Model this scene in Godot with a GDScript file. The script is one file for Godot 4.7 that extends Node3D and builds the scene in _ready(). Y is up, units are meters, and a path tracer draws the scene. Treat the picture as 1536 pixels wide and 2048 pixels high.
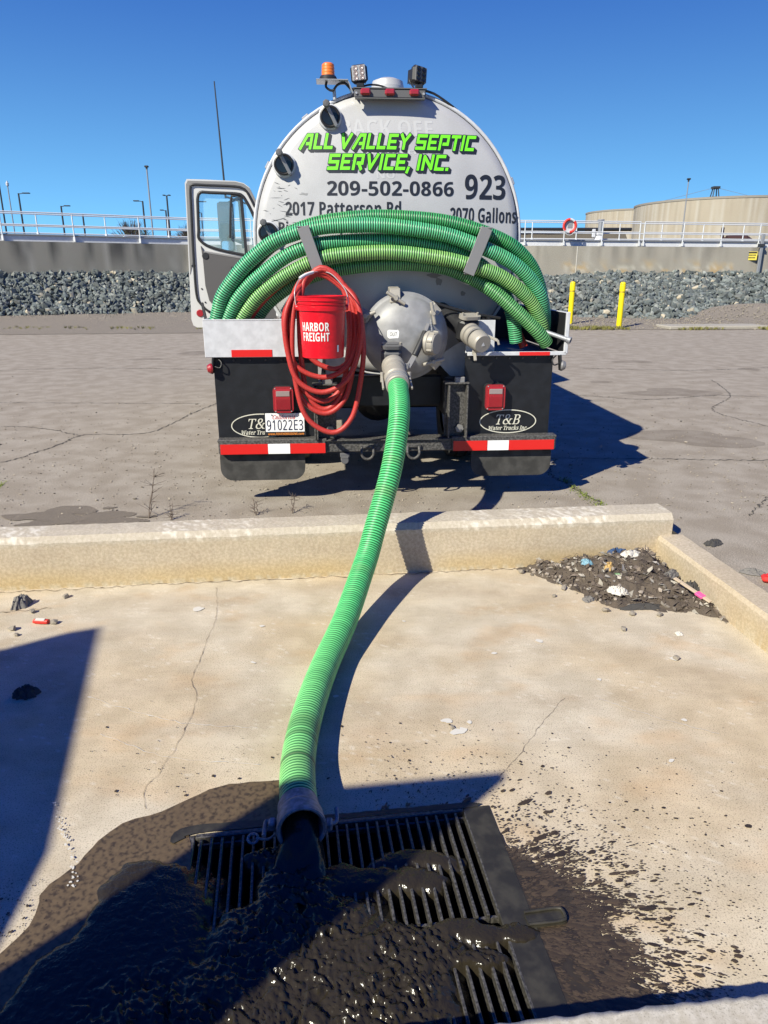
extends Node3D

# ---------------------------------------------------------------- mesh builder
class MB:
	var v := PackedVector3Array()
	var n := PackedVector3Array()
	var c := PackedColorArray()
	var u := PackedVector2Array()
	var ix := PackedInt32Array()
	var col := Color(1, 1, 1)
	var xf := Transform3D()

	func vert(p: Vector3, nn: Vector3, cc: Color, uv := Vector2.ZERO) -> int:
		v.append(xf * p)
		n.append((xf.basis * nn).normalized())
		c.append(cc)
		u.append(uv)
		return v.size() - 1

	func face(pts: Array, out: Vector3) -> void:        # flat convex face, wound so that it looks towards out
		var nn: Vector3 = Vector3.ZERO
		for i in range(1, pts.size() - 1):
			nn += (pts[i] - pts[0]).cross(pts[i + 1] - pts[0])
		if nn.length() < 1e-12:
			return
		nn = nn.normalized()
		var flip: bool = nn.dot(out) < 0.0
		if flip:
			nn = -nn
		var ids := []
		for p in pts:
			ids.append(vert(p, nn, col))
		for i in range(1, ids.size() - 1):
			if flip:
				ix.append_array([ids[0], ids[i], ids[i + 1]])
			else:
				ix.append_array([ids[0], ids[i + 1], ids[i]])

	func box(ctr: Vector3, size: Vector3, b := 0.0, basis := Basis()) -> void:
		var keep := xf
		xf = xf * Transform3D(basis, ctr)
		var h := size * 0.5
		b = minf(b, minf(h.x, minf(h.y, h.z)) * 0.9)
		var ax := [Vector3.RIGHT, Vector3.UP, Vector3.BACK]
		for a in 3:
			var o1 := (a + 1) % 3
			var o2 := (a + 2) % 3
			for s in [-1.0, 1.0]:
				var pts := []
				for q in [[-1.0, -1.0], [1.0, -1.0], [1.0, 1.0], [-1.0, 1.0]]:
					pts.append(ax[a] * s * h[a] + ax[o1] * q[0] * (h[o1] - b) + ax[o2] * q[1] * (h[o2] - b))
				face(pts, ax[a] * s)
		if b > 0.0:
			for a in 3:
				var o1 := (a + 1) % 3
				var o2 := (a + 2) % 3
				for s1 in [-1.0, 1.0]:
					for s2 in [-1.0, 1.0]:
						var e0: Vector3 = ax[o1] * s1 * h[o1] + ax[o2] * s2 * (h[o2] - b)
						var e1: Vector3 = ax[o1] * s1 * (h[o1] - b) + ax[o2] * s2 * h[o2]
						var la: Vector3 = ax[a] * (h[a] - b)
						face([e0 - la, e0 + la, e1 + la, e1 - la], ax[o1] * s1 + ax[o2] * s2)
			for sx in [-1.0, 1.0]:
				for sy in [-1.0, 1.0]:
					for sz in [-1.0, 1.0]:
						var s := Vector3(sx, sy, sz)
						face([s * Vector3(h.x, h.y - b, h.z - b), s * Vector3(h.x - b, h.y, h.z - b), s * Vector3(h.x - b, h.y - b, h.z)], s)
		xf = keep

	func bar(a: Vector3, b: Vector3, w: float, t: float, bev := 0.0, side := Vector3.UP) -> void:   # box from a to b, w along side, t across
		var y := (b - a).normalized()
		var x := side - y * side.dot(y)
		if x.length() < 1e-4:
			x = Vector3.RIGHT - y * y.x
		x = x.normalized()
		box((a + b) * 0.5, Vector3(w, (b - a).length(), t), bev, Basis(x, y, x.cross(y)))

	func strip(rings: Array, close_around: bool, cols := []) -> void:   # rings of smooth [pos, normal] pairs with equal counts, outward normals given
		var first := []
		for k in rings.size():
			var row := []
			for q in rings[k]:
				row.append(vert(q[0], q[1], cols[k] if cols.size() else col))
			first.append(row)
		for k in range(rings.size() - 1):
			var m: int = first[k].size()
			for i in (m if close_around else m - 1):
				var j := (i + 1) % m
				quad_ids(first[k][i], first[k][j], first[k + 1][j], first[k + 1][i])

	func quad_ids(a: int, b: int, cc: int, d: int) -> void:
		var g := (v[b] - v[a]).cross(v[cc] - v[a]) + (v[cc] - v[a]).cross(v[d] - v[a])
		if g.dot(n[a] + n[b] + n[cc] + n[d]) >= 0.0:
			ix.append_array([a, cc, b, a, d, cc])
		else:
			ix.append_array([a, b, cc, a, cc, d])

	func lathe(prof: PackedVector2Array, at: Transform3D, m := 24, smooth := false) -> void:   # (radius, height) about the y axis of at; profile runs bottom to top outside
		var keep := xf
		xf = xf * at
		var pn := []
		for k in range(prof.size() - 1):
			var d := prof[k + 1] - prof[k]
			pn.append(Vector2(d.y, -d.x).normalized())
		for k in range(prof.size() - 1):
			var rings := []
			for e in 2:
				var p := prof[k + e]
				var nn: Vector2 = pn[k]
				if smooth:
					if e == 0 and k > 0:
						nn = (pn[k] + pn[k - 1]).normalized()
					elif e == 1 and k < prof.size() - 2:
						nn = (pn[k] + pn[k + 1]).normalized()
				var row := []
				for i in m:
					var a := TAU * i / m
					row.append([Vector3(p.x * cos(a), p.y, p.x * sin(a)), Vector3(nn.x * cos(a), nn.y, nn.x * sin(a))])
				rings.append(row)
			strip(rings, true)
		xf = keep

	func cyl(a: Vector3, b: Vector3, ra: float, rb: float, m := 16, bev := 0.0) -> void:
		var l := (b - a).length()
		var at := MB.axis(a, b - a)
		if bev > 0.0:
			lathe(PackedVector2Array([Vector2(0, 0), Vector2(ra - bev, 0), Vector2(ra, bev), Vector2(rb, l - bev), Vector2(rb - bev, l), Vector2(0, l)]), at, m)
		else:
			lathe(PackedVector2Array([Vector2(0, 0), Vector2(ra, 0), Vector2(rb, l), Vector2(0, l)]), at, m)

	static func axis(o: Vector3, dir: Vector3) -> Transform3D:
		var y := dir.normalized()
		var x := y.cross(Vector3(0.31, 0.12, 0.95))
		if x.length() < 0.05:
			x = y.cross(Vector3.UP)
		x = x.normalized()
		return Transform3D(Basis(x, y, x.cross(y)), o)

	func tube(pts: PackedVector3Array, r: float, m := 8, closed := false, r_end := -1.0) -> void:
		var rings := []
		var nrm := Vector3.ZERO
		var cnt := pts.size()
		for k in cnt:
			var a := pts[(k - 1 + cnt) % cnt] if closed else pts[maxi(k - 1, 0)]
			var b := pts[(k + 1) % cnt] if closed else pts[mini(k + 1, cnt - 1)]
			var t := (b - a).normalized()
			if nrm == Vector3.ZERO:
				nrm = t.cross(Vector3(0.2, 0.1, 0.97))
				if nrm.length() < 0.1:
					nrm = t.cross(Vector3.UP)
			nrm = (nrm - t * nrm.dot(t)).normalized()
			var bi := t.cross(nrm)
			var rr := r if r_end < 0.0 else lerpf(r, r_end, float(k) / (cnt - 1))
			var row := []
			for i in m:
				var an := TAU * i / m
				var d := nrm * cos(an) + bi * sin(an)
				row.append([pts[k] + d * rr, d])
			rings.append(row)
		if closed:
			rings.append(rings[0])
		strip(rings, true)
		if not closed:
			for e in [0, cnt - 1]:
				var cap := []
				for q in rings[e]:
					cap.append(q[0])
				face(cap, (pts[0] - pts[1]) if e == 0 else (pts[cnt - 1] - pts[cnt - 2]))

	func prism(poly: PackedVector2Array, at: Transform3D, z0: float, z1: float) -> void:   # polygon in the xy plane of at
		var keep := xf
		xf = xf * at
		var t := Geometry2D.triangulate_polygon(poly)
		for k in range(0, t.size(), 3):
			for z in [z0, z1]:
				face([Vector3(poly[t[k]].x, poly[t[k]].y, z), Vector3(poly[t[k + 1]].x, poly[t[k + 1]].y, z), Vector3(poly[t[k + 2]].x, poly[t[k + 2]].y, z)], Vector3(0, 0, signf(z - (z0 + z1) * 0.5) if z0 != z1 else 1.0))
			if z0 == z1:
				pass
		if z0 != z1:
			var cw := Geometry2D.is_polygon_clockwise(poly)
			for i in poly.size():
				var a := poly[i]
				var b := poly[(i + 1) % poly.size()]
				var o := Vector2(b.y - a.y, a.x - b.x) * (-1.0 if cw else 1.0)
				face([Vector3(a.x, a.y, z0), Vector3(b.x, b.y, z0), Vector3(b.x, b.y, z1), Vector3(a.x, a.y, z1)], Vector3(o.x, o.y, 0))
		xf = keep

	func ringprism(outer: Array, inner: Array, z0: float, z1: float) -> void:
		var m := outer.size()
		for i in m:
			var j := (i + 1) % m
			var oa: Vector2 = outer[i]
			var ob: Vector2 = outer[j]
			var ia: Vector2 = inner[i]
			var ib: Vector2 = inner[j]
			for z in [z0, z1]:
				face([Vector3(oa.x, oa.y, z), Vector3(ob.x, ob.y, z), Vector3(ib.x, ib.y, z), Vector3(ia.x, ia.y, z)], Vector3(0, 0, z - (z0 + z1) * 0.5))
			var mid := (oa + ob - ia - ib)
			var o := Vector2(ob.y - oa.y, oa.x - ob.x)
			if o.dot(mid) < 0.0:
				o = -o
			face([Vector3(oa.x, oa.y, z0), Vector3(ob.x, ob.y, z0), Vector3(ob.x, ob.y, z1), Vector3(oa.x, oa.y, z1)], Vector3(o.x, o.y, 0))
			face([Vector3(ia.x, ia.y, z0), Vector3(ib.x, ib.y, z0), Vector3(ib.x, ib.y, z1), Vector3(ia.x, ia.y, z1)], -Vector3(o.x, o.y, 0))

	func grid(nu: int, nv: int, f: Callable, cf, up: Vector3, keepf = null) -> void:   # f(i, j) -> point, cf(p) -> colour; smooth normals
		var base := v.size()
		for j in nv:
			for i in nu:
				var p: Vector3 = f.call(i, j)
				v.append(p)
				n.append(Vector3.ZERO)
				c.append(cf.call(p) if cf != null else col)
				u.append(Vector2(float(i) / nu, float(j) / nv))
		var tot := 0.0
		for j in nv - 1:
			for i in nu - 1:
				var a := base + j * nu + i
				tot += (v[a + 1] - v[a]).cross(v[a + nu] - v[a]).dot(up)
		var ccw := tot >= 0.0
		for j in nv - 1:
			for i in nu - 1:
				var a := base + j * nu + i
				if keepf != null and not keepf.call(v[a], v[a + 1], v[a + nu + 1], v[a + nu]):
					continue
				var g := (v[a + 1] - v[a]).cross(v[a + nu] - v[a]) + (v[a + nu + 1] - v[a + 1]).cross(v[a + nu] - v[a + 1])
				if ccw:
					ix.append_array([a, a + nu, a + 1, a + 1, a + nu, a + nu + 1])
				else:
					ix.append_array([a, a + 1, a + nu, a + 1, a + nu + 1, a + nu])
					g = -g
				n[a] += g
				n[a + 1] += g
				n[a + nu] += g
				n[a + nu + 1] += g
		for k in range(base, v.size()):
			n[k] = n[k].normalized() if n[k].length() > 1e-12 else up

	func mesh() -> ArrayMesh:
		var arr := []
		arr.resize(Mesh.ARRAY_MAX)
		arr[Mesh.ARRAY_VERTEX] = v
		arr[Mesh.ARRAY_NORMAL] = n
		arr[Mesh.ARRAY_COLOR] = c
		arr[Mesh.ARRAY_TEX_UV] = u
		arr[Mesh.ARRAY_INDEX] = ix
		var m := ArrayMesh.new()
		m.add_surface_from_arrays(Mesh.PRIMITIVE_TRIANGLES, arr)
		return m

# ---------------------------------------------------------------- helpers
var used := {}
var M := {}
var rng := RandomNumberGenerator.new()
var noise := FastNoiseLite.new()
var fine := FastNoiseLite.new()
var TR: Transform3D                          # the truck's frame: x right, y up from the asphalt, z towards the pad

func numbered(called: String) -> String:
	if not used.has(called):
		used[called] = 0
		return called
	used[called] += 1
	return "%s_%03d" % [called, used[called]]

func tag(o: Node, label: String, category: String, group := "", kind := "") -> Node:
	if label: o.set_meta("label", label)
	if category: o.set_meta("category", category)
	if group: o.set_meta("group", group)
	if kind: o.set_meta("kind", kind)
	return o

func thing(called: String, label: String, category: String, at := Transform3D(), group := "") -> Node3D:
	var o := Node3D.new()
	o.name = numbered(called)
	add_child(o)
	o.transform = at
	tag(o, label, category, group)
	return o

func put(mb: MB, called: String, mat: Material, parent: Node = null) -> MeshInstance3D:
	var o := MeshInstance3D.new()
	o.mesh = mb.mesh()
	o.material_override = mat
	if parent:
		o.name = called
		parent.add_child(o, true)
	else:
		o.name = numbered(called)
		add_child(o)
	return o

func again(mesh: Mesh, called: String, mat: Material, parent: Node, at: Transform3D) -> MeshInstance3D:
	var o := MeshInstance3D.new()
	o.mesh = mesh
	o.material_override = mat
	o.name = called
	parent.add_child(o, true)
	o.transform = at
	return o

func lin(r: float, g: float, b: float) -> Color:
	return Color(r, g, b).linear_to_srgb()

func ramp(cs: Array, at: Array) -> Gradient:
	var g := Gradient.new()
	g.colors = PackedColorArray(cs)
	g.offsets = PackedFloat32Array(at)
	return g

func ntex(freq: float, lo: float, hi: float, sd: int, size := 512, bump := 0.0, tint := Color(1, 1, 1), oct := 4) -> NoiseTexture2D:
	var t := NoiseTexture2D.new()
	var f := FastNoiseLite.new()
	f.noise_type = FastNoiseLite.TYPE_SIMPLEX_SMOOTH
	f.frequency = freq
	f.seed = sd
	f.fractal_octaves = oct
	t.noise = f
	t.width = size
	t.height = size
	t.seamless = true
	if bump > 0.0:
		t.as_normal_map = true
		t.bump_strength = bump
	else:
		t.color_ramp = ramp([lin(lo * tint.r, lo * tint.g, lo * tint.b), lin(hi, hi, hi)], [0.25, 0.75])
	return t

func ramped(t: NoiseTexture2D, at: Array, vals: Array) -> NoiseTexture2D:     # sharper grain: pores, aggregate
	var cs := []
	for v in vals:
		cs.append(lin(v, v * 0.985, v * 0.96))
	t.color_ramp = ramp(cs, at)
	return t

func mk(key: String, col: Color, rough: float, metal := 0.0, vc := false) -> StandardMaterial3D:
	var m := StandardMaterial3D.new()
	m.resource_name = key
	m.albedo_color = col
	m.roughness = rough
	m.metallic = metal
	m.vertex_color_use_as_albedo = vc
	M[key] = m
	return m

func grained(m: StandardMaterial3D, coarse: Texture2D, size: float, bump: Texture2D = null, bsize := 0.0, bscale := 1.0) -> void:
	m.albedo_texture = coarse
	m.uv1_triplanar = true
	m.uv1_world_triplanar = true
	m.uv1_scale = Vector3.ONE / size
	if bump:
		m.normal_enabled = true
		m.normal_texture = bump
		m.normal_scale = bscale

func detailed(m: StandardMaterial3D, tex: Texture2D, size: float) -> void:
	m.detail_enabled = true
	m.detail_blend_mode = BaseMaterial3D.BLEND_MODE_MUL
	m.detail_albedo = tex
	m.detail_uv_layer = BaseMaterial3D.DETAIL_UV_2
	m.uv2_triplanar = true
	m.uv2_world_triplanar = true
	m.uv2_scale = Vector3.ONE / size

func P(x: float, y: float, d: float) -> Vector3:
	return Vector3(x, y, -d)

const PAD_YAW := 0.1117
func pad(px: float, pd: float, y: float) -> Vector3:        # the pad's own axes: px to the right along its back wall, pd away from the camera
	return Vector3(px * cos(PAD_YAW) - pd * sin(PAD_YAW), y, -(px * sin(PAD_YAW) + pd * cos(PAD_YAW)))

const GRATE_YAW := 0.14
func gr(gx: float, gd: float, y: float) -> Vector3:
	return Vector3(gx * cos(GRATE_YAW) - gd * sin(GRATE_YAW), y, -(gx * sin(GRATE_YAW) + gd * cos(GRATE_YAW)))

func smooth_path(pts: Array, step := 0.02, closed := false) -> PackedVector3Array:
	var out := PackedVector3Array()
	var m := pts.size()
	for k in (m if closed else m - 1):
		var p0: Vector3 = pts[(k - 1 + m) % m] if closed or k > 0 else pts[0]
		var p1: Vector3 = pts[k]
		var p2: Vector3 = pts[(k + 1) % m]
		var p3: Vector3 = pts[(k + 2) % m] if closed or k < m - 2 else pts[m - 1]
		var cnt := maxi(2, int((p2 - p1).length() / step))
		for i in cnt:
			out.append(p1.cubic_interpolate(p2, p0, p3, float(i) / cnt))
	if not closed:
		out.append(pts[m - 1])
	return out

func resample(pts: PackedVector3Array, step: float) -> PackedVector3Array:
	var out := PackedVector3Array([pts[0]])
	var need := step
	var acc := 0.0
	for k in range(1, pts.size()):
		var a := pts[k - 1]
		var l := (pts[k] - a).length()
		while acc + l >= need:
			out.append(a.lerp(pts[k], (need - acc) / l))
			need += step
		acc += l
	return out

func ribbed(mb: MB, ctrl: Array, r: float, pitch: float, m: int, rib: Callable, groove: Color) -> void:   # corrugated hose: proud ribs between dark spiral grooves
	var dense := resample(smooth_path(ctrl, 0.01), pitch / 6.0)
	for it in 3:                                             # soften what the control points leave uneven
		var sm := dense.duplicate()
		for k in range(8, dense.size() - 8):
			sm[k] = (dense[k - 8] + dense[k - 4] + dense[k] + dense[k + 4] + dense[k + 8]) / 5.0
		dense = sm
	var rad := [0.925, 0.93, 0.985, 1.0, 0.99, 0.94]
	var sl := [0.0, -0.6, -0.3, 0.0, 0.3, 0.6]
	var rings := []
	var cols := []
	var nrm := Vector3.ZERO
	for k in dense.size():
		var a := dense[maxi(k - 3, 0)]
		var b := dense[mini(k + 3, dense.size() - 1)]
		var t := (b - a).normalized()
		if nrm == Vector3.ZERO:
			nrm = t.cross(Vector3(0.2, 0.9, 0.3)).normalized()
		nrm = (nrm - t * nrm.dot(t)).normalized()
		var bi := t.cross(nrm)
		var ph := k % 6
		var row := []
		for i in m:
			var an := TAU * i / m
			var d := nrm * cos(an) + bi * sin(an)
			row.append([dense[k] + d * r * rad[ph], (d + t * sl[ph]).normalized()])
		rings.append(row)
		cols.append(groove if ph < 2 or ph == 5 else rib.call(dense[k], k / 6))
	mb.strip(rings, true, cols)

func text_tris(words: String, font: Font, x0: float, x1: float, y0: float, y1: float, shear := 0.0) -> PackedVector3Array:
	var tm := TextMesh.new()
	tm.text = words
	tm.font = font
	tm.font_size = 64
	tm.pixel_size = 0.01
	tm.depth = 0.0
	tm.curve_step = 1.0
	var arr := tm.get_mesh_arrays()
	var vs: PackedVector3Array = arr[Mesh.ARRAY_VERTEX]
	var ids: PackedInt32Array = arr[Mesh.ARRAY_INDEX]
	var out := PackedVector3Array()
	var lo := Vector2(1e9, 1e9)
	var hi := -lo
	for p in vs:
		lo = Vector2(minf(lo.x, p.x), minf(lo.y, p.y))
		hi = Vector2(maxf(hi.x, p.x), maxf(hi.y, p.y))
	for k in (ids.size() if ids.size() else vs.size()):
		var p := vs[ids[k]] if ids.size() else vs[k]
		var t := Vector2((p.x - lo.x) / (hi.x - lo.x), (p.y - lo.y) / (hi.y - lo.y))
		var y := lerpf(y0, y1, t.y)
		out.append(Vector3(lerpf(x0, x1, t.x) + (y - y0) * shear, y, 0))
	return out

func lay(mb: MB, tris: PackedVector3Array, f: Callable, out: Vector3, cut := 0.05) -> void:   # lays flat lettering onto a curved face, splitting long triangles
	var stack := []
	for k in range(0, tris.size(), 3):
		stack.append([tris[k], tris[k + 1], tris[k + 2]])
	while stack.size():
		var t: Array = stack.pop_back()
		var best := 0
		var l := 0.0
		for e in 3:
			var q: float = (t[e] - t[(e + 1) % 3]).length()
			if q > l:
				l = q
				best = e
		if l > cut:
			var a: Vector3 = t[best]
			var b: Vector3 = t[(best + 1) % 3]
			var cc: Vector3 = t[(best + 2) % 3]
			var mid := (a + b) * 0.5
			stack.append([a, mid, cc])
			stack.append([mid, b, cc])
		else:
			mb.face([f.call(t[0]), f.call(t[1]), f.call(t[2])], out)

func sysfont(face: String, weight := 400, italic := false) -> SystemFont:
	var f := SystemFont.new()
	f.font_names = PackedStringArray([face])
	f.font_weight = weight
	f.font_italic = italic
	return f

func poly_dist(p: Vector2, poly: PackedVector2Array) -> float:      # positive inside
	var d := 1e9
	for i in poly.size():
		var q := Geometry2D.get_closest_point_to_segment(p, poly[i], poly[(i + 1) % poly.size()])
		d = minf(d, p.distance_to(q))
	return d if Geometry2D.is_point_in_polygon(p, poly) else -d

func flat_sheet(poly: PackedVector2Array, y: float) -> MB:         # polygon of (x, d) laid on the ground
	var mb := MB.new()
	var t := Geometry2D.triangulate_polygon(poly)
	for k in range(0, t.size(), 3):
		mb.face([P(poly[t[k]].x, y, poly[t[k]].y), P(poly[t[k + 1]].x, y, poly[t[k + 1]].y), P(poly[t[k + 2]].x, y, poly[t[k + 2]].y)], Vector3.UP)
	return mb

func rough_outline(pts: Array, amp: float, step := 0.02) -> PackedVector2Array:
	var q := []
	for p in pts:
		q.append(Vector3(p[0], p[1], 0))
	var path := smooth_path(q, step, true)
	var out := PackedVector2Array()
	for t in 6:
		out = PackedVector2Array()
		var f := 350.0 if amp > 0.01 else 900.0
		for p in path:
			out.append(Vector2(p.x + noise.get_noise_2d(p.x * f, p.y * f) * amp, p.y + noise.get_noise_2d(p.x * f + 500, p.y * f) * amp))
		if Geometry2D.triangulate_polygon(out).size():
			break
		amp *= 0.5 if t < 4 else 0.0
	return out

func crack(pts: Array, y: float, w: float, mat: Material, parent: Node, sd := 1) -> void:
	var q := []
	for p in pts:
		q.append(P(p[0], y, p[1]))
	var path := smooth_path(q, 0.018)
	var mb := MB.new()
	var rr := RandomNumberGenerator.new()
	rr.seed = sd
	var prev := []
	for k in path.size():
		var t := (path[mini(k + 1, path.size() - 1)] - path[maxi(k - 1, 0)]).normalized()
		var s := Vector3(t.z, 0, -t.x)
		var o := path[k] + s * (rr.randf_range(-1, 1) * w * 1.2 + noise.get_noise_2d(path[k].x * 420.0 + sd * 50.0, path[k].z * 420.0) * minf(w * 9.0, 0.03))
		var ww := w * rr.randf_range(0.25, 1.0) * (1.0 if rr.randf() < 0.92 else 2.2)
		var now := [o - s * ww, o + s * ww]
		if prev.size():
			mb.face([prev[0], prev[1], now[1], now[0]], Vector3.UP)
		prev = now
	put(mb, "crack", mat, parent)

# ---------------------------------------------------------------- the scene
func _ready() -> void:
	var cam := Camera3D.new()
	cam.name = "camera"
	cam.fov = 71.2
	cam.near = 0.05
	cam.far = 1200.0
	add_child(cam)
	cam.position = Vector3(0, 1.70, 0)
	cam.rotation_degrees = Vector3(-18.5, 0, 0)
	cam.current = true

	var env := Environment.new()
	var sky := Sky.new()
	var sm := ProceduralSkyMaterial.new()
	sm.sky_top_color = Color(0.01, 0.205, 0.575)
	sm.sky_horizon_color = Color(0.49, 0.775, 0.95)
	sm.sky_curve = 0.12
	sm.ground_horizon_color = Color(0.42, 0.42, 0.40)
	sm.ground_bottom_color = Color(0.3, 0.28, 0.25)
	sm.sun_angle_max = 1.0
	sky.sky_material = sm
	env.background_mode = Environment.BG_SKY
	env.sky = sky
	env.background_energy_multiplier = 1.0
	env.tonemap_mode = Environment.TONE_MAPPER_LINEAR
	env.tonemap_exposure = 1.5
	env.sdfgi_enabled = true
	env.ssao_enabled = true
	env.ssil_enabled = true
	var we := WorldEnvironment.new()
	we.name = "world_environment"
	we.environment = env
	add_child(we)

	var sun := DirectionalLight3D.new()
	sun.name = "sun"
	sun.light_color = Color(1.0, 0.98, 0.905)
	sun.light_energy = 1.6
	sun.light_angular_distance = 0.5
	sun.shadow_enabled = true
	add_child(sun)
	sun.basis = Basis.looking_at(Vector3(0.842, -1.0, -0.903), Vector3.UP)

	rng.seed = 7
	noise.seed = 3
	noise.frequency = 0.03
	noise.fractal_octaves = 4
	fine.seed = 9
	fine.frequency = 0.2
	fine.fractal_octaves = 3
	TR = Transform3D(Basis(Vector3.UP, deg_to_rad(4.0)), Vector3(0.04, 0.15, -4.85))

	materials()
	ground()
	pad_build()
	background()
	truck()
	truck_hoses()
	discharge()
	litter()
	behind_camera()

func materials() -> void:
	var grain := ntex(0.11, 0.62, 1.0, 12, 1024, 0.0, Color(1, 0.99, 0.97), 5)
	var speck := ntex(0.16, 0.36, 1.0, 13, 1024, 0.0, Color(1, 1, 1), 4)
	var bump := ntex(0.30, 0, 1, 14, 1024, 2.0, Color(1, 1, 1), 4)
	var stone := ntex(0.25, 0, 1, 15, 512, 5.0, Color(1, 1, 1), 3)
	var pores := ramped(ntex(0.13, 0, 1, 16, 1024, 0.0, Color(1, 1, 1), 5), [0.0, 0.27, 0.36, 0.6, 1.0], [0.40, 0.62, 0.90, 0.96, 1.0])
	var aggregate := ramped(ntex(0.16, 0, 1, 17, 1024, 0.0, Color(1, 1, 1), 3), [0.0, 0.3, 0.5, 0.68, 0.78, 1.0], [0.28, 0.52, 0.66, 0.74, 1.0, 1.0])
	var m: StandardMaterial3D
	m = mk("pad_concrete", Color(1, 1, 1), 0.92, 0.0, true)
	grained(m, pores, 0.95, bump, 0.8, 0.2)
	detailed(m, ntex(0.008, 0.84, 1.0, 21, 1024, 0.0, Color(1, 0.98, 0.95), 6), 2.3)
	m = mk("wall_concrete", Color(1, 1, 1), 0.92, 0.0, true)
	grained(m, pores, 0.7, bump, 0.6, 0.3)
	detailed(m, ntex(0.05, 0.80, 1.0, 22, 1024, 0.0, Color(1, 0.98, 0.94), 6), 1.2)
	m = mk("asphalt", lin(0.46, 0.408, 0.34), 0.95)
	grained(m, aggregate, 1.7, bump, 0.5, 0.12)
	detailed(m, ntex(0.02, 0.80, 1.0, 23, 1024, 0.0, Color(1.0, 0.97, 0.93), 7), 7.0)
	m = mk("earth", lin(0.17, 0.145, 0.11), 1.0)
	grained(m, speck, 1.5, stone, 1.0, 1.0)
	m = mk("gravel_sheet", lin(0.42, 0.36, 0.29), 1.0)
	grained(m, speck, 3.0, stone, 1.5, 1.5)
	m = mk("far_concrete", Color(1, 1, 1), 0.93, 0.0, true)
	grained(m, grain, 2.6, bump, 1.0, 0.5)
	m = mk("rock_soil", lin(0.05, 0.055, 0.055), 1.0)
	m = mk("rock", Color(1, 1, 1), 0.85, 0.0, true)
	mk("rock_a", lin(0.105, 0.122, 0.122), 0.85)
	mk("rock_b", lin(0.15, 0.168, 0.163), 0.85)
	mk("rock_c", lin(0.20, 0.21, 0.195), 0.85)
	mk("rock_d", lin(0.36, 0.33, 0.27), 0.85)
	for k in ["rock_a", "rock_b", "rock_c", "rock_d"]:
		grained(M[k], speck, 0.35, stone, 0.3, 0.6)
	m = mk("crack", lin(0.17, 0.13, 0.09), 1.0)
	m = mk("asphalt_crack", lin(0.06, 0.053, 0.045), 1.0)
	m = mk("gritty_dirt", lin(0.33, 0.275, 0.215), 1.0)
	grained(m, speck, 0.45, stone, 0.2, 1.5)
	m = mk("white_paint", lin(0.56, 0.57, 0.60), 0.45)
	grained(m, ntex(0.02, 0.86, 1.0, 31, 512), 0.8)
	m = mk("tank_paint", lin(0.51, 0.51, 0.52), 0.38, 0.12)
	grained(m, ntex(0.008, 0.90, 1.0, 32, 512), 1.4)
	detailed(m, ntex(0.15, 0.90, 1.0, 36, 512, 0.0, Color(1, 0.98, 0.95), 3), 0.6)
	mk("ghost_print", lin(0.472, 0.472, 0.483), 0.40)
	m = mk("dirty_tank", lin(0.30, 0.30, 0.305), 0.5, 0.12)
	grained(m, ntex(0.01, 0.7, 1.0, 39, 512), 0.6)
	mk("rail_metal", lin(0.66, 0.67, 0.68), 0.45, 0.2)
	mk("steel", lin(0.50, 0.50, 0.50), 0.42, 0.55)
	m = mk("dirty_alloy", lin(0.27, 0.28, 0.29), 0.6, 0.1)
	grained(m, ntex(0.03, 0.5, 1.0, 45, 256, 0.0, Color(1, 1, 1), 5), 0.2)
	mk("cast_alloy", lin(0.44, 0.41, 0.36), 0.55, 0.25)
	grained(M["cast_alloy"], grain, 0.15, bump, 0.1, 0.4)
	mk("hook_metal", lin(0.235, 0.23, 0.23), 0.5, 0.3)
	m = mk("black_steel", lin(0.0085, 0.0095, 0.013), 0.5)
	grained(m, ntex(0.012, 0.5, 1.0, 33, 512, 0.0, Color(1, 1, 1), 5), 0.7)
	m = mk("dusty_rubber", lin(0.055, 0.053, 0.05), 0.8)
	grained(m, ntex(0.008, 0.5, 1.0, 34, 512, 0.0, Color(1, 1, 1), 5), 0.5)
	m = mk("bumper_steel", lin(0.11, 0.105, 0.10), 0.6)
	grained(m, ntex(0.05, 0.3, 1.0, 35, 512, 0.0, Color(1, 1, 1), 5), 0.5)
	mk("black_plastic", lin(0.018, 0.018, 0.02), 0.45)
	mk("grey_plastic", lin(0.10, 0.10, 0.105), 0.6)
	mk("dark_glass", lin(0.01, 0.011, 0.013), 0.08)
	mk("red_tape", lin(0.62, 0.015, 0.012), 0.35)
	mk("white_tape", lin(0.8, 0.8, 0.8), 0.35)
	m = mk("red_lens", lin(0.30, 0.004, 0.010), 0.15)
	m.clearcoat_enabled = true
	mk("clear_lens", lin(0.27, 0.22, 0.215), 0.2)
	m = mk("amber_lens", lin(0.75, 0.17, 0.005), 0.12)
	m.clearcoat_enabled = true
	mk("lamp_face", lin(0.42, 0.42, 0.40), 0.2, 0.3)
	mk("print_green", lin(0.17, 0.80, 0.02), 0.45)
	mk("print_dark", lin(0.012, 0.014, 0.022), 0.45)
	mk("print_white", lin(0.75, 0.75, 0.73), 0.5)
	mk("print_cream", lin(0.62, 0.60, 0.50), 0.5)
	mk("print_navy", lin(0.012, 0.016, 0.05), 0.5)
	mk("print_red", lin(0.5, 0.03, 0.03), 0.5)
	mk("print_orange", lin(0.75, 0.25, 0.03), 0.5)
	m = mk("hose_rib", Color(1, 1, 1), 0.42, 0.0, true)
	m = mk("red_rubber", lin(0.50, 0.040, 0.034), 0.5)
	grained(m, ntex(0.06, 0.72, 1.0, 37, 256), 0.2)
	m = mk("red_bucket", lin(0.66, 0.004, 0.015), 0.35)
	grained(m, ntex(0.03, 0.85, 1.0, 38, 256), 0.3)
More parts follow.
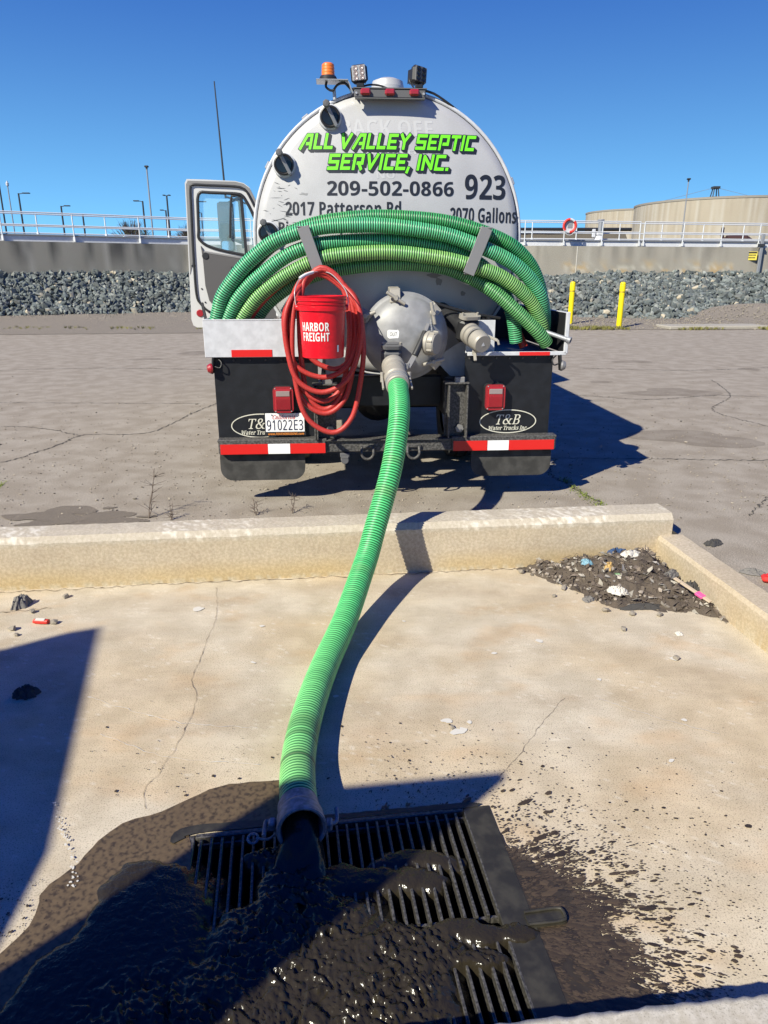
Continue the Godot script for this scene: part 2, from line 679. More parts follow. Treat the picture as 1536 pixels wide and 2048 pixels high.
	m = mk("yellow_paint", lin(0.80, 0.62, 0.0), 0.5)
	mk("sign_yellow", lin(0.7, 0.58, 0.08), 0.5)
	mk("pole_dark", lin(0.03, 0.032, 0.035), 0.5)
	mk("pole_grey", lin(0.27, 0.28, 0.30), 0.5, 0.3)
	mk("rust_brown", lin(0.055, 0.025, 0.02), 0.6)
	mk("twig", lin(0.13, 0.10, 0.08), 0.9)
	mk("leaf_dark", lin(0.06, 0.075, 0.03), 0.8)
	mk("leaf_bright", lin(0.16, 0.20, 0.025), 0.7)
	mk("ring_red", lin(0.6, 0.03, 0.02), 0.5)
	var gl := mk("window_glass", Color(0.75, 0.9, 0.92, 0.12), 0.02)
	gl.transparency = BaseMaterial3D.TRANSPARENCY_ALPHA
	mk("mirror", lin(0.75, 0.78, 0.8), 0.03, 1.0)
	mk("door_white", lin(0.53, 0.53, 0.53), 0.35)
	mk("door_grey", lin(0.20, 0.195, 0.19), 0.5)
	mk("door_trim", lin(0.075, 0.072, 0.075), 0.65)
	m = mk("sludge", lin(0.024, 0.0195, 0.0125), 0.2)
	m.metallic_specular = 0.38
	m.normal_enabled = true
	m.normal_texture = ntex(0.05, 0, 1, 41, 512, 6.0, Color(1, 1, 1), 3)
	m.uv1_triplanar = true
	m.uv1_world_triplanar = true
	m.uv1_scale = Vector3.ONE / 0.28
	m.normal_scale = 0.35
	m = mk("wet_stain", lin(0.036, 0.028, 0.0165), 0.4)
	grained(m, ntex(0.012, 0.62, 1.0, 42, 1024, 0.0, Color(1, 1, 1), 6), 0.9)
	m = mk("brown_stain", lin(0.125, 0.088, 0.047), 0.5)
	grained(m, ramped(ntex(0.06, 0, 1, 46, 1024, 0.0, Color(1, 1, 1), 7), [0.0, 0.3, 0.45, 0.7, 1.0], [0.22, 0.42, 0.75, 0.92, 1.0]), 1.5)
	m = mk("wet_film", lin(0.042, 0.038, 0.027), 0.5)
	grained(m, ntex(0.02, 0.5, 1.0, 44, 256, 0.0, Color(1, 1, 1), 5), 0.4)
	m = mk("splat", Color(1, 1, 1), 0.5, 0.0, true)
	m = mk("grate_steel", lin(0.15, 0.14, 0.12), 0.35, 0.4)
	grained(m, ntex(0.06, 0.35, 1.0, 43, 256), 0.2)
	mk("pit", lin(0.008, 0.008, 0.008), 0.9)
	m = mk("muck", lin(0.16, 0.125, 0.095), 0.95)
	grained(m, speck, 0.16, stone, 0.1, 1.8)
	mk("cloth_blue", lin(0.035, 0.075, 0.17), 0.9)
	mk("cloth_white", lin(0.52, 0.49, 0.44), 0.8)
	mk("cloth_grey", lin(0.16, 0.15, 0.14), 0.9)
	mk("cloth_dark", lin(0.05, 0.047, 0.045), 0.9)
	mk("plastic_orange", lin(0.50, 0.33, 0.12), 0.6)
	mk("plastic_cyan", lin(0.15, 0.29, 0.36), 0.5)
	mk("plastic_green", lin(0.15, 0.26, 0.13), 0.6)
	mk("plastic_pink", lin(0.7, 0.10, 0.28), 0.5)
	mk("tan_wood", lin(0.45, 0.36, 0.26), 0.8)
	mk("pebble", lin(0.24, 0.21, 0.17), 0.9)
	mk("shed_metal", lin(0.4, 0.41, 0.42), 0.6)

# ---------------------------------------------------------------- ground
func asphalt_rect(mb: MB, a: float, b: float, c0: float, c1: float, y: float) -> void:
	mb.face([pad(a, c0, y), pad(b, c0, y), pad(b, c1, y), pad(a, c1, y)], Vector3.UP)

func ground() -> void:
	var mb := MB.new()                                      # the earth below everything, out to the horizon, open where the pad is sunk
	for q in [[-600.0, -6.0, -600.0, 600.0], [3.0, 600.0, -600.0, 600.0], [-6.0, 3.0, -600.0, -1.0], [-6.0, 3.0, 5.0, 600.0]]:
		asphalt_rect(mb, q[0], q[1], q[2], q[3], 0.10)
	tag(put(mb, "ground", M["earth"]), "", "", "", "structure")
	var o := Node3D.new()
	o.name = "asphalt_yard"
	add_child(o)
	tag(o, "", "", "", "structure")
	mb = MB.new()
	for q in [[-45.0, -4.3, -30.0, 20.6], [2.295, 45.0, -30.0, 20.6], [-4.3, 2.295, 4.13, 20.6], [-4.3, 2.295, -30.0, 0.78]]:
		asphalt_rect(mb, q[0], q[1], q[2], q[3], 0.15)
	put(mb, "surface", M["asphalt"], o)
	mb = MB.new()                                           # the yard's cut edge round the pad
	mb.face([pad(-4.3, 4.13, 0), pad(2.3, 4.13, 0), pad(2.3, 4.13, 0.15), pad(-4.3, 4.13, 0.15)], Vector3(0, 0, 1))
	put(mb, "cut_edge", M["asphalt"], o)
	var ck: Array = [
		[[[0.9, 6.05], [1.5, 6.12], [2.3, 6.10], [3.4, 6.05], [5.0, 6.2], [8.0, 6.1]], 0.008],
		[[[-4.6, 5.6], [-3.8, 5.8], [-3.3, 5.97], [-3.1, 6.6], [-3.0, 7.08], [-2.4, 7.2], [-2.2, 8.4], [-1.9, 9.5], [-1.2, 11.0], [-0.6, 13.0], [-0.3, 15.0]], 0.009],
		[[[2.5, 9.6], [3.4, 9.2], [4.6, 9.5], [6.5, 8.9], [9.0, 9.3]], 0.009],
		[[[3.0, 12.5], [5.2, 12.1], [8.0, 12.8], [11.0, 12.2]], 0.012],
		[[[-11.0, 12.2], [-8.0, 11.7], [-5.0, 12.4], [-2.0, 12.0]], 0.012],
		[[[3.6, 6.06], [4.1, 7.2], [3.9, 8.4], [4.6, 9.5], [5.0, 11.0]], 0.007],
		[[[1.55, 4.85], [1.47, 5.05], [1.43, 5.3], [1.35, 5.6], [1.5, 6.1]], 0.008],
		[[[-7.5, 7.4], [-5.6, 7.1], [-4.0, 7.5], [-3.05, 7.05]], 0.007],
		[[[2.45, 4.55], [3.0, 5.1], [3.7, 5.0], [4.8, 5.3]], 0.006],
		[[[-9.0, 9.3], [-6.0, 9.0], [-2.3, 8.9]], 0.008]]
	for k in ck.size():
		crack(ck[k][0], 0.153, ck[k][1], M["asphalt_crack"], o, 60 + k)
	# damp dirt that has gathered behind the wall
	for k in 46:
		var c := Vector2(-1.95 + rng.randfn(0, 0.26), 4.46 + rng.randfn(0, 0.11)) if k < 28 else Vector2(-3.3 + rng.randfn(0, 0.4), 4.30 + rng.randfn(0, 0.09)) if k < 38 else Vector2(rng.randf_range(-0.8, 1.6), 0.0)
		if k >= 38: c.y = 4.33 + c.x * 0.112
		c.y = maxf(c.y, 4.22 + c.x * 0.112)
		var r := rng.randf_range(0.03, 0.16) if k < 38 else rng.randf_range(0.03, 0.08)
		var pts2 := []
		for e in 9:
			var a := TAU * e / 9.0
			var rr := r * rng.randf_range(0.45, 1.1)
			pts2.append([c.x + cos(a) * rr * 1.5, maxf(c.y + sin(a) * rr * 0.8, 4.16 + c.x * 0.112)])
		put(flat_sheet(rough_outline(pts2, 0.012, 0.02), 0.153 + k * 0.00008), "dirt_patch", M["gritty_dirt"], o)
	var oil := M["asphalt"].duplicate() as StandardMaterial3D
	oil.albedo_color = lin(0.345, 0.30, 0.245)
	for k in 16:
		var c := Vector2(rng.randf_range(-7.0, 8.0), rng.randf_range(6.2, 17.0))
		var r := rng.randf_range(0.12, 0.55)
		var pts3 := []
		for e in 10:
			var a := TAU * e / 10.0
			var rr := r * rng.randf_range(0.5, 1.1)
			pts3.append([c.x + cos(a) * rr * 1.6, c.y + sin(a) * rr])
		put(flat_sheet(rough_outline(pts3, 0.03, 0.05), 0.1515 + k * 0.00004), "oil_stain", oil, o)
	# loose grit on the yard near the wall
	var gm := rock_mesh(51, 0.0)
	var pts := []
	for k in 6500:
		var x := rng.randf_range(-7.5, 8.0)
		var d := 4.25 + x * 0.11 + absf(rng.randfn(0.0, 2.6))
		var s := rng.randf_range(0.003, 0.008) * (1.0 if rng.randf() < 0.95 else 2.0)
		pts.append(Transform3D(Basis.from_euler(Vector3(rng.randf() * 6, rng.randf() * 6, 0)).scaled(Vector3(s, s * 0.7, s)), P(x, 0.152 + s * 0.3, d)))
	var gcol := []
	for k in pts.size():
		gcol.append(Color(0.30, 0.26, 0.205) * rng.randf_range(0.35, 1.5))
	var go := scatter("loose_grit", gm, pts, M["rock"], o, gcol)
	tag(go, "", "", "", "stuff")

func scatter(called: String, mesh: Mesh, ts: Array, mat: Material, parent: Node, cols := []) -> MultiMeshInstance3D:
	var mm := MultiMesh.new()
	mm.transform_format = MultiMesh.TRANSFORM_3D
	mm.use_colors = cols.size() > 0
	mm.mesh = mesh
	mm.instance_count = ts.size()
	for k in ts.size():
		mm.set_instance_transform(k, ts[k])
		if cols.size():
			mm.set_instance_color(k, cols[k])
	var o := MultiMeshInstance3D.new()
	o.multimesh = mm
	o.material_override = mat
	o.name = called if parent != self else numbered(called)
	parent.add_child(o, true)
	return o

func rock_mesh(sd: int, flat := 0.0) -> ArrayMesh:       # a broken stone of twenty facets
	var rr := RandomNumberGenerator.new()
	rr.seed = sd
	var t := (1.0 + sqrt(5.0)) / 2.0
	var vs := []
	for s in [[-1, t, 0], [1, t, 0], [-1, -t, 0], [1, -t, 0], [0, -1, t], [0, 1, t], [0, -1, -t], [0, 1, -t], [t, 0, -1], [t, 0, 1], [-t, 0, -1], [-t, 0, 1]]:
		var p := Vector3(s[0], s[1], s[2]).normalized() * rr.randf_range(0.6, 1.25)
		vs.append(p * Vector3(1.15, 0.75 - flat * 0.3, 0.95))
	var mb := MB.new()
	for f in [[0, 11, 5], [0, 5, 1], [0, 1, 7], [0, 7, 10], [0, 10, 11], [1, 5, 9], [5, 11, 4], [11, 10, 2], [10, 7, 6], [7, 1, 8], [3, 9, 4], [3, 4, 2], [3, 2, 6], [3, 6, 8], [3, 8, 9], [4, 9, 5], [2, 4, 11], [6, 2, 10], [8, 6, 7], [9, 8, 1]]:
		mb.face([vs[f[0]], vs[f[1]], vs[f[2]]], vs[f[0]] + vs[f[1]] + vs[f[2]])
	return mb.mesh()

# ---------------------------------------------------------------- the sunk concrete pad, its walls and the drain
func pad_colour(p: Vector3) -> Color:
	var a := noise.get_noise_2d(p.x * 22, p.z * 30) * 0.5 + 0.5
	var b := noise.get_noise_2d(p.x * 60 + 300, p.z * 95) * 0.5 + 0.5
	var e := noise.get_noise_2d(p.x * 14 + 900, p.z * 60 - 200) * 0.5 + 0.5        # streaks across
	var c0 := Color(0.62, 0.515, 0.355).lerp(Color(0.645, 0.57, 0.435), smoothstep(0.35, 0.65, a))
	c0 = c0.lerp(Color(0.60, 0.42, 0.235), smoothstep(0.55, 0.85, b) * 0.5)
	c0 = c0.lerp(Color(0.50, 0.415, 0.30), smoothstep(0.52, 0.8, e) * 0.5)
	c0.b *= 1.02
	var g := fine.get_noise_2d(p.x * 30, p.z * 190) * 0.5 + 0.5                     # fine trowel streaks
	c0 = c0 * (0.83 + 0.13 * g)
	var w := fine.get_noise_2d(p.x * 130 + 40, p.z * 210)
	var w2 := noise.get_noise_2d(p.x * 90 - 700, p.z * 120 + 80)
	if w > 0.36 and w2 > 0.16:
		c0 = c0.lerp(Color(0.70, 0.64, 0.53), smoothstep(0.36, 0.5, w) * 0.6)
	return c0

func pad_build() -> void:
	var o := Node3D.new()
	o.name = "pad_floor"
	add_child(o)
	tag(o, "", "", "", "structure")
	# the slab, laid in four fields round the drain opening (gx -0.37..0.61, gd 0.62..1.90)
	var fields := [[-4.1, -0.37, 0.55, 4.2], [0.61, 2.9, 0.55, 4.2], [-0.37, 0.61, 1.90, 4.2]]
	for fd in fields:
		var nu := int((fd[1] - fd[0]) / 0.016) + 2
		var nv := int((fd[3] - fd[2]) / 0.013) + 2
		var mb := MB.new()
		mb.grid(nu, nv, func(i, j): return gr(lerpf(fd[0], fd[1], float(i) / (nu - 1)), lerpf(fd[2], fd[3], float(j) / (nv - 1)), 0.0), pad_colour, Vector3.UP)
		put(mb, "slab", M["pad_concrete"], o)
	crack([[-0.953, 3.721], [-0.876, 3.376], [-0.866, 3.185], [-0.855, 2.964], [-0.846, 2.747], [-0.802, 2.648], [-0.783, 2.537], [-0.782, 2.359], [-0.784, 2.261], [-0.796, 2.203], [-0.807, 2.12], [-0.831, 2.042], [-0.795, 1.95]], 0.003, 0.0010, M["crack"], o, 71)
	crack([[0.759, 2.61], [0.631, 2.434], [0.559, 2.321], [0.481, 2.203], [0.40, 2.10]], 0.003, 0.0009, M["crack"], o, 72)
	crack([[-3.0, 3.58], [-2.15, 3.65], [-1.2, 3.775], [-0.2, 3.885], [0.8, 3.995]], 0.004, 0.004, M["crack"], o, 73)
	crack([[-2.1, 3.40], [-1.9, 3.43], [-1.78, 3.47]], 0.003, 0.003, M["crack"], o, 74)
	# lime scratches and paint spots
	mk("scuff", lin(0.56, 0.53, 0.47), 0.9)
	for k in 90:
		var tt := rng.randf()
		var pc := Vector2(-1.12, 1.98).lerp(Vector2(-0.95, 1.74), tt / 0.65) if tt < 0.65 else Vector2(-0.95, 1.74).lerp(Vector2(-0.90, 1.62), (tt - 0.65) / 0.35)
		pc += Vector2(rng.randfn(0, 0.006), rng.randfn(0, 0.006))
		var ps := rng.randf_range(0.001, 0.0042)
		put(flat_sheet(PackedVector2Array([pc + Vector2(-ps, 0), pc + Vector2(-ps * 0.2, ps * 1.2), pc + Vector2(ps, ps * 0.4), pc + Vector2(ps * 0.3, -ps)]), 0.0075 + k * 0.00001), "pale_spot", M["scuff"], o)
	crack([[-1.25, 2.62], [-1.0, 2.50], [-0.75, 2.42], [-0.5, 2.40]], 0.003, 0.0016, M["scuff"], o, 76)
	crack([[-1.1, 2.36], [-0.8, 2.22], [-0.45, 2.18]], 0.003, 0.0012, M["scuff"], o, 77)
	crack([[0.9, 2.6], [1.1, 2.47], [1.3, 2.36]], 0.003, 0.0015, M["scuff"], o, 78)
	var spots := [[0.25, 2.44, 0.022], [0.29, 2.375, 0.03], [0.335, 2.44, 0.014], [-0.6, 2.9, 0.014], [0.52, 2.98, 0.012], [0.95, 2.75, 0.013], [-0.3, 3.05, 0.012], [1.35, 2.93, 0.02], [1.2, 2.45, 0.012], [-0.2, 2.62, 0.013], [0.75, 3.1, 0.02], [-1.0, 3.45, 0.03], [1.05, 2.2, 0.014], [-0.62, 3.25, 0.015], [0.1, 3.3, 0.012]]
	for s in spots:
		put(flat_sheet(rough_outline([[s[0] - s[2], s[1]], [s[0], s[1] + s[2] * 0.8], [s[0] + s[2], s[1]], [s[0], s[1] - s[2] * 0.8]], s[2] * 1.1, 0.006), 0.0034), "pale_spot", M["scuff"], o)

	# back wall: chamfered section swept along the pad's far side, stained front
	var wall := thing("pad_wall", "low stained concrete wall across the pad, in front of the truck's bumper", "wall", Transform3D())
	var prof := [Vector2(0.0, -0.02), Vector2(0.0, 0.06), Vector2(0.0, 0.12), Vector2(0.0, 0.18), Vector2(0.0, 0.24), Vector2(0.0, 0.272), Vector2(0.030, 0.305), Vector2(0.12, 0.309), Vector2(0.215, 0.305), Vector2(0.235, 0.285), Vector2(0.24, 0.1)]     # (depth, height)
	sweep(wall, prof, -4.4, 2.215, 3.90, true)
	var kerb := thing("side_kerb", "low concrete kerb along the right edge of the pad, beside the muck heap", "kerb", Transform3D())
	var mb2 := MB.new()
	var kp := [Vector2(2.125, -0.02), Vector2(2.125, 0.08), Vector2(2.127, 0.15), Vector2(2.14, 0.172), Vector2(2.21, 0.175), Vector2(2.285, 0.172), Vector2(2.297, 0.16), Vector2(2.297, 0.05)]
	var nv2 := 170
	for seg in [[0, 2], [2, 3], [3, 5], [5, 7]]:
		var n2: int = seg[1] - seg[0] + 1
		mb2.grid(n2, nv2, func(i, j):
			var pd := lerpf(0.6, 3.90, float(j) / (nv2 - 1))
			var i2: int = i + seg[0]
			var w: float = noise.get_noise_2d(pd * 300, i2 * 40.0) * 0.002
			return pad(kp[i2].x + w, pd, kp[i2].y + w * 0.6), wall_colour, Vector3(-1.0 if seg[0] == 0 else -0.5 if seg[0] == 2 else 0.0 if seg[0] == 3 else 1.0, 0.6 if seg[0] > 0 and seg[0] < 5 else 0.0, 0.0))
	put(mb2, "kerb_body", M["wall_concrete"], kerb)
	var near := thing("near_kerb", "rough grey concrete kerb cut off by the bottom right corner", "kerb", Transform3D())
	var np := [Vector2(0.998, -0.02), Vector2(0.998, 0.14), Vector2(0.997, 0.27), Vector2(0.985, 0.296), Vector2(0.968, 0.303), Vector2(0.86, 0.306), Vector2(0.78, 0.302), Vector2(0.77, 0.28), Vector2(0.77, 0.1)]
	var mb3 := MB.new()
	var nu3 := 340
	mb3.grid(nu3, np.size(), func(i, j):
		var px := lerpf(-4.3, 2.12, float(i) / (nu3 - 1))
		var w: float = noise.get_noise_2d(px * 300, j * 70.0) * 0.004 + fine.get_noise_2d(px * 300, j * 70.0) * 0.003
		return pad(px, np[j].x + w, np[j].y + w * 0.7), func(p): return wall_colour(p).lerp(Color(0.44, 0.40, 0.345) * (0.75 + 0.5 * (fine.get_noise_2d(p.x * 220, p.z * 220) * 0.5 + 0.5)), 0.75) if Vector2(p.x, -p.z).dot(Vector2(-sin(PAD_YAW), cos(PAD_YAW))) < 0.962 else Color(0.58, 0.54, 0.46), Vector3(0, 1, 0.01))
	put(mb3, "kerb_body", M["wall_concrete"], near)
	var left := MB.new()
	left.xf = Transform3D(Basis(Vector3.UP, PAD_YAW), Vector3.ZERO)
	left.box(Vector3(-4.35, 0.13, -2.4), Vector3(0.2, 0.34, 3.4), 0.02)
	left.col = Color(0.42, 0.35, 0.26)
	tag(put(left, "left_kerb", M["wall_concrete"]), "concrete kerb closing the pad's left side, out of the picture", "kerb")
	drain()

func wall_colour(p: Vector3) -> Color:
	var h := p.y
	var a := noise.get_noise_2d(p.x * 26, h * 60 + p.z * 26) * 0.5 + 0.5
	var b := noise.get_noise_2d(p.x * 70 + 400, h * 150 + p.z * 50) * 0.5 + 0.5
	var c0 := Color(0.53, 0.445, 0.295).lerp(Color(0.58, 0.505, 0.365), a)
	c0 = c0.lerp(Color(0.44, 0.355, 0.24), smoothstep(0.5, 0.8, b) * 0.3)
	c0.b *= 1.10
	c0 = c0 * (0.92 + 0.16 * (fine.get_noise_2d(p.x * 160, h * 40 + p.z * 30) * 0.5 + 0.5))
	c0 = c0.lerp(Color(0.55, 0.405, 0.17), smoothstep(0.16, 0.03, h) * smoothstep(0.35, 0.7, noise.get_noise_2d(p.x * 35 - 90, p.z * 20) * 0.5 + 0.62) * 0.55)
	if h < 0.03:
		c0 = c0.lerp(Color(0.60, 0.55, 0.43), smoothstep(0.4, 0.6, fine.get_noise_2d(p.x * 80, p.z * 80) * 0.5 + 0.5) * 0.7)
	if h > 0.262:
		c0 = c0.lerp(Color(0.53, 0.485, 0.41), 0.7)
		var f := fine.get_noise_2d(p.x * 90 + 20, p.z * 170) * 0.5 + 0.5
		var f2 := noise.get_noise_2d(p.x * 45, 77.0) * 0.5 + 0.5
		c0 = c0.lerp(Color(0.78, 0.74, 0.66), smoothstep(0.52, 0.62, f) * smoothstep(0.42, 0.62, f2) * 0.9)
	return c0

func sweep(root: Node3D, prof: Array, a: float, b: float, pd0: float, ends: bool) -> void:
	var rows := PackedVector2Array()
	for k in range(prof.size() - 1):                        # finer rows, for the stains and the chipped edge
		var cnt := maxi(1, int((prof[k + 1] - prof[k]).length() / 0.02))
		for i in cnt:
			rows.append(prof[k].lerp(prof[k + 1], float(i) / cnt))
	rows.append(prof[prof.size() - 1])
	var nu := int((b - a) / 0.016)
	var mb := MB.new()
	var f := func(i, j):
		var px := lerpf(a, b, float(i) / (nu - 1))
		var q: Vector2 = rows[j]
		var rough := 0.0012 if q.y < 0.26 else 0.003
		var w := noise.get_noise_3d(px * 300, q.y * 300, q.x * 300) * rough + fine.get_noise_3d(px * 140, q.y * 200, q.x * 200) * rough * 0.8
		return pad(px, pd0 + q.x + (w if q.x < 0.1 else 0.0), q.y + (w if q.y > 0.25 else 0.0))
	var cuts := [0]
	for k in range(1, rows.size() - 1):                     # separate strips, so that the arrises stay sharp
		if absf((rows[k + 1] - rows[k]).angle_to(rows[k] - rows[k - 1])) > 0.45:
			cuts.append(k)
	cuts.append(rows.size() - 1)
	for c in range(cuts.size() - 1):
		var lo: int = cuts[c]
		var dirv: Vector2 = rows[cuts[c + 1]] - rows[lo]
		mb.grid(nu, cuts[c + 1] - lo + 1, func(i, j): return f.call(i, j + lo), wall_colour, Vector3(0, dirv.x + 0.02, dirv.y))
	put(mb, "wall_body", M["wall_concrete"], root)
	if ends:
		var e := MB.new()
		e.col = Color(0.40, 0.345, 0.26)
		var pts := []
		for q in prof:
			pts.append(pad(b + 0.001, pd0 + q.x, q.y))
		e.face(pts, Vector3(1, 0, 0))
		put(e, "end_face", M["wall_concrete"], root)

func drain() -> void:
	var pit := MB.new()
	var y0 := -0.55
	var a := -0.37
	var b := 0.61
	var c0 := 0.62
	var c1 := 1.90
	pit.face([gr(a, c0, y0), gr(b, c0, y0), gr(b, c1, y0), gr(a, c1, y0)], Vector3.UP)
	pit.face([gr(a, c1, y0), gr(b, c1, y0), gr(b, c1, 0), gr(a, c1, 0)], Vector3(0, 0, 1))
	pit.face([gr(a, c0, y0), gr(b, c0, y0), gr(b, c0, 0), gr(a, c0, 0)], Vector3(0, 0, -1))
	pit.face([gr(a, c0, y0), gr(a, c1, y0), gr(a, c1, 0), gr(a, c0, 0)], Vector3(1, 0, 0))
	pit.face([gr(b, c0, y0), gr(b, c1, y0), gr(b, c1, 0), gr(b, c0, 0)], Vector3(-1, 0, 0))
	tag(put(pit, "drain_pit", M["pit"]), "", "", "", "structure")
	var bz := Basis(Vector3.UP, GRATE_YAW)
	var frame := thing("drain_surround", "flat wet steel rim with a lifting lug, set round the drain grates", "drain rim", Transform3D(bz, Vector3.ZERO))
	var mb := MB.new()
	mb.box(Vector3(0.578, -0.009, -1.26), Vector3(0.092, 0.03, 1.276), 0.003)
	put(mb, "side_plate", M["wet_film"], frame)
	mb = MB.new()
	mb.box(Vector3(-0.353, -0.012, -1.26), Vector3(0.03, 0.03, 1.276), 0.003)
	put(mb, "side_plate", M["grate_steel"], frame)
	mb = MB.new()
	mb.box(Vector3(0.098, -0.010, -1.89), Vector3(0.87, 0.034, 0.018), 0.003)
	put(mb, "end_plate", M["grate_steel"], frame)
	mb = MB.new()
	mb.prism(rounded(0.60, 1.418, 0.712, 1.468, 0.012), Transform3D(Basis(Vector3.RIGHT, -PI / 2), Vector3.ZERO), 0.004, 0.011)
	mb.tube(smooth_path([Vector3(0.60, 0.014, -1.423), Vector3(0.69, 0.014, -1.422), Vector3(0.707, 0.014, -1.43), Vector3(0.707, 0.014, -1.456), Vector3(0.69, 0.014, -1.464), Vector3(0.60, 0.014, -1.463)], 0.01), 0.005, 6)
	put(mb, "lug", M["wet_film"], frame)
	var sets := [[1.475, 1.875, "steel drain grate of parallel bars under the hose mouth, the far one"], [0.99, 1.425, "steel drain grate of parallel bars at the bottom edge, the near one"]]
	var bar := MB.new()
	bar.box(Vector3.ZERO, Vector3(0.0085, 0.036, 1.0), 0.0015)
	var bm := bar.mesh()
	for q in sets:
		var g := thing("drain_grate", q[2], "grate", Transform3D(bz, Vector3(0, 0, 0)), "grates over the drain")
		var len_: float = q[1] - q[0]
		for k in 27:
			var o := again(bm, "bar", M["grate_steel"], g, Transform3D(Basis().scaled(Vector3(1, 1, len_)), Vector3(-0.318 + k * 0.0328, -0.012 + rng.randf_range(-0.001, 0.001), -(q[0] + q[1]) * 0.5)))
			o.rotation.y = rng.randf_range(-0.004, 0.004)
		for e in 2:
			var cb := MB.new()
			cb.box(Vector3(0.105, -0.02, -(q[e] + (0.007 if e == 0 else -0.007))), Vector3(0.87, 0.02, 0.008))
			put(cb, "cross_bar", M["grate_steel"], g)

# ---------------------------------------------------------------- background: rock bank, walls, rails, tanks, lamps
const WALL_LINE := [[-40.0, 13.0], [-24.0, 21.5], [-16.0, 25.6], [-13.7, 27.0], [-8.0, 30.5], [-3.0, 31.5], [2.0, 31.7], [6.6, 32.0], [12.0, 33.0], [17.3, 34.0], [26.0, 36.0], [45.0, 41.0]]
const FOOT_LINE := [[-40.0, 11.5], [-24.0, 19.8], [-16.0, 24.2], [-13.1, 25.3], [-7.5, 27.6], [-3.0, 27.4], [2.0, 26.0], [6.9, 24.6], [9.1, 23.6], [11.5, 25.6], [17.0, 25.2], [26.0, 26.0], [45.0, 30.0]]

func line_at(line: Array, x: float) -> float:
	for k in range(line.size() - 1):
		if x <= line[k + 1][0] or k == line.size() - 2:
			var t: float = (x - line[k][0]) / (line[k + 1][0] - line[k][0])
			return lerpf(line[k][1], line[k + 1][1], t)
	return 0.0

func bank_at(x: float, t: float) -> Vector3:       # t 0 at the foot of the rocks, 1 at the wall
	var d := lerpf(line_at(FOOT_LINE, x), line_at(WALL_LINE, x), t)
	return P(x, 0.22 + 1.45 * pow(t, 0.85) + noise.get_noise_2d(x * 30, t * 60) * 0.08, d)

func far_wall_colour(p: Vector3) -> Color:
	var h := p.y
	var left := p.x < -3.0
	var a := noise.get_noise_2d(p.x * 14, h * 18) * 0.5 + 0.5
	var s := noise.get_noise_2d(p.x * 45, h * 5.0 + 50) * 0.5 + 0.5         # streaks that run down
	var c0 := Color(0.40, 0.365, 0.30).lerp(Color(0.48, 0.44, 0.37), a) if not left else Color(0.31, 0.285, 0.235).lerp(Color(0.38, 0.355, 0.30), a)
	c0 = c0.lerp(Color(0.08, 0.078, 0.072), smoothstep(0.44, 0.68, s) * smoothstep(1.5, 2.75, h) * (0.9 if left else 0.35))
	c0 = c0.lerp(Color(0.58, 0.55, 0.48), smoothstep(0.60, 0.8, noise.get_noise_2d(p.x * 60 + 99, h * 8) * 0.5 + 0.5) * 0.4)
	if not left and p.x > 7.5 and p.x < 15.5:
		c0 = c0.lerp(Color(0.60, 0.43, 0.22), smoothstep(0.48, 0.68, noise.get_noise_2d(p.x * 40 + 7, h * 60) * 0.5 + 0.5) * smoothstep(2.35, 1.85, h) * 0.9)
		c0 = c0.lerp(Color(0.70, 0.66, 0.55), smoothstep(0.55, 0.7, fine.get_noise_2d(p.x * 12, h * 16) * 0.5 + 0.5) * smoothstep(2.2, 1.8, h) * 0.7)
	return c0

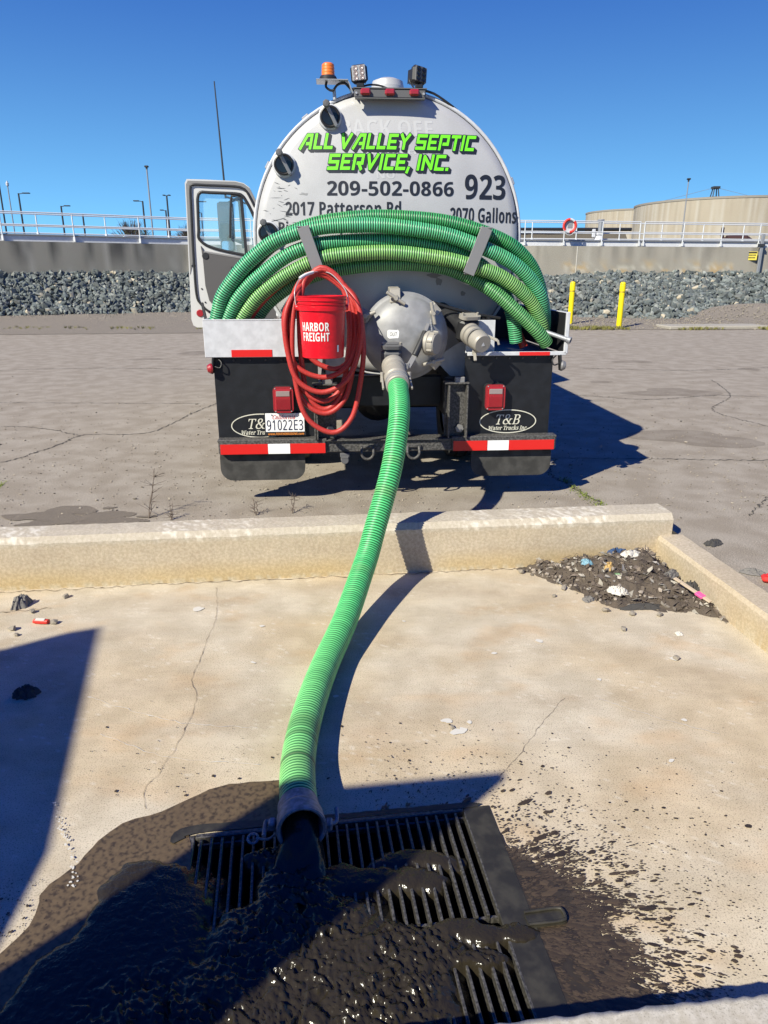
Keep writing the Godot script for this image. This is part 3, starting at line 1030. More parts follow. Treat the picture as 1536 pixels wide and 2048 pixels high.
func background() -> void:
	# gravel between the yard and the rocks
	var mb := MB.new()
	var nx := 150
	mb.grid(nx, 8, func(i, j):
		var x := lerpf(-40.0, 45.0, float(i) / (nx - 1))
		var yard := (20.6 + x * sin(PAD_YAW)) / cos(PAD_YAW)
		yard = minf(yard - 0.3, 21.1 + noise.get_noise_1d(x * 20) * 0.2) if x > -14.0 else minf(yard - 0.3, line_at(FOOT_LINE, x) - 2.5)
		var far := line_at(FOOT_LINE, x) + 0.7
		var t: float = j / 7.0
		return P(x, 0.158 + 0.16 * t + smoothstep(9.5, 13.0, x) * smoothstep(0.2, 1.0, t) * 0.35 + noise.get_noise_2d(x * 20, t * 40) * 0.03 * t, lerpf(yard, far, t)), null, Vector3.UP)
	var gs := put(mb, "gravel_strip", M["gravel_sheet"])
	tag(gs, "", "", "", "structure")
	var pb := rock_mesh(52)
	var ts := []
	for k in 5000:
		var x := rng.randf_range(-16.0, 20.0)
		var t := rng.randf()
		var s := rng.randf_range(0.012, 0.035)
		ts.append(Transform3D(Basis.from_euler(Vector3(rng.randf() * 6, rng.randf() * 6, 0)).scaled(Vector3(s, s, s)), P(x, 0.16 + 0.16 * t + smoothstep(9.5, 13.0, x) * smoothstep(0.2, 1.0, t) * 0.35, lerpf(21.1, line_at(FOOT_LINE, x) + 0.3, t))))
	tag(scatter("gravel", pb, ts, M["pebble"], gs), "", "", "", "stuff")
	# the bank of broken rock
	var bank := Node3D.new()
	bank.name = "rock_bank"
	add_child(bank)
	tag(bank, "", "", "", "structure")
	mb = MB.new()
	var nb := 220
	mb.grid(nb, 12, func(i, j): return bank_at(lerpf(-40.0, 45.0, float(i) / (nb - 1)), j / 11.0) - Vector3(0, 0.06, 0), null, Vector3.UP)
	put(mb, "soil", M["rock_soil"], bank)
	var kinds := []
	for k in 7:
		kinds.append(rock_mesh(100 + k))
	var mats := ["rock_a", "rock_b", "rock_b", "rock_a", "rock_c", "rock_b", "rock_a", "rock_c", "rock_d"]
	for k in 300:                                          # the stones that show largest, each its own
		var x := rng.randf_range(-14.6, -7.0) if k < 130 else rng.randf_range(5.4, 15.2)
		var t := rng.randf()
		if x > 10.5: t = lerpf(0.12, 1.0, t)
		var s := rng.randf_range(0.10, 0.165)
		var p := bank_at(x, t) + Vector3(0, s * 0.35, 0.02)
		again(kinds[k % 7], "rock", M[mats[rng.randi() % mats.size()] if rng.randf() < 0.97 else "rock_d"], bank, Transform3D(Basis.from_euler(Vector3(rng.randf() * 6.3, rng.randf() * 6.3, rng.randf() * 6.3)).scaled_local(Vector3(rng.randf_range(0.8, 1.4), rng.randf_range(0.6, 1.0), rng.randf_range(0.7, 1.2)) * s), p))
	var base_cols := [Color(0.105, 0.122, 0.122), Color(0.15, 0.168, 0.163), Color(0.13, 0.15, 0.146), Color(0.20, 0.21, 0.195), Color(0.085, 0.10, 0.10)]
	for kk in 5:
		var tt := []
		var cc := []
		for k in 3600:
			var x := rng.randf_range(-17.0, 19.0) if k < 3200 else rng.randf_range(-38.0, 44.0)
			var t := rng.randf_range(-0.03, 1.0)
			if x > 10.5 and x < 20.0: t = lerpf(0.1, 1.0, t)
			if x > 5.5 and x < 9.0 and t > 0.86: t *= 0.9
			var s := rng.randf_range(0.05, 0.125)
			tt.append(Transform3D(Basis.from_euler(Vector3(rng.randf() * 6.3, rng.randf() * 6.3, rng.randf() * 6.3)).scaled_local(Vector3(rng.randf_range(0.8, 1.5), rng.randf_range(0.5, 1.0), rng.randf_range(0.7, 1.2)) * s), bank_at(x, t) + Vector3(0, s * rng.randf_range(-0.3, 0.7), 0)))
			var c0: Color = base_cols[rng.randi() % 5] * rng.randf_range(0.6, 1.3)
			if rng.randf() < 0.025: c0 = Color(0.42, 0.37, 0.28)
			cc.append(c0)
		tag(scatter("small_rocks", kinds[kk], tt, M["rock"], bank, cc), "", "", "", "stuff")
	# retaining walls
	var spans := [[-40.0, -3.0, "long grey retaining wall with dark streaks, above the rocks left of the truck", "wall"], [-3.0, 45.0, "pale concrete retaining wall with rusty stains, above the rocks right of the truck", "wall"]]
	for sp in spans:
		var w := thing("retaining_wall", sp[2], sp[3])
		mb = MB.new()
		var nu := int((sp[1] - sp[0]) / 0.16)
		mb.grid(nu, 12, func(i, j):
			var x := lerpf(sp[0], sp[1], float(i) / (nu - 1))
			var q: float = j / 11.0
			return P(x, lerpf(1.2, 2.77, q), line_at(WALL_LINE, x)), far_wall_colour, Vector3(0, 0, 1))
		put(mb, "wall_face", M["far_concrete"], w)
		mb = MB.new()
		mb.col = Color(0.5, 0.46, 0.39)
		mb.grid(nu, 2, func(i, j):
			var x := lerpf(sp[0], sp[1], float(i) / (nu - 1))
			return P(x, 2.771, line_at(WALL_LINE, x) + j * 0.5), null, Vector3.UP)
		put(mb, "coping", M["far_concrete"], w)
		for x in ([-26.0, -19.0, -6.0] if sp[0] < -10 else [-1.0, 8.2, 19.0, 26.0]):
			mb = MB.new()
			mb.box(P(x, 1.99, line_at(WALL_LINE, x) - 0.004), Vector3(0.03, 1.54, 0.012))
			put(mb, "joint", M["pole_grey"] if sp[0] < -10 else M["scuff"], w)
	# raised ground behind the walls
	mb = MB.new()
	mb.grid(60, 2, func(i, j):
		var x := lerpf(-40.0, 45.0, i / 59.0)
		return P(x * (1.0 if j == 0 else 6.0), 2.5, line_at(WALL_LINE, x) + 0.5 if j == 0 else 300.0), null, Vector3.UP)
	tag(put(mb, "raised_ground", M["earth"]), "", "", "", "structure")
	# white channel along the wall top and the walkway behind it
	for sp in [[-38.0, -2.9, "white channel edge along the top of the left retaining wall"], [-2.9, 44.0, "white channel edge along the top of the right retaining wall"]]:
		var w := thing("channel_edge", sp[2], "walkway edge")
		mb = MB.new()
		var nu := int((sp[1] - sp[0]) / 0.4)
		mb.grid(nu, 3, func(i, j):
			var x := lerpf(sp[0], sp[1], float(i) / (nu - 1))
			return P(x, [2.772, 2.99, 3.03][j], line_at(WALL_LINE, x) + 0.22 + (0.0 if j < 2 else 0.06)), null, Vector3(0, 0, 1))
		put(mb, "white_side", M["white_paint"], w)
		mb = MB.new()
		var lp := PackedVector3Array()
		for i in nu:
			var x := lerpf(sp[0], sp[1], float(i) / (nu - 1))
			lp.append(P(x, 3.0, line_at(WALL_LINE, x) + 0.19))
		mb.tube(lp, 0.03, 6)
		put(mb, "pipe", M["pole_grey"], w)
		mb = MB.new()
		mb.grid(nu, 2, func(i, j):
			var x := lerpf(sp[0], sp[1], float(i) / (nu - 1))
			return P(x, 3.032, line_at(WALL_LINE, x) + 0.28 + j * 1.3), null, Vector3.UP)
		put(mb, "deck", M["pole_grey"], w)
	rails()
	far_things()

func rails() -> void:
	var runs := [
		[-15.6, -5.4, 0.14, 1.9, "pipe handrail on the left wall, nearest the yard"],
		[-15.0, -4.6, 1.15, 1.9, "pipe handrail on the left wall, the line farther back"],
		[4.2, 11.0, 0.14, 1.55, "white pipe handrail carrying the life ring, right of the tank"],
		[11.2, 24.0, 0.14, 1.62, "white pipe handrail on the right wall, in front of the round concrete tanks"],
		[4.4, 24.4, 1.15, 1.9, "white pipe handrail on the right wall, the line farther back"]]
	for r in runs:
		var o := thing("handrail", r[4], "handrail", Transform3D(), "handrails on the retaining walls")
		var cnt := int((r[1] - r[0]) / r[3])
		for h in [3.76, 3.34, 3.10]:
			if h < 3.2 and r[2] < 1.0 and r[0] < 11.0: continue
			var mb := MB.new()
			var lp := PackedVector3Array()
			for i in 25:
				var x := lerpf(r[0], r[1], i / 24.0)
				lp.append(P(x, h, line_at(WALL_LINE, x) + r[2]))
			mb.tube(lp, 0.024, 7)
			put(mb, "rail", M["rail_metal"], o)
		for k in cnt + 1:
			var x := lerpf(r[0], r[1], float(k) / cnt)
			var mb := MB.new()
			var q := P(x, 2.86 if r[2] < 1.0 else 3.03, line_at(WALL_LINE, x) + r[2])
			mb.cyl(q, q + Vector3(0, 3.76 - q.y, 0), 0.024, 0.024, 8)
			mb.box(q + Vector3(0, 0.02, 0), Vector3(0.07, 0.16, 0.09))
			put(mb, "post", M["rail_metal"], o)

func lamp(x: float, d: float, top: float, arm: float, label: String, dbl := false) -> void:
	var o := thing("street_lamp", label, "street lamp", Transform3D(Basis(), P(x, 2.5, d)), "dark lamp posts beyond the handrail")
	var mb := MB.new()
	mb.cyl(Vector3.ZERO, Vector3(0, top - 2.5, 0), 0.08, 0.06, 8)
	put(mb, "pole", M["pole_dark"], o)
	for s in ([-1.0, 1.0] if dbl else [1.0]):
		mb = MB.new()
		mb.bar(Vector3(0, top - 2.55, 0), Vector3(arm * 0.45 * s, top - 2.5, 0), 0.05, 0.05)
		put(mb, "arm", M["pole_dark"], o)
		mb = MB.new()
		mb.box(Vector3(arm * 0.8 * s, top - 2.49, 0), Vector3(absf(arm) * 0.7, 0.07, 0.3), 0.02)
		put(mb, "lamp_head", M["pole_dark"], o)

func far_things() -> void:
	lamp(-28.15, 60.0, 7.5, 0.75, "dark lamp post farthest left, its flat head pointing right")
	lamp(-25.0, 60.0, 6.6, 0.6, "short dark lamp post, second from the left, its head pointing right")
	lamp(-18.65, 60.0, 6.95, -0.6, "dark lamp post above the bush, its head pointing left")
	lamp(-16.75, 60.0, 7.35, 0.25, "dark lamp post with a double head, right of the tall mast", true)
	lamp(-23.4, 60.0, 6.0, 0.3, "lowest dark lamp post, a headless stub between the rails")
	lamp(-18.05, 64.0, 6.6, -0.4, "small dark lamp post close behind the tall mast")
	lamp(-17.0, 72.0, 7.0, -0.3, "small dark post just right of the double lamp")
	lamp(-14.6, 60.0, 6.9, 0.75, "dark lamp post seen through the cab door's window")
	var masts := [[-9.95, 33.0, 2.9, 5.92, 0.028, "tall thin grey mast with a small black box on top, left of the truck"], [14.0, 36.0, 3.0, 5.78, 0.022, "thin grey mast with a black cap, before the big concrete tank"], [-15.75, 32.0, 2.9, 5.75, 0.03, "thick dark pole cut off by the left edge"], [-14.93, 31.0, 2.9, 4.95, 0.02, "slim mast with a white instrument on top, near the left edge"]]
	for k in masts.size():
		var q: Array = masts[k]
		var o := thing("mast", q[5], "mast", Transform3D(Basis(), P(q[0], q[2], q[1])))
		var h: float = q[3] - q[2]
		var mb := MB.new()
		mb.cyl(Vector3.ZERO, Vector3(0, h, 0), q[4] * 1.2, q[4], 8)
		put(mb, "pole", M["pole_grey"] if k != 2 else M["pole_dark"], o)
		mb = MB.new()
		if k == 3:
			mb.cyl(Vector3(0, h, 0), Vector3(0, h + 0.14, 0), 0.05, 0.06, 10, 0.02)
			mb.cyl(Vector3(0, h + 0.14, 0), Vector3(0, h + 0.2, 0), 0.03, 0.02, 8)
		else:
			mb.box(Vector3(0, h, 0), Vector3(0.16, 0.07, 0.14), 0.02)
			mb.box(Vector3(0, h - 0.07, 0), Vector3(0.07, 0.08, 0.07), 0.01)
		put(mb, "head", M["white_paint"] if k == 3 else M["pole_dark"], o)
	var bushes := [[-14.8, 45.0, 1.5, 1.75, "rounded bush, bare and brown on one side, seen through the left handrail", 0.35], [-11.4, 45.0, 1.3, 1.5, "bare brown shrub seen through the cab door's window", 0.05], [-13.2, 50.0, 0.9, 0.9, "low bare shrub behind the handrail, between bush and truck", 0.05]]
	for bq in bushes:
		var o := thing("bush", bq[4], "bush", Transform3D(Basis(), P(bq[0], 2.9, bq[1])))
		var mb := MB.new()
		var lf := MB.new()
		for k in 190:
			var an := rng.randf() * TAU
			var up := rng.randf_range(0.15, 1.35)
			var dir := Vector3(cos(an) * cos(up), sin(up), sin(an) * cos(up))
			var l: float = rng.randf_range(0.75, 1.02)
			var tip := Vector3(dir.x * bq[2], dir.y * bq[3], dir.z * bq[2]) * l
			var mid := tip * 0.5 + Vector3(rng.randf_range(-0.1, 0.1), 0.12, 0)
			mb.tube(PackedVector3Array([Vector3(dir.x * 0.1, 0, dir.z * 0.1), mid, tip]), 0.022, 4, false, 0.006)
			for e in 2:
				mb.tube(PackedVector3Array([mid.lerp(tip, e * 0.5), tip + Vector3(rng.randf_range(-0.25, 0.25), rng.randf_range(-0.1, 0.22), rng.randf_range(-0.2, 0.2))]), 0.011, 3, false, 0.004)
		for k in int(5200 * bq[5]):
			var c0 := Vector3(rng.randf_range(-0.15, 1.0) * bq[2], pow(rng.randf(), 0.8) * bq[3] * 0.75, rng.randf_range(-0.9, 0.9) * bq[2])
			if (c0 / Vector3(bq[2], bq[3], bq[2])).length() > 0.9: continue
			if fine.get_noise_3d(c0.x * 8, c0.y * 8, c0.z * 8) < -0.12: continue
			var a := Vector3(rng.randfn(), rng.randfn(), rng.randfn()).normalized() * 0.05
			var b := a.cross(Vector3(rng.randfn(), rng.randfn(), rng.randfn())).normalized() * 0.028
			lf.face([c0 - a, c0 + b, c0 + a, c0 - b], Vector3.UP)
		put(mb, "twigs", M["twig"], o)
		if lf.ix.size():
			put(lf, "leaves", M["leaf_dark"], o)
	# round concrete tanks
	var tanks := [[31.5, 70.5, 8.3, 7.52, "big round concrete tank at the right edge, streaked with lime"], [29.2, 88.0, 6.0, 8.15, "round concrete tank farther back, half hidden by the big one"]]
	for tq in tanks:
		var o := thing("concrete_tank", tq[4], "storage tank", Transform3D(Basis(), P(tq[0], 2.4, tq[1])))
		var h: float = tq[3] - 2.4
		var mb := MB.new()
		var m := 260
		mb.grid(m + 1, 10, func(i, j):
			var an: float = TAU * i / m
			return Vector3(sin(an) * tq[2], h * j / 9.0, cos(an) * tq[2]), func(p):
				var s: float = noise.get_noise_2d(atan2(p.x, p.z) * 700.0, p.y * 2.0 + tq[0]) * 0.5 + 0.5
				var a: float = noise.get_noise_2d(atan2(p.x, p.z) * 120.0 + 50, p.y * 12.0) * 0.5 + 0.5
				var c0 := Color(0.41, 0.355, 0.275).lerp(Color(0.48, 0.425, 0.34), a)
				c0 = c0.lerp(Color(0.56, 0.53, 0.47), smoothstep(0.52, 0.72, s) * 0.55)
				return c0.lerp(Color(0.30, 0.26, 0.21), smoothstep(0.45, 0.25, s) * 0.4), Vector3(0, 0, 1))
		# the wall turns with the circle: give it outward normals
		for k in mb.n.size():
			mb.n[k] = Vector3(mb.v[k].x, 0, mb.v[k].z).normalized()
		put(mb, "tank_wall", M["far_concrete"], o)
		mb = MB.new()
		mb.col = Color(0.36, 0.33, 0.29)
		mb.lathe(PackedVector2Array([Vector2(tq[2] + 0.04, -0.1), Vector2(tq[2] + 0.06, 0.06), Vector2(tq[2] - 0.3, 0.1), Vector2(tq[2] - 0.3, -0.6), Vector2(0, -0.6)]), Transform3D(Basis(), Vector3(0, h, 0)), 96)
		put(mb, "rim", M["far_concrete"], o)
	var frames := [[29.3, 69.0, 0.9, 1.0, "black tripod frame with stay wires on top of the big concrete tank"], [31.0, 88.0, 0.85, 0.9, "small black tripod frame with stay wires on the farther concrete tank"]]
	for fq in frames:
		var o := thing("tripod_frame", fq[4], "steel frame", Transform3D(Basis(), P(fq[0], 7.3, fq[1])), "tripod frames on the concrete tanks")
		for k in 4:
			var an := TAU * (k + 0.5) / 4.0
			var mb := MB.new()
			mb.bar(Vector3(cos(an) * 0.55, 0, sin(an) * 0.55) * fq[3], Vector3(cos(an) * 0.22, 1.5 * fq[3], sin(an) * 0.22), 0.07, 0.07)
			put(mb, "leg", M["pole_dark"], o)
		var mb2 := MB.new()
		mb2.box(Vector3(0, 1.52 * fq[3], 0), Vector3(0.6, 0.2, 0.6) * fq[3], 0.02)
		mb2.box(Vector3(0, 0.75 * fq[3], 0), Vector3(0.75, 0.06, 0.75) * fq[3])
		put(mb2, "head", M["pole_dark"], o)
		mb2 = MB.new()
		for s in [-1.0, 1.0]:
			mb2.tube(PackedVector3Array([Vector3(0.2 * s, 1.5 * fq[3], 0), Vector3(5.5 * s, 0.2, 0.6)]), 0.014, 4)
		put(mb2, "stay_wires", M["pole_grey"], o)
	# earth bank with a black pipe along its top
	var mbb := MB.new()
	mbb.grid(60, 6, func(i, j):
		var x := lerpf(2.0, 19.0, i / 59.0)
		return P(x, lerpf(2.4, 4.72, j / 5.0) + noise.get_noise_2d(x * 30, j * 50) * 0.08, 57.0 + j * 0.7), null, Vector3(0, 1, 1))
	tag(put(mbb, "earth_bank", M["earth"]), "", "", "", "structure")
	mbb = MB.new()
	mbb.cyl(P(2.0, 4.92, 60.0), P(19.4, 4.92, 60.2), 0.13, 0.13, 8)
	tag(put(mbb, "black_pipe", M["black_plastic"]), "long black pipe lying along the earth bank, behind the life ring", "pipe")
	# life ring on the rail
	var lr := thing("life_ring", "red and white life ring hung on the handrail right of the tank", "life ring", Transform3D(Basis(), P(7.72, 3.545, 31.95)))
	for k in 8:
		var arc := PackedVector3Array()
		for i in 7:
			var an := TAU * (k + i / 6.0) / 8.0
			arc.append(Vector3(cos(an) * 0.25, sin(an) * 0.25, 0))
		mbb = MB.new()
		mbb.tube(arc, 0.055, 8)
		put(mbb, "ring_segment", M["white_paint"] if k % 4 == 1 else M["ring_red"], lr)
	mbb = MB.new()
	mbb.box(Vector3(0, 0, -0.06), Vector3(0.42, 0.46, 0.02), 0.005)
	put(mbb, "backing_board", M["white_paint"], lr)
	mbb = MB.new()
	mbb.box(Vector3(0.02, 0.02, -0.04), Vector3(0.2, 0.2, 0.012), 0.003)
	put(mbb, "notice", M["pole_grey"], lr)
	mbb = MB.new()
	var lp := PackedVector3Array()
	for i in 17:
		var an := PI + PI * i / 16.0
		lp.append(Vector3(cos(an) * 0.27, sin(an) * 0.36, 0.03))
	mbb.tube(lp, 0.012, 5)
	put(mbb, "rope", M["white_paint"], lr)
	# gate actuator
	var va := thing("valve_actuator", "white and grey valve actuator standing behind the right handrail", "valve", Transform3D(Basis(), P(9.38, 3.03, 33.4)))
	mbb = MB.new()
	mbb.cyl(Vector3.ZERO, Vector3(0, 0.2, 0), 0.2, 0.14, 12, 0.03)
	mbb.box(Vector3(0.02, 0.28, 0), Vector3(0.3, 0.16, 0.26), 0.04)
	put(mbb, "base", M["white_paint"], va)
	mbb = MB.new()
	mbb.cyl(Vector3(0.03, 0.36, 0), Vector3(0.03, 0.8, 0), 0.10, 0.10, 12, 0.02)
	mbb.cyl(Vector3(0.03, 0.8, 0), Vector3(0.03, 0.86, 0), 0.15, 0.15, 12, 0.02)
	put(mbb, "motor", M["pole_grey"], va)
	mbb = MB.new()
	mbb.box(Vector3(-0.24, 0.3, 0), Vector3(0.14, 0.34, 0.12), 0.02)
	put(mbb, "control_box", M["white_paint"], va)
	# brown pipe bend
	var bp := thing("brown_pipe", "rust brown pipe with an upturned end, behind the right handrail", "pipe", Transform3D(Basis(), P(16.0, 3.0, 36.2)))
	mbb = MB.new()
	mbb.tube(smooth_path([Vector3(-0.02, 0.72, 0), Vector3(-0.02, 0.42, 0), Vector3(0.05, 0.24, 0), Vector3(0.3, 0.16, 0)], 0.06), 0.07, 10)
	put(mbb, "bend", M["rust_brown"], bp)
	mbb = MB.new()
	mbb.cyl(Vector3(0.2, 0.2, 0), Vector3(1.1, 0.22, 0), 0.17, 0.17, 14)
	mbb.cyl(Vector3(1.1, 0.22, 0), Vector3(1.5, 0.10, 0), 0.17, 0.07, 14)
	put(mbb, "body", M["rust_brown"], bp)
	# sign on the wall
	var sg := thing("warning_sign", "small yellow sign with two lines of dark print on the right wall", "sign", Transform3D(Basis(Vector3.UP, -0.19), P(16.35, 2.41, 33.78)))
	mbb = MB.new()
	mbb.box(Vector3.ZERO, Vector3(0.46, 0.36, 0.012), 0.004)
	put(mbb, "plate", M["sign_yellow"], sg)
	mbb = MB.new()
	mbb.box(Vector3(0, 0.135, 0.009), Vector3(0.42, 0.06, 0.004))
	for k in 7:
		mbb.box(Vector3(-0.16 + k * 0.053, 0.03, 0.009), Vector3(0.034, 0.055, 0.004))
	for k in 6:
		mbb.box(Vector3(-0.14 + k * 0.055, -0.075, 0.009), Vector3(0.038, 0.055, 0.004))
	put(mbb, "print", M["print_dark"], sg)
	# steel post at the right edge
	var sp := thing("wall_post", "grey steel post fixed to the face of the right wall, at the picture's edge", "post", Transform3D(Basis(), P(16.72, 1.6, 33.75)))
	mbb = MB.new()
	mbb.box(Vector3(0, 0.82, 0), Vector3(0.13, 1.75, 0.10), 0.015)
	put(mbb, "post", M["pole_grey"], sp)
	mbb = MB.new()
	mbb.box(Vector3(-0.05, 1.25, 0.06), Vector3(0.3, 0.12, 0.08), 0.01)
	put(mbb, "clamp", M["pole_dark"], sp)
	# bollards
	var bl: Node3D
	for q in [[5.69, 22.6, "yellow bollard nearer the truck, in front of the rocks"], [6.85, 21.5, "yellow bollard farther from the truck, second from the left"]]:
		if bl == null:
			bl = thing("bollard", q[2], "bollard", Transform3D(), "yellow bollards at the yard's edge")
			var mb := MB.new()
			mb.lathe(PackedVector2Array([Vector2(0.085, 0), Vector2(0.078, 0.03), Vector2(0.078, 1.03), Vector2(0.084, 1.04), Vector2(0.084, 1.20), Vector2(0.08, 1.21), Vector2(0.08, 1.25), Vector2(0.065, 1.285), Vector2(0.03, 1.30), Vector2(0, 1.302)]), Transform3D(), 20)
			put(mb, "post", M["yellow_paint"], bl)
			mb = MB.new()
			mb.lathe(PackedVector2Array([Vector2(0.0795, 0), Vector2(0.0815, 0.004), Vector2(0.0815, 0.012), Vector2(0.0795, 0.016)]), Transform3D(Basis(), Vector3(0, 1.015, 0)), 20)
			put(mb, "dark_band", M["pole_dark"], bl)
		else:
			bl = bl.duplicate()
			bl.name = numbered("bollard")
			add_child(bl)
			bl.set_meta("label", q[2])
		bl.position = P(q[0], 0.15, q[1])
	# low concrete slabs set in the gravel
	var sl := thing("concrete_slab", "flat pale concrete slab set in the gravel right of the bollards", "slab", Transform3D(Basis(Vector3.UP, 0.1), P(9.6, 0.2, 21.6)))
	mbb = MB.new()
	mbb.col = Color(0.42, 0.39, 0.33)
	mbb.box(Vector3.ZERO, Vector3(3.0, 0.1, 0.9), 0.02)
	put(mbb, "slab_body", M["far_concrete"], sl)
	# strip of weeds at the gravel's edge
	var ts := []
	var cs := []
	var gb := MB.new()
	for k in 4:
		var an := k * 1.6
		gb.face([Vector3(-0.02, 0, 0), Vector3(0.02, 0, 0), Vector3(cos(an) * 0.06, 0.12, sin(an) * 0.06)], Vector3(0, 0.3, 1))
	for k in 2600:
		var x := rng.randf_range(5.0, 15.5) if k < 1500 else rng.randf_range(-14.5, 15.5)
		if noise.get_noise_1d(x * 25) < -0.05: continue
		ts.append(Transform3D(Basis(Vector3.UP, rng.randf() * 6).scaled(Vector3.ONE * rng.randf_range(0.3, 0.9)), P(x, 0.16, 21.2 + rng.randfn(0, 0.18))))
		cs.append(Color(0.20, 0.19, 0.05) * rng.randf_range(0.6, 1.2))
	tag(scatter("weeds", gb.mesh(), ts, M["rock"], self, cs), "low yellowish weeds along the gravel's edge by the bollards", "weeds", "", "stuff")

# ---------------------------------------------------------------- the tank truck
const TC := Vector2(0.025, 1.767)          # middle of the tank's rear head
const TRAD := 0.922

func head_z(x: float, y: float) -> float:
	var r := Vector2(x, y).distance_to(TC) / TRAD
	return -0.46 + 0.105 * (1.0 - r * r)

func on_head(off: float) -> Callable:
	return func(p: Vector3): return Vector3(p.x, p.y, head_z(p.x, p.y) + off)

func on_plane(z: float) -> Callable:
	return func(p: Vector3): return Vector3(p.x, p.y, z)

func glyph(ch: String) -> Array:          # [width, strokes]
	match ch:
		"A": return [0.95, [[[0.04, 0.0], [0.5, 0.89], [0.84, 0.89], [0.84, 0.0]], [[0.47, 0.36], [0.84, 0.36]]]]
		"L": return [0.70, [[[0.11, 1.0], [0.11, 0.11], [0.70, 0.11]]]]
		"V": return [0.92, [[[0.11, 1.0], [0.40, 0.10], [0.86, 1.0]]]]
		"E": return [0.76, [[[0.76, 0.89], [0.11, 0.89], [0.11, 0.11], [0.76, 0.11]], [[0.11, 0.5], [0.66, 0.5]]]]
		"Y": return [0.86, [[[0.08, 1.0], [0.43, 0.5], [0.80, 1.0]], [[0.43, 0.58], [0.43, 0.0]]]]
		"S": return [0.82, [[[0.82, 0.89], [0.11, 0.89], [0.11, 0.5], [0.71, 0.5], [0.71, 0.11], [0.0, 0.11]]]]
		"P": return [0.82, [[[0.11, 0.0], [0.11, 0.89], [0.71, 0.89], [0.71, 0.40], [0.30, 0.40]]]]
		"T": return [0.76, [[[0.0, 0.89], [0.76, 0.89]], [[0.38, 0.9], [0.38, 0.0]]]]
		"I": return [0.22, [[[0.11, 1.0], [0.11, 0.0]]]]
		"C": return [0.76, [[[0.76, 0.89], [0.11, 0.89], [0.11, 0.11], [0.76, 0.11]]]]
		"R": return [0.84, [[[0.11, 0.0], [0.11, 0.89], [0.71, 0.89], [0.71, 0.42], [0.30, 0.42]], [[0.44, 0.45], [0.72, 0.0]]]]
		"N": return [0.86, [[[0.11, 0.0], [0.11, 0.86], [0.75, 0.14], [0.75, 1.0]]]]
		",": return [0.22, [[[0.13, 0.22], [0.03, -0.18]]]]
		".": return [0.22, [[[0.0, 0.11], [0.22, 0.11]]]]
	return [0.26, []]

func stroke_words(words: String, x0: float, x1: float, y0: float, h: float, root: Node, back_mb: MB) -> void:
	var total := 0.0
	for ch in words:
		total += glyph(ch)[0] + 0.13
	total -= 0.13
	var k := (x1 - x0 - 0.22 * h) / total
	var x := 0.0
	var order := 0
	for ch in words:
		var g := glyph(ch)
		var polys := []
		for s in g[1]:
			var line := PackedVector2Array()
			for q in s:
				line.append(Vector2(q[0], q[1]))
			for poly in Geometry2D.offset_polyline(line, 0.098, Geometry2D.JOIN_MITER, Geometry2D.END_BUTT):
				if polys.size() and true:
					var mg := Geometry2D.merge_polygons(polys[0], poly)
					polys[0] = mg[0]
				else:
					polys.append(poly)
		for poly in polys:
			var place := func(q: Vector2) -> Vector2: return Vector2(x0 + (x + q.x) * k + q.y * 0.22 * h, y0 + q.y * h)
			var body := PackedVector2Array()
			for q in poly:
				body.append(place.call(q))
			var tris := PackedVector3Array()
			for id in Geometry2D.triangulate_polygon(body):
				tris.append(Vector3(body[id].x, body[id].y, 0))
			var lm := MB.new()
			lay(lm, tris, on_head(0.0042), Vector3(0, 0, 1), 0.06)
			put(lm, "green_letter", M["print_green"], root)
			var out := Geometry2D.offset_polygon(body, 0.0045, Geometry2D.JOIN_MITER)[0]
			var all := out
			for e in range(1, 6):
				var sh := PackedVector2Array()
				for q in out:
					sh.append(q + Vector2(0.0032, -0.0028) * e)
				all = Geometry2D.merge_polygons(all, sh)[0]
			tris = PackedVector3Array()
			for id in Geometry2D.triangulate_polygon(all):
				tris.append(Vector3(all[id].x, all[id].y, 0))
			lay(back_mb, tris, on_head(0.0022 + 0.0003 * (order % 3)), Vector3(0, 0, 1), 0.06)
		x += g[0] + 0.13
		order += 1

func part(mb: MB, called: String, mat: String, parent: Node) -> MeshInstance3D:
	return put(mb, called, M[mat], parent)

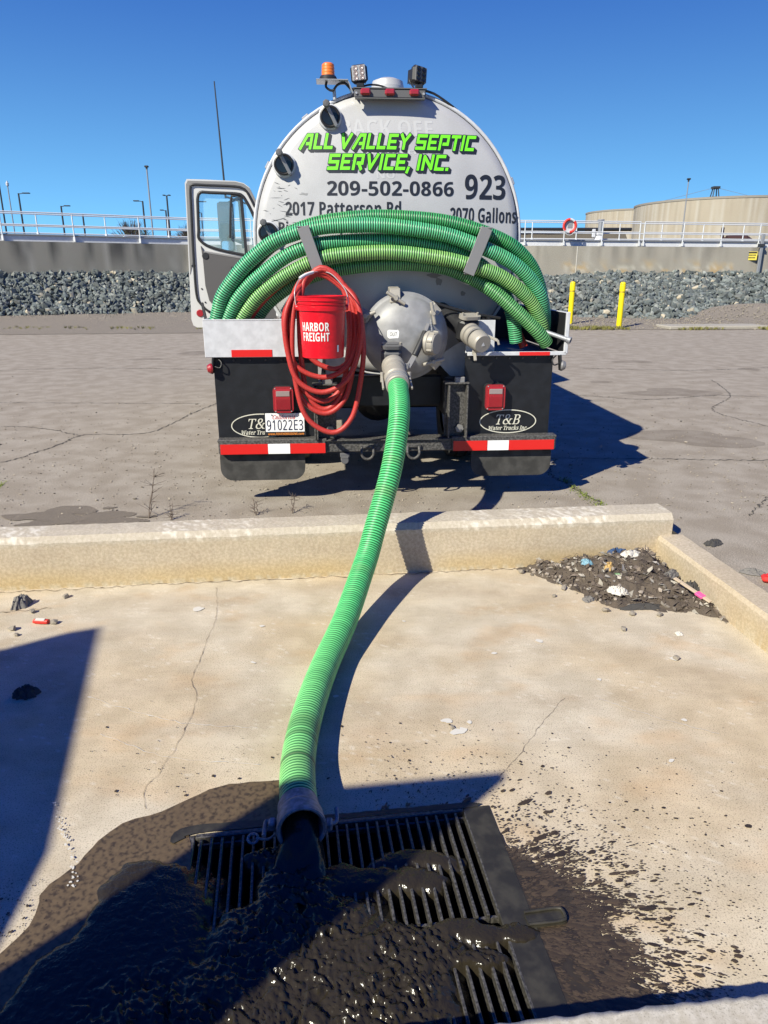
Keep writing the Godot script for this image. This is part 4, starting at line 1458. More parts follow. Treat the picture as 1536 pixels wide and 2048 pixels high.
func truck() -> void:
	var t := thing("tank_truck", "white and silver tank truck with its cab door open, parked behind the pad wall", "truck", TR)
	var mb: MB
	# --- tank: shell, dished head, rim
	mb = MB.new()
	mb.lathe(PackedVector2Array([Vector2(TRAD, 0), Vector2(TRAD, 3.0)]), Transform3D(Basis(Vector3.RIGHT, -PI / 2), Vector3(TC.x, TC.y, -0.49)), 72)
	mb.lathe(PackedVector2Array([Vector2(TRAD, 3.0), Vector2(0.7, 3.12), Vector2(0.0, 3.18)]), Transform3D(Basis(Vector3.RIGHT, -PI / 2), Vector3(TC.x, TC.y, -0.49)), 72)
	var tank := part(mb, "tank", "tank_paint", t)
	mb = MB.new()
	var prof := PackedVector2Array()
	prof.append(Vector2(TRAD - 0.004, -0.53))
	prof.append(Vector2(TRAD - 0.010, -0.495))
	for k in 19:
		var r := (1.0 - k / 18.0) * (TRAD - 0.022)
		prof.append(Vector2(r, head_z(TC.x + r, TC.y)))
	mb.lathe(prof, Transform3D(Basis(Vector3.RIGHT, PI / 2), Vector3(TC.x, TC.y, 0)), 96, true)
	part(mb, "rear_head", "tank_paint", tank)
	mb = MB.new()
	var ring := PackedVector3Array()
	for k in 96:
		ring.append(Vector3(TC.x + cos(TAU * k / 96) * (TRAD + 0.002), TC.y + sin(TAU * k / 96) * (TRAD + 0.002), -0.485))
	mb.tube(ring, 0.012, 8, true)
	part(mb, "rim_band", "white_paint", tank)
	for a in [0.42, 2.2, 2.62]:
		mb = MB.new()
		mb.box(Vector3(TC.x + cos(a) * (TRAD + 0.01), TC.y + sin(a) * (TRAD + 0.01), -0.50), Vector3(0.05, 0.03, 0.03), 0.004, Basis(Vector3.BACK, a + PI / 2))
		part(mb, "lug", "steel", tank)
	# --- lettering on the head
	var sans := sysfont("Droid Sans", 700)
	var g2 := MB.new()
	stroke_words("ALL VALLEY SEPTIC", -0.572, 0.612, 2.322, 0.097, tank, g2)
	stroke_words("SERVICE, INC.", -0.392, 0.438, 2.196, 0.100, tank, g2)
	part(g2, "lettering_shadow", "print_dark", tank)
	mb = MB.new()
	for q in [["209-502-0866", -0.395, 0.459, 2.038, 2.130], ["923", 0.536, 0.826, 2.024, 2.180], ["2017 Patterson Rd", -0.677, 0.100, 1.914, 2.006], ["2070 Gallons", 0.436, 0.914, 1.874, 1.974], ["Riverbank, CA", -0.728, -0.16, 1.794, 1.880]]:
		lay(mb, text_tris(q[0], sans, q[1], q[2], q[3], q[4]), on_head(0.0025), Vector3(0, 0, 1), 0.05)
	part(mb, "dark_lettering", "print_dark", tank)
	mb = MB.new()
	for q in [["BACK OFF", -0.29, 0.32, 2.405, 2.503], ["THIS UNIT", -0.22, 0.22, 2.294, 2.318], ["NO", -0.06, 0.06, 2.145, 2.19]]:
		lay(mb, text_tris(q[0], sans, q[1], q[2], q[3], q[4], -0.1), on_head(0.0012), Vector3(0, 0, 1), 0.05)
	part(mb, "faded_lettering", "ghost_print", tank)
	# scratches in the paint at the left
	mb = MB.new()
	for k in 34:
		var c0 := Vector2(rng.randf_range(-0.83, -0.60), rng.randf_range(1.84, 2.16))
		if c0.distance_to(TC) > 0.86: continue
		var l := rng.randf_range(0.004, 0.028) * (1.0 if rng.randf() < 0.8 else 2.0)
		var an := rng.randf_range(-0.6, 0.5)
		var dd := Vector2(cos(an), sin(an)) * l
		var ww := Vector2(-dd.y, dd.x).normalized() * rng.randf_range(0.0008, 0.0022)
		var f := on_head(0.0015)
		var q := [c0 - dd, c0 - ww, c0 + dd, c0 + ww]
		var r := []
		for e in q:
			r.append(f.call(Vector3(e.x, e.y, 0)))
		mb.face(r, Vector3(0, 0, 1))
	part(mb, "paint_scratches", "print_dark", tank)
	for q in [[0.33, 1.53, 0.06, 0.022], [0.62, 1.50, 0.05, 0.018], [0.37, 1.49, 0.03, 0.03], [-0.55, 2.05, 0.03, 0.01], [0.55, 1.41, 0.02, 0.022]]:
		var sp := PackedVector2Array()
		for e in 12:
			var a := TAU * e / 12.0
			var rr := rng.randf_range(0.5, 1.1)
			sp.append(Vector2(q[0] + cos(a) * q[2] * rr, q[1] + sin(a) * q[3] * rr))
		var st := PackedVector3Array()
		for id in Geometry2D.triangulate_polygon(sp):
			st.append(Vector3(sp[id].x, sp[id].y, 0))
		mb = MB.new()
		lay(mb, st, on_head(0.001), Vector3(0, 0, 1), 0.04)
		part(mb, "smudge", "dirty_tank" if q[3] < 0.022 else "hook_metal", tank)
	# --- sight glasses
	for q in [[-0.364, 2.513], [-0.675, 2.228], [-0.799, 1.806]]:
		var z := head_z(q[0], q[1])
		mb = MB.new()
		mb.lathe(PackedVector2Array([Vector2(0.078, 0), Vector2(0.076, 0.03), Vector2(0.068, 0.034), Vector2(0.064, 0.034), Vector2(0.062, 0.026), Vector2(0.0, 0.026)]), Transform3D(Basis(Vector3.RIGHT, PI / 2), Vector3(q[0], q[1], z)), 32)
		var sg := part(mb, "sight_glass", "white_paint", tank)
		mb = MB.new()
		mb.lathe(PackedVector2Array([Vector2(0.061, 0.0), Vector2(0.060, 0.024), Vector2(0.05, 0.034), Vector2(0.0, 0.036)]), Transform3D(Basis(Vector3.RIGHT, PI / 2), Vector3(q[0], q[1], z + 0.018)), 32)
		part(mb, "dark_lens", "dark_glass", sg)
		mb = MB.new()
		mb.lathe(PackedVector2Array([Vector2(0.066, 0.03), Vector2(0.066, 0.05), Vector2(0.058, 0.054), Vector2(0.052, 0.05), Vector2(0.052, 0.03)]), Transform3D(Basis(Vector3.RIGHT, PI / 2), Vector3(q[0], q[1], z)), 32)
		part(mb, "retaining_ring", "black_plastic", sg)
		mb = MB.new()
		mb.bar(Vector3(q[0] - 0.022, q[1] + 0.06, z + 0.105), Vector3(q[0] + 0.042, q[1] - 0.06, z + 0.072), 0.022, 0.012, 0.003, Vector3(1, 0.3, 0))
		mb.cyl(Vector3(q[0] + 0.04, q[1] - 0.056, z), Vector3(q[0] + 0.04, q[1] - 0.056, z + 0.075), 0.01, 0.01, 8)
		part(mb, "wiper_arm", "pole_grey", sg)
		mb = MB.new()
		var kn := PackedVector2Array([Vector2(0, 0), Vector2(0.02, 0), Vector2(0.024, 0.008), Vector2(0.024, 0.024), Vector2(0.018, 0.032), Vector2(0, 0.034)])
		mb.lathe(kn, Transform3D(Basis(Vector3.RIGHT, PI / 2), Vector3(q[0] - 0.022, q[1] + 0.06, z + 0.10)), 7)
		part(mb, "knob", "grey_plastic", sg)
	# --- lamps on top
	mb = MB.new()
	mb.box(Vector3(0.025, 2.643, -0.375), Vector3(0.462, 0.052, 0.02), 0.006)
	mb.box(Vector3(0.025, 2.614, -0.375), Vector3(0.45, 0.006, 0.04))
	mb.box(Vector3(0.025, 2.673, -0.41), Vector3(0.475, 0.006, 0.10))
	var lb := part(mb, "marker_bar", "grey_plastic", t)
	for x in [-0.134, 0.023, 0.181]:
		mb = MB.new()
		mb.box(Vector3(x, 2.648, -0.355), Vector3(0.066, 0.038, 0.034), 0.01)
		part(mb, "red_lens", "red_lens", lb)
	for x in [-0.192, 0.242]:
		mb = MB.new()
		mb.cyl(Vector3(x, 2.643, -0.367), Vector3(x, 2.643, -0.357), 0.009, 0.007, 8)
		part(mb, "bolt", "steel", lb)
	mb = MB.new()
	mb.box(Vector3(-0.345, 2.722, -0.450), Vector3(0.205, 0.006, 0.13), 0.002)
	mb.bar(Vector3(-0.245, 2.722, -0.450), Vector3(-0.215, 2.657, -0.460), 0.12, 0.006, 0.0, Vector3(0, 0, 1))
	var be := part(mb, "beacon_bracket", "steel", t)
	mb = MB.new()
	mb.lathe(PackedVector2Array([Vector2(0, 0), Vector2(0.058, 0), Vector2(0.058, 0.012), Vector2(0.05, 0.026), Vector2(0, 0.026)]), Transform3D(Basis(), Vector3(-0.37, 2.727, -0.450)), 24)
	part(mb, "beacon_base", "black_plastic", be)
	mb = MB.new()
	mb.lathe(PackedVector2Array([Vector2(0.044, 0), Vector2(0.042, 0.016), Vector2(0.043, 0.019), Vector2(0.041, 0.034), Vector2(0.042, 0.037), Vector2(0.040, 0.052), Vector2(0.041, 0.055), Vector2(0.039, 0.066), Vector2(0.03, 0.073), Vector2(0, 0.075)]), Transform3D(Basis(), Vector3(-0.37, 2.753, -0.450)), 24)
	part(mb, "beacon_lens", "amber_lens", be)
	mb = MB.new()
	mb.tube(smooth_path([Vector3(-0.38, 2.722, -0.440), Vector3(-0.385, 2.687, -0.430), Vector3(-0.345, 2.667, -0.430), Vector3(-0.31, 2.702, -0.430), Vector3(-0.265, 2.712, -0.430), Vector3(-0.232, 2.687, -0.440), Vector3(-0.2, 2.672, -0.440)], 0.012), 0.008, 6)
	part(mb, "cable", "black_plastic", be)
	mb = MB.new()
	mb.cyl(Vector3(-0.335, 2.682, -0.460), Vector3(-0.33, 2.622, -0.460), 0.012, 0.012, 8)
	part(mb, "stay", "steel", be)
	var wl := [[-0.174, 2.764, 0.12, 0.05, 0.10], [0.226, 2.762, -0.5, -0.12, -0.10]]
	for q in wl:
		var bs := Basis(Vector3.UP, -q[2]) * Basis(Vector3.BACK, q[4]) * Basis(Vector3.RIGHT, -0.05)
		var at := Transform3D(bs, Vector3(q[0], q[1], -0.40))
		mb = MB.new()
		mb.xf = at
		mb.box(Vector3(0, 0, -0.025), Vector3(0.108, 0.108, 0.05), 0.018)
		mb.box(Vector3(0, 0, -0.06), Vector3(0.08, 0.09, 0.04), 0.012)
		for e in 5:
			mb.box(Vector3(-0.032 + e * 0.016, 0, -0.085), Vector3(0.004, 0.08, 0.03))
		var w := part(mb, "work_lamp", "black_plastic", t)
		mb = MB.new()
		mb.xf = at
		mb.box(Vector3(0, 0, 0.001), Vector3(0.088, 0.088, 0.008), 0.003)
		part(mb, "lamp_face", "lamp_face" if q[2] > 0 else "grey_plastic", w)
		mb = MB.new()
		mb.xf = at
		for r in 3:
			for e in 2:
				mb.lathe(PackedVector2Array([Vector2(0.016, 0), Vector2(0.014, 0.004), Vector2(0.006, 0.002), Vector2(0, 0.0)]), Transform3D(Basis(Vector3.RIGHT, PI / 2), Vector3(-0.02 + e * 0.04, -0.028 + r * 0.028, 0.0055)), 12)
		part(mb, "reflector", "clear_lens" if q[2] > 0 else "dark_glass", w)
		mb = MB.new()
		mb.cyl(Vector3(q[0] + 0.012 * signf(-q[0]), 2.662, -0.41), Vector3(q[0], 2.722, -0.420), 0.014, 0.014, 8)
		mb.box(Vector3(q[0] + 0.01 * signf(-q[0]), 2.694, -0.41), Vector3(0.05, 0.026, 0.04), 0.006)
		part(mb, "swivel_foot", "black_plastic", w)
	mb = MB.new()
	mb.tube(smooth_path([Vector3(-0.165, 2.690, -0.430), Vector3(-0.10, 2.707, -0.440), Vector3(-0.03, 2.702, -0.440), Vector3(0.04, 2.677, -0.430), Vector3(0.12, 2.674, -0.430)], 0.015), 0.006, 6)
	mb.tube(smooth_path([Vector3(0.165, 2.772, -0.460), Vector3(0.155, 2.732, -0.430), Vector3(0.185, 2.687, -0.420)], 0.015), 0.005, 6)
	mb.tube(smooth_path([Vector3(0.22, 2.682, -0.440), Vector3(0.32, 2.667, -0.460), Vector3(0.45, 2.597, -0.480), Vector3(0.5, 2.572, -0.520)], 0.03), 0.008, 6)
	part(mb, "lamp_cable", "black_plastic", t)
	mb = MB.new()
	mb.lathe(PackedVector2Array([Vector2(0.19, 0), Vector2(0.19, 0.13), Vector2(0.135, 0.135), Vector2(0.13, 0.27), Vector2(0.12, 0.31), Vector2(0.07, 0.33), Vector2(0, 0.335)]), Transform3D(Basis(), Vector3(0.10, 2.672, -1.6)), 32)
	part(mb, "top_hatch", "tank_paint", t)
	# --- hose hooks
	for q in [[-0.550, 1.822, -0.452, 1.541, -0.07], [0.618, 1.820, 0.508, 1.541, 0.07]]:
		var top := Vector3(q[0], q[1], 0.0)
		var bot := Vector3(q[2], q[3], 0.004)
		mb = MB.new()
		mb.bar(top, bot, 0.074, 0.009, 0.002, Vector3(1, 0, 0))
		mb.bar(top + Vector3(0, 0, 0.004), Vector3(q[0], q[1] + 0.03, -0.43), 0.074, 0.009, 0.002, Vector3(1, 0, 0))
		mb.bar(bot + Vector3(0, 0.006, 0.0), Vector3(q[2] + q[4], q[3] - 0.02, -0.40), 0.06, 0.009, 0.002, Vector3(1, 0, 0))
		part(mb, "hose_hook", "hook_metal", t)
	# --- manway lid under the coil
	var lc := Vector3(0.105, 1.145, 0)
	mb = MB.new()
	mb.lathe(PackedVector2Array([Vector2(0.262, -0.46), Vector2(0.262, -0.085), Vector2(0.285, -0.082), Vector2(0.288, -0.075), Vector2(0.288, -0.06), Vector2(0.27, -0.056)]), Transform3D(Basis(Vector3.RIGHT, PI / 2), lc), 64)
	var man := part(mb, "manway_neck", "dirty_tank", t)
	mb = MB.new()
	var lp := PackedVector2Array([Vector2(0.272, -0.056), Vector2(0.282, -0.052), Vector2(0.283, -0.034), Vector2(0.268, -0.03)])
	for k in 12:
		var a := (k + 1) / 12.0
		lp.append(Vector2(0.262 * cos(a * PI / 2), -0.026 + 0.125 * sin(a * PI / 2)))
	mb.lathe(lp, Transform3D(Basis(Vector3.RIGHT, PI / 2), lc), 64, true)
	part(mb, "domed_lid", "dirty_tank", man)
	var dome := func(off: float) -> Callable:
		return func(p: Vector3):
			var r := clampf(Vector2(p.x - lc.x, p.y - lc.y).length() / 0.262, 0.0, 1.0)
			return Vector3(p.x, p.y, -0.026 + 0.125 * sqrt(1.0 - r * r) + off)
	mb = MB.new()
	var paper := PackedVector2Array()
	for q in rounded(-0.024, 1.146, 0.050, 1.200, 0.012):
		paper.append(q + Vector2(noise.get_noise_2d(q.x * 3000, q.y * 3000), noise.get_noise_2d(q.y * 3000, q.x * 3000)) * 0.004)
	var pt := PackedVector3Array()
	for id in Geometry2D.triangulate_polygon(paper):
		pt.append(Vector3(paper[id].x, paper[id].y, 0))
	lay(mb, pt, dome.call(0.0012), Vector3(0, 0, 1), 0.02)
	var lab := part(mb, "paper_label", "print_white", man)
	mb = MB.new()
	lay(mb, text_tris("OUT", sysfont("Droid Sans", 400), -0.010, 0.036, 1.160, 1.185, 0.12), dome.call(0.0024), Vector3(0, 0, 1), 0.02)
	part(mb, "handwriting", "print_dark", lab)
	for q in [[0.032, 1.395, -0.03, PI / 2], [0.275, 1.300, -0.03, 0.75], [0.285, 0.99, -0.03, -0.75], [-0.165, 1.285, -0.03, 2.5]]:
		var od := Vector3(cos(q[3]), sin(q[3]), 0)
		var sd := Vector3(-od.y, od.x, 0)
		var c0 := Vector3(q[0], q[1], q[2])
		mb = MB.new()
		mb.bar(c0 + od * 0.05 - Vector3(0, 0, 0.12), c0 + od * 0.04 + Vector3(0, 0, 0.03), 0.07, 0.036, 0.004, sd)
		mb.bar(c0 + od * 0.05 + Vector3(0, 0, 0.02), c0 - od * 0.035 + Vector3(0, 0, 0.05), 0.07, 0.03, 0.005, sd)
		var cl := part(mb, "clamp", "cast_alloy", man)
		mb = MB.new()
		mb.cyl(c0 + Vector3(0, 0, 0.03), c0 + Vector3(0, 0, 0.11), 0.014, 0.014, 8)
		mb.cyl(c0 + Vector3(0, 0, 0.05), c0 + Vector3(0, 0, 0.075), 0.022, 0.02, 12, 0.004)
		var tilt := od * 0.5 + sd * 0.8
		mb.cyl(c0 + Vector3(0, 0, 0.095) - tilt * 0.075, c0 + Vector3(0, 0, 0.095) + tilt * 0.075, 0.012, 0.012, 8, 0.002)
		part(mb, "wing_screw", "cast_alloy", cl)
	# --- discharge valve, with the coupling that holds the hose
	mb = MB.new()
	var vb := Transform3D(Basis(Vector3.RIGHT, 0.30), Vector3(0.0, 1.015, 0.12))
	mb.xf = vb
	mb.box(Vector3(0, 0, 0), Vector3(0.135, 0.15, 0.075), 0.025)
	mb.cyl(Vector3(0, -0.02, -0.10), Vector3(0, -0.02, 0.10), 0.062, 0.062, 20)
	for x in [-0.04, 0.0, 0.04]:
		mb.box(Vector3(x, -0.02, 0.045), Vector3(0.007, 0.10, 0.02), 0.002)
	mb.box(Vector3(0, 0.01, 0.042), Vector3(0.12, 0.008, 0.018), 0.002)
	var dv := part(mb, "discharge_valve", "grey_plastic", t)
	mb = MB.new()
	mb.xf = vb
	mb.prism(rounded(-0.068, -0.038, 0.068, 0.038, 0.034), Transform3D(Basis(Vector3.RIGHT, -PI / 2), Vector3(0, 0.082, 0)), 0.0, 0.022)
	mb.prism(rounded(-0.04, -0.008, 0.04, 0.008, 0.007), Transform3D(Basis(Vector3.RIGHT, -PI / 2), Vector3(0, 0.082, 0)), 0.0, 0.027)
	part(mb, "bonnet", "grey_plastic", dv)
	mb = MB.new()
	mb.xf = vb
	for x in [-0.056, 0.056]:
		mb.cyl(Vector3(x, 0.1, 0), Vector3(x, 0.116, 0), 0.008, 0.008, 6)
	part(mb, "bolt", "cast_alloy", dv)
	var ca := Vector3(0.004, 0.985, 0.20)
	var cb := Vector3(0.011, 0.893, 0.492)
	mb = MB.new()
	mb.lathe(PackedVector2Array([Vector2(0.0, 0), Vector2(0.074, 0), Vector2(0.074, 0.035), Vector2(0.066, 0.04), Vector2(0.063, 0.06), Vector2(0.070, 0.066), Vector2(0.070, 0.10), Vector2(0.061, 0.105), Vector2(0.061, 0.125), Vector2(0.073, 0.13), Vector2(0.075, 0.20), Vector2(0.068, 0.21), Vector2(0.066, 0.27), Vector2(0.071, 0.275), Vector2(0.071, 0.295), Vector2(0.066, 0.30), Vector2(0.0, 0.305)]), MB.axis(ca, cb - ca), 28)
	var cp := part(mb, "cam_coupling", "cast_alloy", dv)
	for s in [-1.0, 1.0]:
		mb = MB.new()
		var e0: Vector3 = ca.lerp(cb, 0.55) + Vector3(0.085 * s, 0, 0)
		mb.bar(e0, ca.lerp(cb, 0.95) + Vector3(0.088 * s, -0.02, 0), 0.018, 0.012, 0.003)
		mb.cyl(e0 - Vector3(0, 0.03, 0), e0 + Vector3(0, 0.03, 0), 0.012, 0.012, 8)
		part(mb, "cam_arm", "cast_alloy", cp)
	mb = MB.new()
	for q in [0.78, 0.9]:
		var o: Vector3 = ca.lerp(cb, q)
		mb.lathe(PackedVector2Array([Vector2(0.066, -0.008), Vector2(0.0725, -0.007), Vector2(0.0725, 0.007), Vector2(0.066, 0.008)]), MB.axis(o, cb - ca), 28)
	part(mb, "hose_clamp", "steel", cp)
	# lever with black grip
	mb = MB.new()
	mb.bar(Vector3(0.072, 0.978, 0.205), Vector3(0.11, 0.985, 0.21), 0.034, 0.008, 0.002, Vector3(0, 1, 0))
	mb.bar(Vector3(0.10, 0.975, 0.21), Vector3(0.15, 1.052, 0.18), 0.032, 0.008, 0.002, Vector3(1, 0, 0))
	mb.bar(Vector3(0.218, 1.18, 0.11), Vector3(0.245, 1.235, 0.07), 0.02, 0.012, 0.002, Vector3(1, 0, 0))
	mb.cyl(Vector3(0.078, 0.975, 0.185), Vector3(0.078, 0.975, 0.225), 0.026, 0.026, 12, 0.004)
	var lv := part(mb, "valve_lever", "hook_metal", dv)
	mb = MB.new()
	mb.tube(PackedVector3Array([Vector3(0.145, 1.045, 0.185), Vector3(0.17, 1.09, 0.165), Vector3(0.20, 1.145, 0.135), Vector3(0.22, 1.185, 0.11)]), 0.022, 10)
	part(mb, "black_grip", "black_plastic", lv)
	# hanging dust cap
	mb = MB.new()
	var cax := Vector3(0.82, -0.06, 0.55)
	mb.lathe(PackedVector2Array([Vector2(0, 0), Vector2(0.075, 0), Vector2(0.079, 0.008), Vector2(0.079, 0.025), Vector2(0.074, 0.03), Vector2(0.073, 0.062), Vector2(0.066, 0.072), Vector2(0, 0.072)]), MB.axis(Vector3(0.235, 1.117, 0.10), cax), 32)
	for k in 8:
		var a := TAU * k / 8.0
		var at2 := MB.axis(Vector3(0.235, 1.117, 0.10), cax)
		mb.bar(at2 * Vector3(cos(a) * 0.077, 0.03, sin(a) * 0.077), at2 * Vector3(cos(a) * 0.074, 0.066, sin(a) * 0.074), 0.012, 0.008, 0.002)
	var dc := part(mb, "dust_cap", "cast_alloy", man)
	mb = MB.new()
	for k in 12:
		var p := Vector3(0.262, 1.27 - k * 0.008, 0.05 + k * 0.005)
		mb.box(p, Vector3(0.007, 0.011, 0.004), 0.001, Basis(Vector3.UP, k * 1.57))
	part(mb, "chain", "steel", dc)
	# --- the second valve, capped, at the right
	mb = MB.new()
	var r0 := Vector3(0.43, 1.265, -0.32)
	var r1 := Vector3(0.605, 1.10, 0.17)
	var rd := (r1 - r0).normalized()
	mb.cyl(r0 - rd * 0.1, r0 + rd * 0.30, 0.06, 0.06, 20)
	var rb := Basis.looking_at(rd, Vector3.UP)
	mb.xf = Transform3D(rb, r0 + rd * 0.29)
	mb.box(Vector3(0, 0.01, 0), Vector3(0.15, 0.16, 0.075), 0.025)
	var sv := part(mb, "fill_valve", "black_plastic", t)
	mb = MB.new()
	mb.xf = Transform3D(rb, r0 + rd * 0.29)
	mb.prism(rounded(-0.075, -0.04, 0.075, 0.04, 0.036), Transform3D(Basis(Vector3.RIGHT, -PI / 2), Vector3(0, 0.09, 0)), 0.0, 0.022)
	for s in [-0.055, 0.055]:
		mb.cyl(Vector3(s, 0.11, 0), Vector3(s, 0.128, 0), 0.008, 0.008, 6)
	part(mb, "bonnet", "cast_alloy", sv)
	mb = MB.new()
	mb.lathe(PackedVector2Array([Vector2(0, 0), Vector2(0.072, 0), Vector2(0.072, 0.03), Vector2(0.062, 0.034), Vector2(0.062, 0.05), Vector2(0.07, 0.054), Vector2(0.07, 0.075), Vector2(0.062, 0.08), Vector2(0.0, 0.08)]), MB.axis(r0 + rd * 0.33, rd), 28)
	part(mb, "coupling", "cast_alloy", sv)
	mb = MB.new()
	mb.lathe(PackedVector2Array([Vector2(0, 0), Vector2(0.066, 0), Vector2(0.068, 0.01), Vector2(0.064, 0.07), Vector2(0.056, 0.085), Vector2(0, 0.085)]), MB.axis(r0 + rd * 0.43, rd), 28)
	var fc := part(mb, "fill_cap", "cast_alloy", sv)
	mb = MB.new()
	mb.xf = MB.axis(r0 + rd * 0.5155, rd)
	mb.face([Vector3(-0.014, 0.001, -0.012), Vector3(0.014, 0.001, -0.012), Vector3(0, 0.001, 0.015)], Vector3.UP)
	part(mb, "arrow_mark", "print_white", fc)
	mb = MB.new()
	mb.bar(Vector3(0.64, 1.155, 0.06), Vector3(0.70, 1.128, 0.10), 0.018, 0.012, 0.003)
	mb.bar(Vector3(0.70, 1.132, 0.10), Vector3(0.708, 1.10, 0.105), 0.014, 0.012, 0.003, Vector3(1, 0, 0))
	mb.bar(Vector3(0.555, 1.045, 0.08), Vector3(0.555, 1.0, 0.11), 0.02, 0.012, 0.003, Vector3(1, 0, 0))
	mb.box(Vector3(0.555, 1.05, 0.07), Vector3(0.03, 0.03, 0.02), 0.004)
	part(mb, "cam_arm", "cast_alloy", sv)
	mb = MB.new()
	mb.tube(PackedVector3Array([Vector3(0.06, 1.415, -0.07), Vector3(0.25, 1.372, -0.16), Vector3(0.45, 1.315, -0.17), Vector3(0.62, 1.275, -0.2), Vector3(0.78, 1.25, -0.22)]), 0.012, 8)
	part(mb, "black_strap", "black_plastic", t)
	# --- hose trays
	mb = MB.new()
	mb.box(Vector3(-0.765, 1.138, -0.05), Vector3(0.915, 0.242, 0.012), 0.003)
	mb.box(Vector3(-0.765, 1.255, -0.056), Vector3(0.915, 0.012, 0.024), 0.002)
	mb.box(Vector3(-1.216, 1.138, -1.66), Vector3(0.012, 0.242, 3.2), 0.003)
	mb.box(Vector3(-0.96, 1.022, -1.66), Vector3(0.50, 0.01, 3.2))
	var tl := part(mb, "hose_tray", "white_paint", t)
	mb = MB.new()
	mb.box(Vector3(-0.915, 1.043, -0.0425), Vector3(0.267, 0.046, 0.003))
	part(mb, "reflective_tape", "red_tape", tl)
	mb = MB.new()
	mb.box(Vector3(1.206, 1.163, -1.66), Vector3(0.016, 0.27, 3.22), 0.003)
	mb.box(Vector3(1.206, 1.163, -0.046), Vector3(0.026, 0.275, 0.016), 0.003)
	mb.box(Vector3(0.87, 1.028, -0.05), Vector3(0.68, 0.026, 0.024), 0.003)
	var tr := part(mb, "hose_tray", "white_paint", t)
	mb = MB.new()
	mb.box(Vector3(1.194, 1.163, -1.66), Vector3(0.004, 0.26, 3.18))
	mb.box(Vector3(0.93, 1.018, -1.68), Vector3(0.54, 0.006, 3.2))
	mb.box(Vector3(0.685, 1.14, -1.68), Vector3(0.01, 0.24, 3.1))
	mb.box(Vector3(0.94, 1.15, -1.4), Vector3(0.5, 0.26, 0.01))
	part(mb, "tray_lining", "black_plastic", tr)
	mb = MB.new()
	mb.box(Vector3(0.99, 1.028, -0.0365), Vector3(0.21, 0.024, 0.003))
	part(mb, "reflective_tape", "red_tape", tr)
	mb = MB.new()
	mb.box(Vector3(0.63, 1.135, -0.13), Vector3(0.20, 0.22, 0.012), 0.002)
	part(mb, "white_plate", "white_paint", t)
	mb = MB.new()
	mb.lathe(PackedVector2Array([Vector2(0, 0), Vector2(0.015, 0), Vector2(0.015, 0.235), Vector2(0.022, 0.24), Vector2(0.022, 0.262), Vector2(0.014, 0.263), Vector2(0.013, 0.24), Vector2(0, 0.24)]), MB.axis(Vector3(1.02, 1.185, -0.16), Vector3(0.22, -0.075, 0.16)), 16)
	part(mb, "steel_pipe", "pole_grey", t)
	# white gussets that cradle the tank
	for q in [[0.578, 1.0], [-0.433, -1.0]]:
		var s: float = q[1]
		var poly := PackedVector2Array([Vector2(q[0], 0.846), Vector2(q[0], 1.12), Vector2(q[0] - s * 0.22, 0.985), Vector2(q[0] - s * 0.225, 0.955), Vector2(q[0] - s * 0.12, 0.846)])
		mb = MB.new()
		mb.prism(poly, Transform3D(), -0.31, -0.298)
		part(mb, "gusset", "white_paint", t)
	# --- rear end: panels, lamps, plate, bumper, flaps
	for q in [[-1.178, -0.483, -1.0], [0.523, 1.136, 1.0]]:
		mb = MB.new()
		mb.box(Vector3((q[0] + q[1]) * 0.5, 0.725, -0.09), Vector3(q[1] - q[0], 0.575, 0.012), 0.002)
		var pn := part(mb, "rear_panel", "black_steel", t)
		for e in 7:
			for yy in [0.455, 0.995]:
				mb = MB.new()
				var bx: float = lerpf(q[0] + 0.03, q[1] - 0.03, e / 6.0)
				mb.cyl(Vector3(bx, yy, -0.084), Vector3(bx, yy, -0.077), 0.0085, 0.007, 6)
				part(mb, "bolt", "bumper_steel", pn)
		var ex: float = -0.886 if q[2] < 0 else 0.842
		var ey := 0.548 if q[2] < 0 else 0.555
		mb = MB.new()
		var o1 := []
		var o2 := []
		for k in 56:
			var a := TAU * k / 56.0
			o1.append(Vector2(ex + cos(a) * 0.203, ey + sin(a) * 0.0845))
			o2.append(Vector2(ex + cos(a) * 0.1965, ey + sin(a) * 0.078))
		mb.ringprism(o1, o2, -0.0838, -0.0825)
		lay(mb, text_tris("T&B", sysfont("Droid Serif", 400), ex - 0.097, ex + 0.078, ey - 0.022, ey + 0.050, 0.25), on_plane(-0.0825), Vector3(0, 0, 1))
		lay(mb, text_tris("Water Trucks Inc.", sysfont("Droid Serif", 700), ex - 0.142, ex + 0.142, ey - 0.062, ey - 0.030, 0.25), on_plane(-0.0825), Vector3(0, 0, 1))
		part(mb, "oval_emblem", "print_cream", pn)
	for x in [-0.721, 0.731]:
		mb = MB.new()
		mb.prism(rounded(x - 0.072, 0.643, x + 0.072, 0.826, 0.03), Transform3D(), -0.085, -0.045)
		var tlm := part(mb, "tail_lamp", "black_plastic", t)
		mb = MB.new()
		mb.prism(rounded(x - 0.068, 0.647, x + 0.068, 0.822, 0.028), Transform3D(), -0.046, -0.022)
		mb.box(Vector3(x, 0.735, -0.02), Vector3(0.108, 0.14, 0.016), 0.006)
		for k in 13:
			mb.box(Vector3(x - 0.045 + k * 0.0075, 0.706, -0.0115), Vector3(0.003, 0.07, 0.003))
		part(mb, "red_lens", "red_lens", tlm)
		mb = MB.new()
		mb.box(Vector3(x, 0.777, -0.012), Vector3(0.092, 0.036, 0.006), 0.003)
		part(mb, "clear_lens", "clear_lens", tlm)
		mb = MB.new()
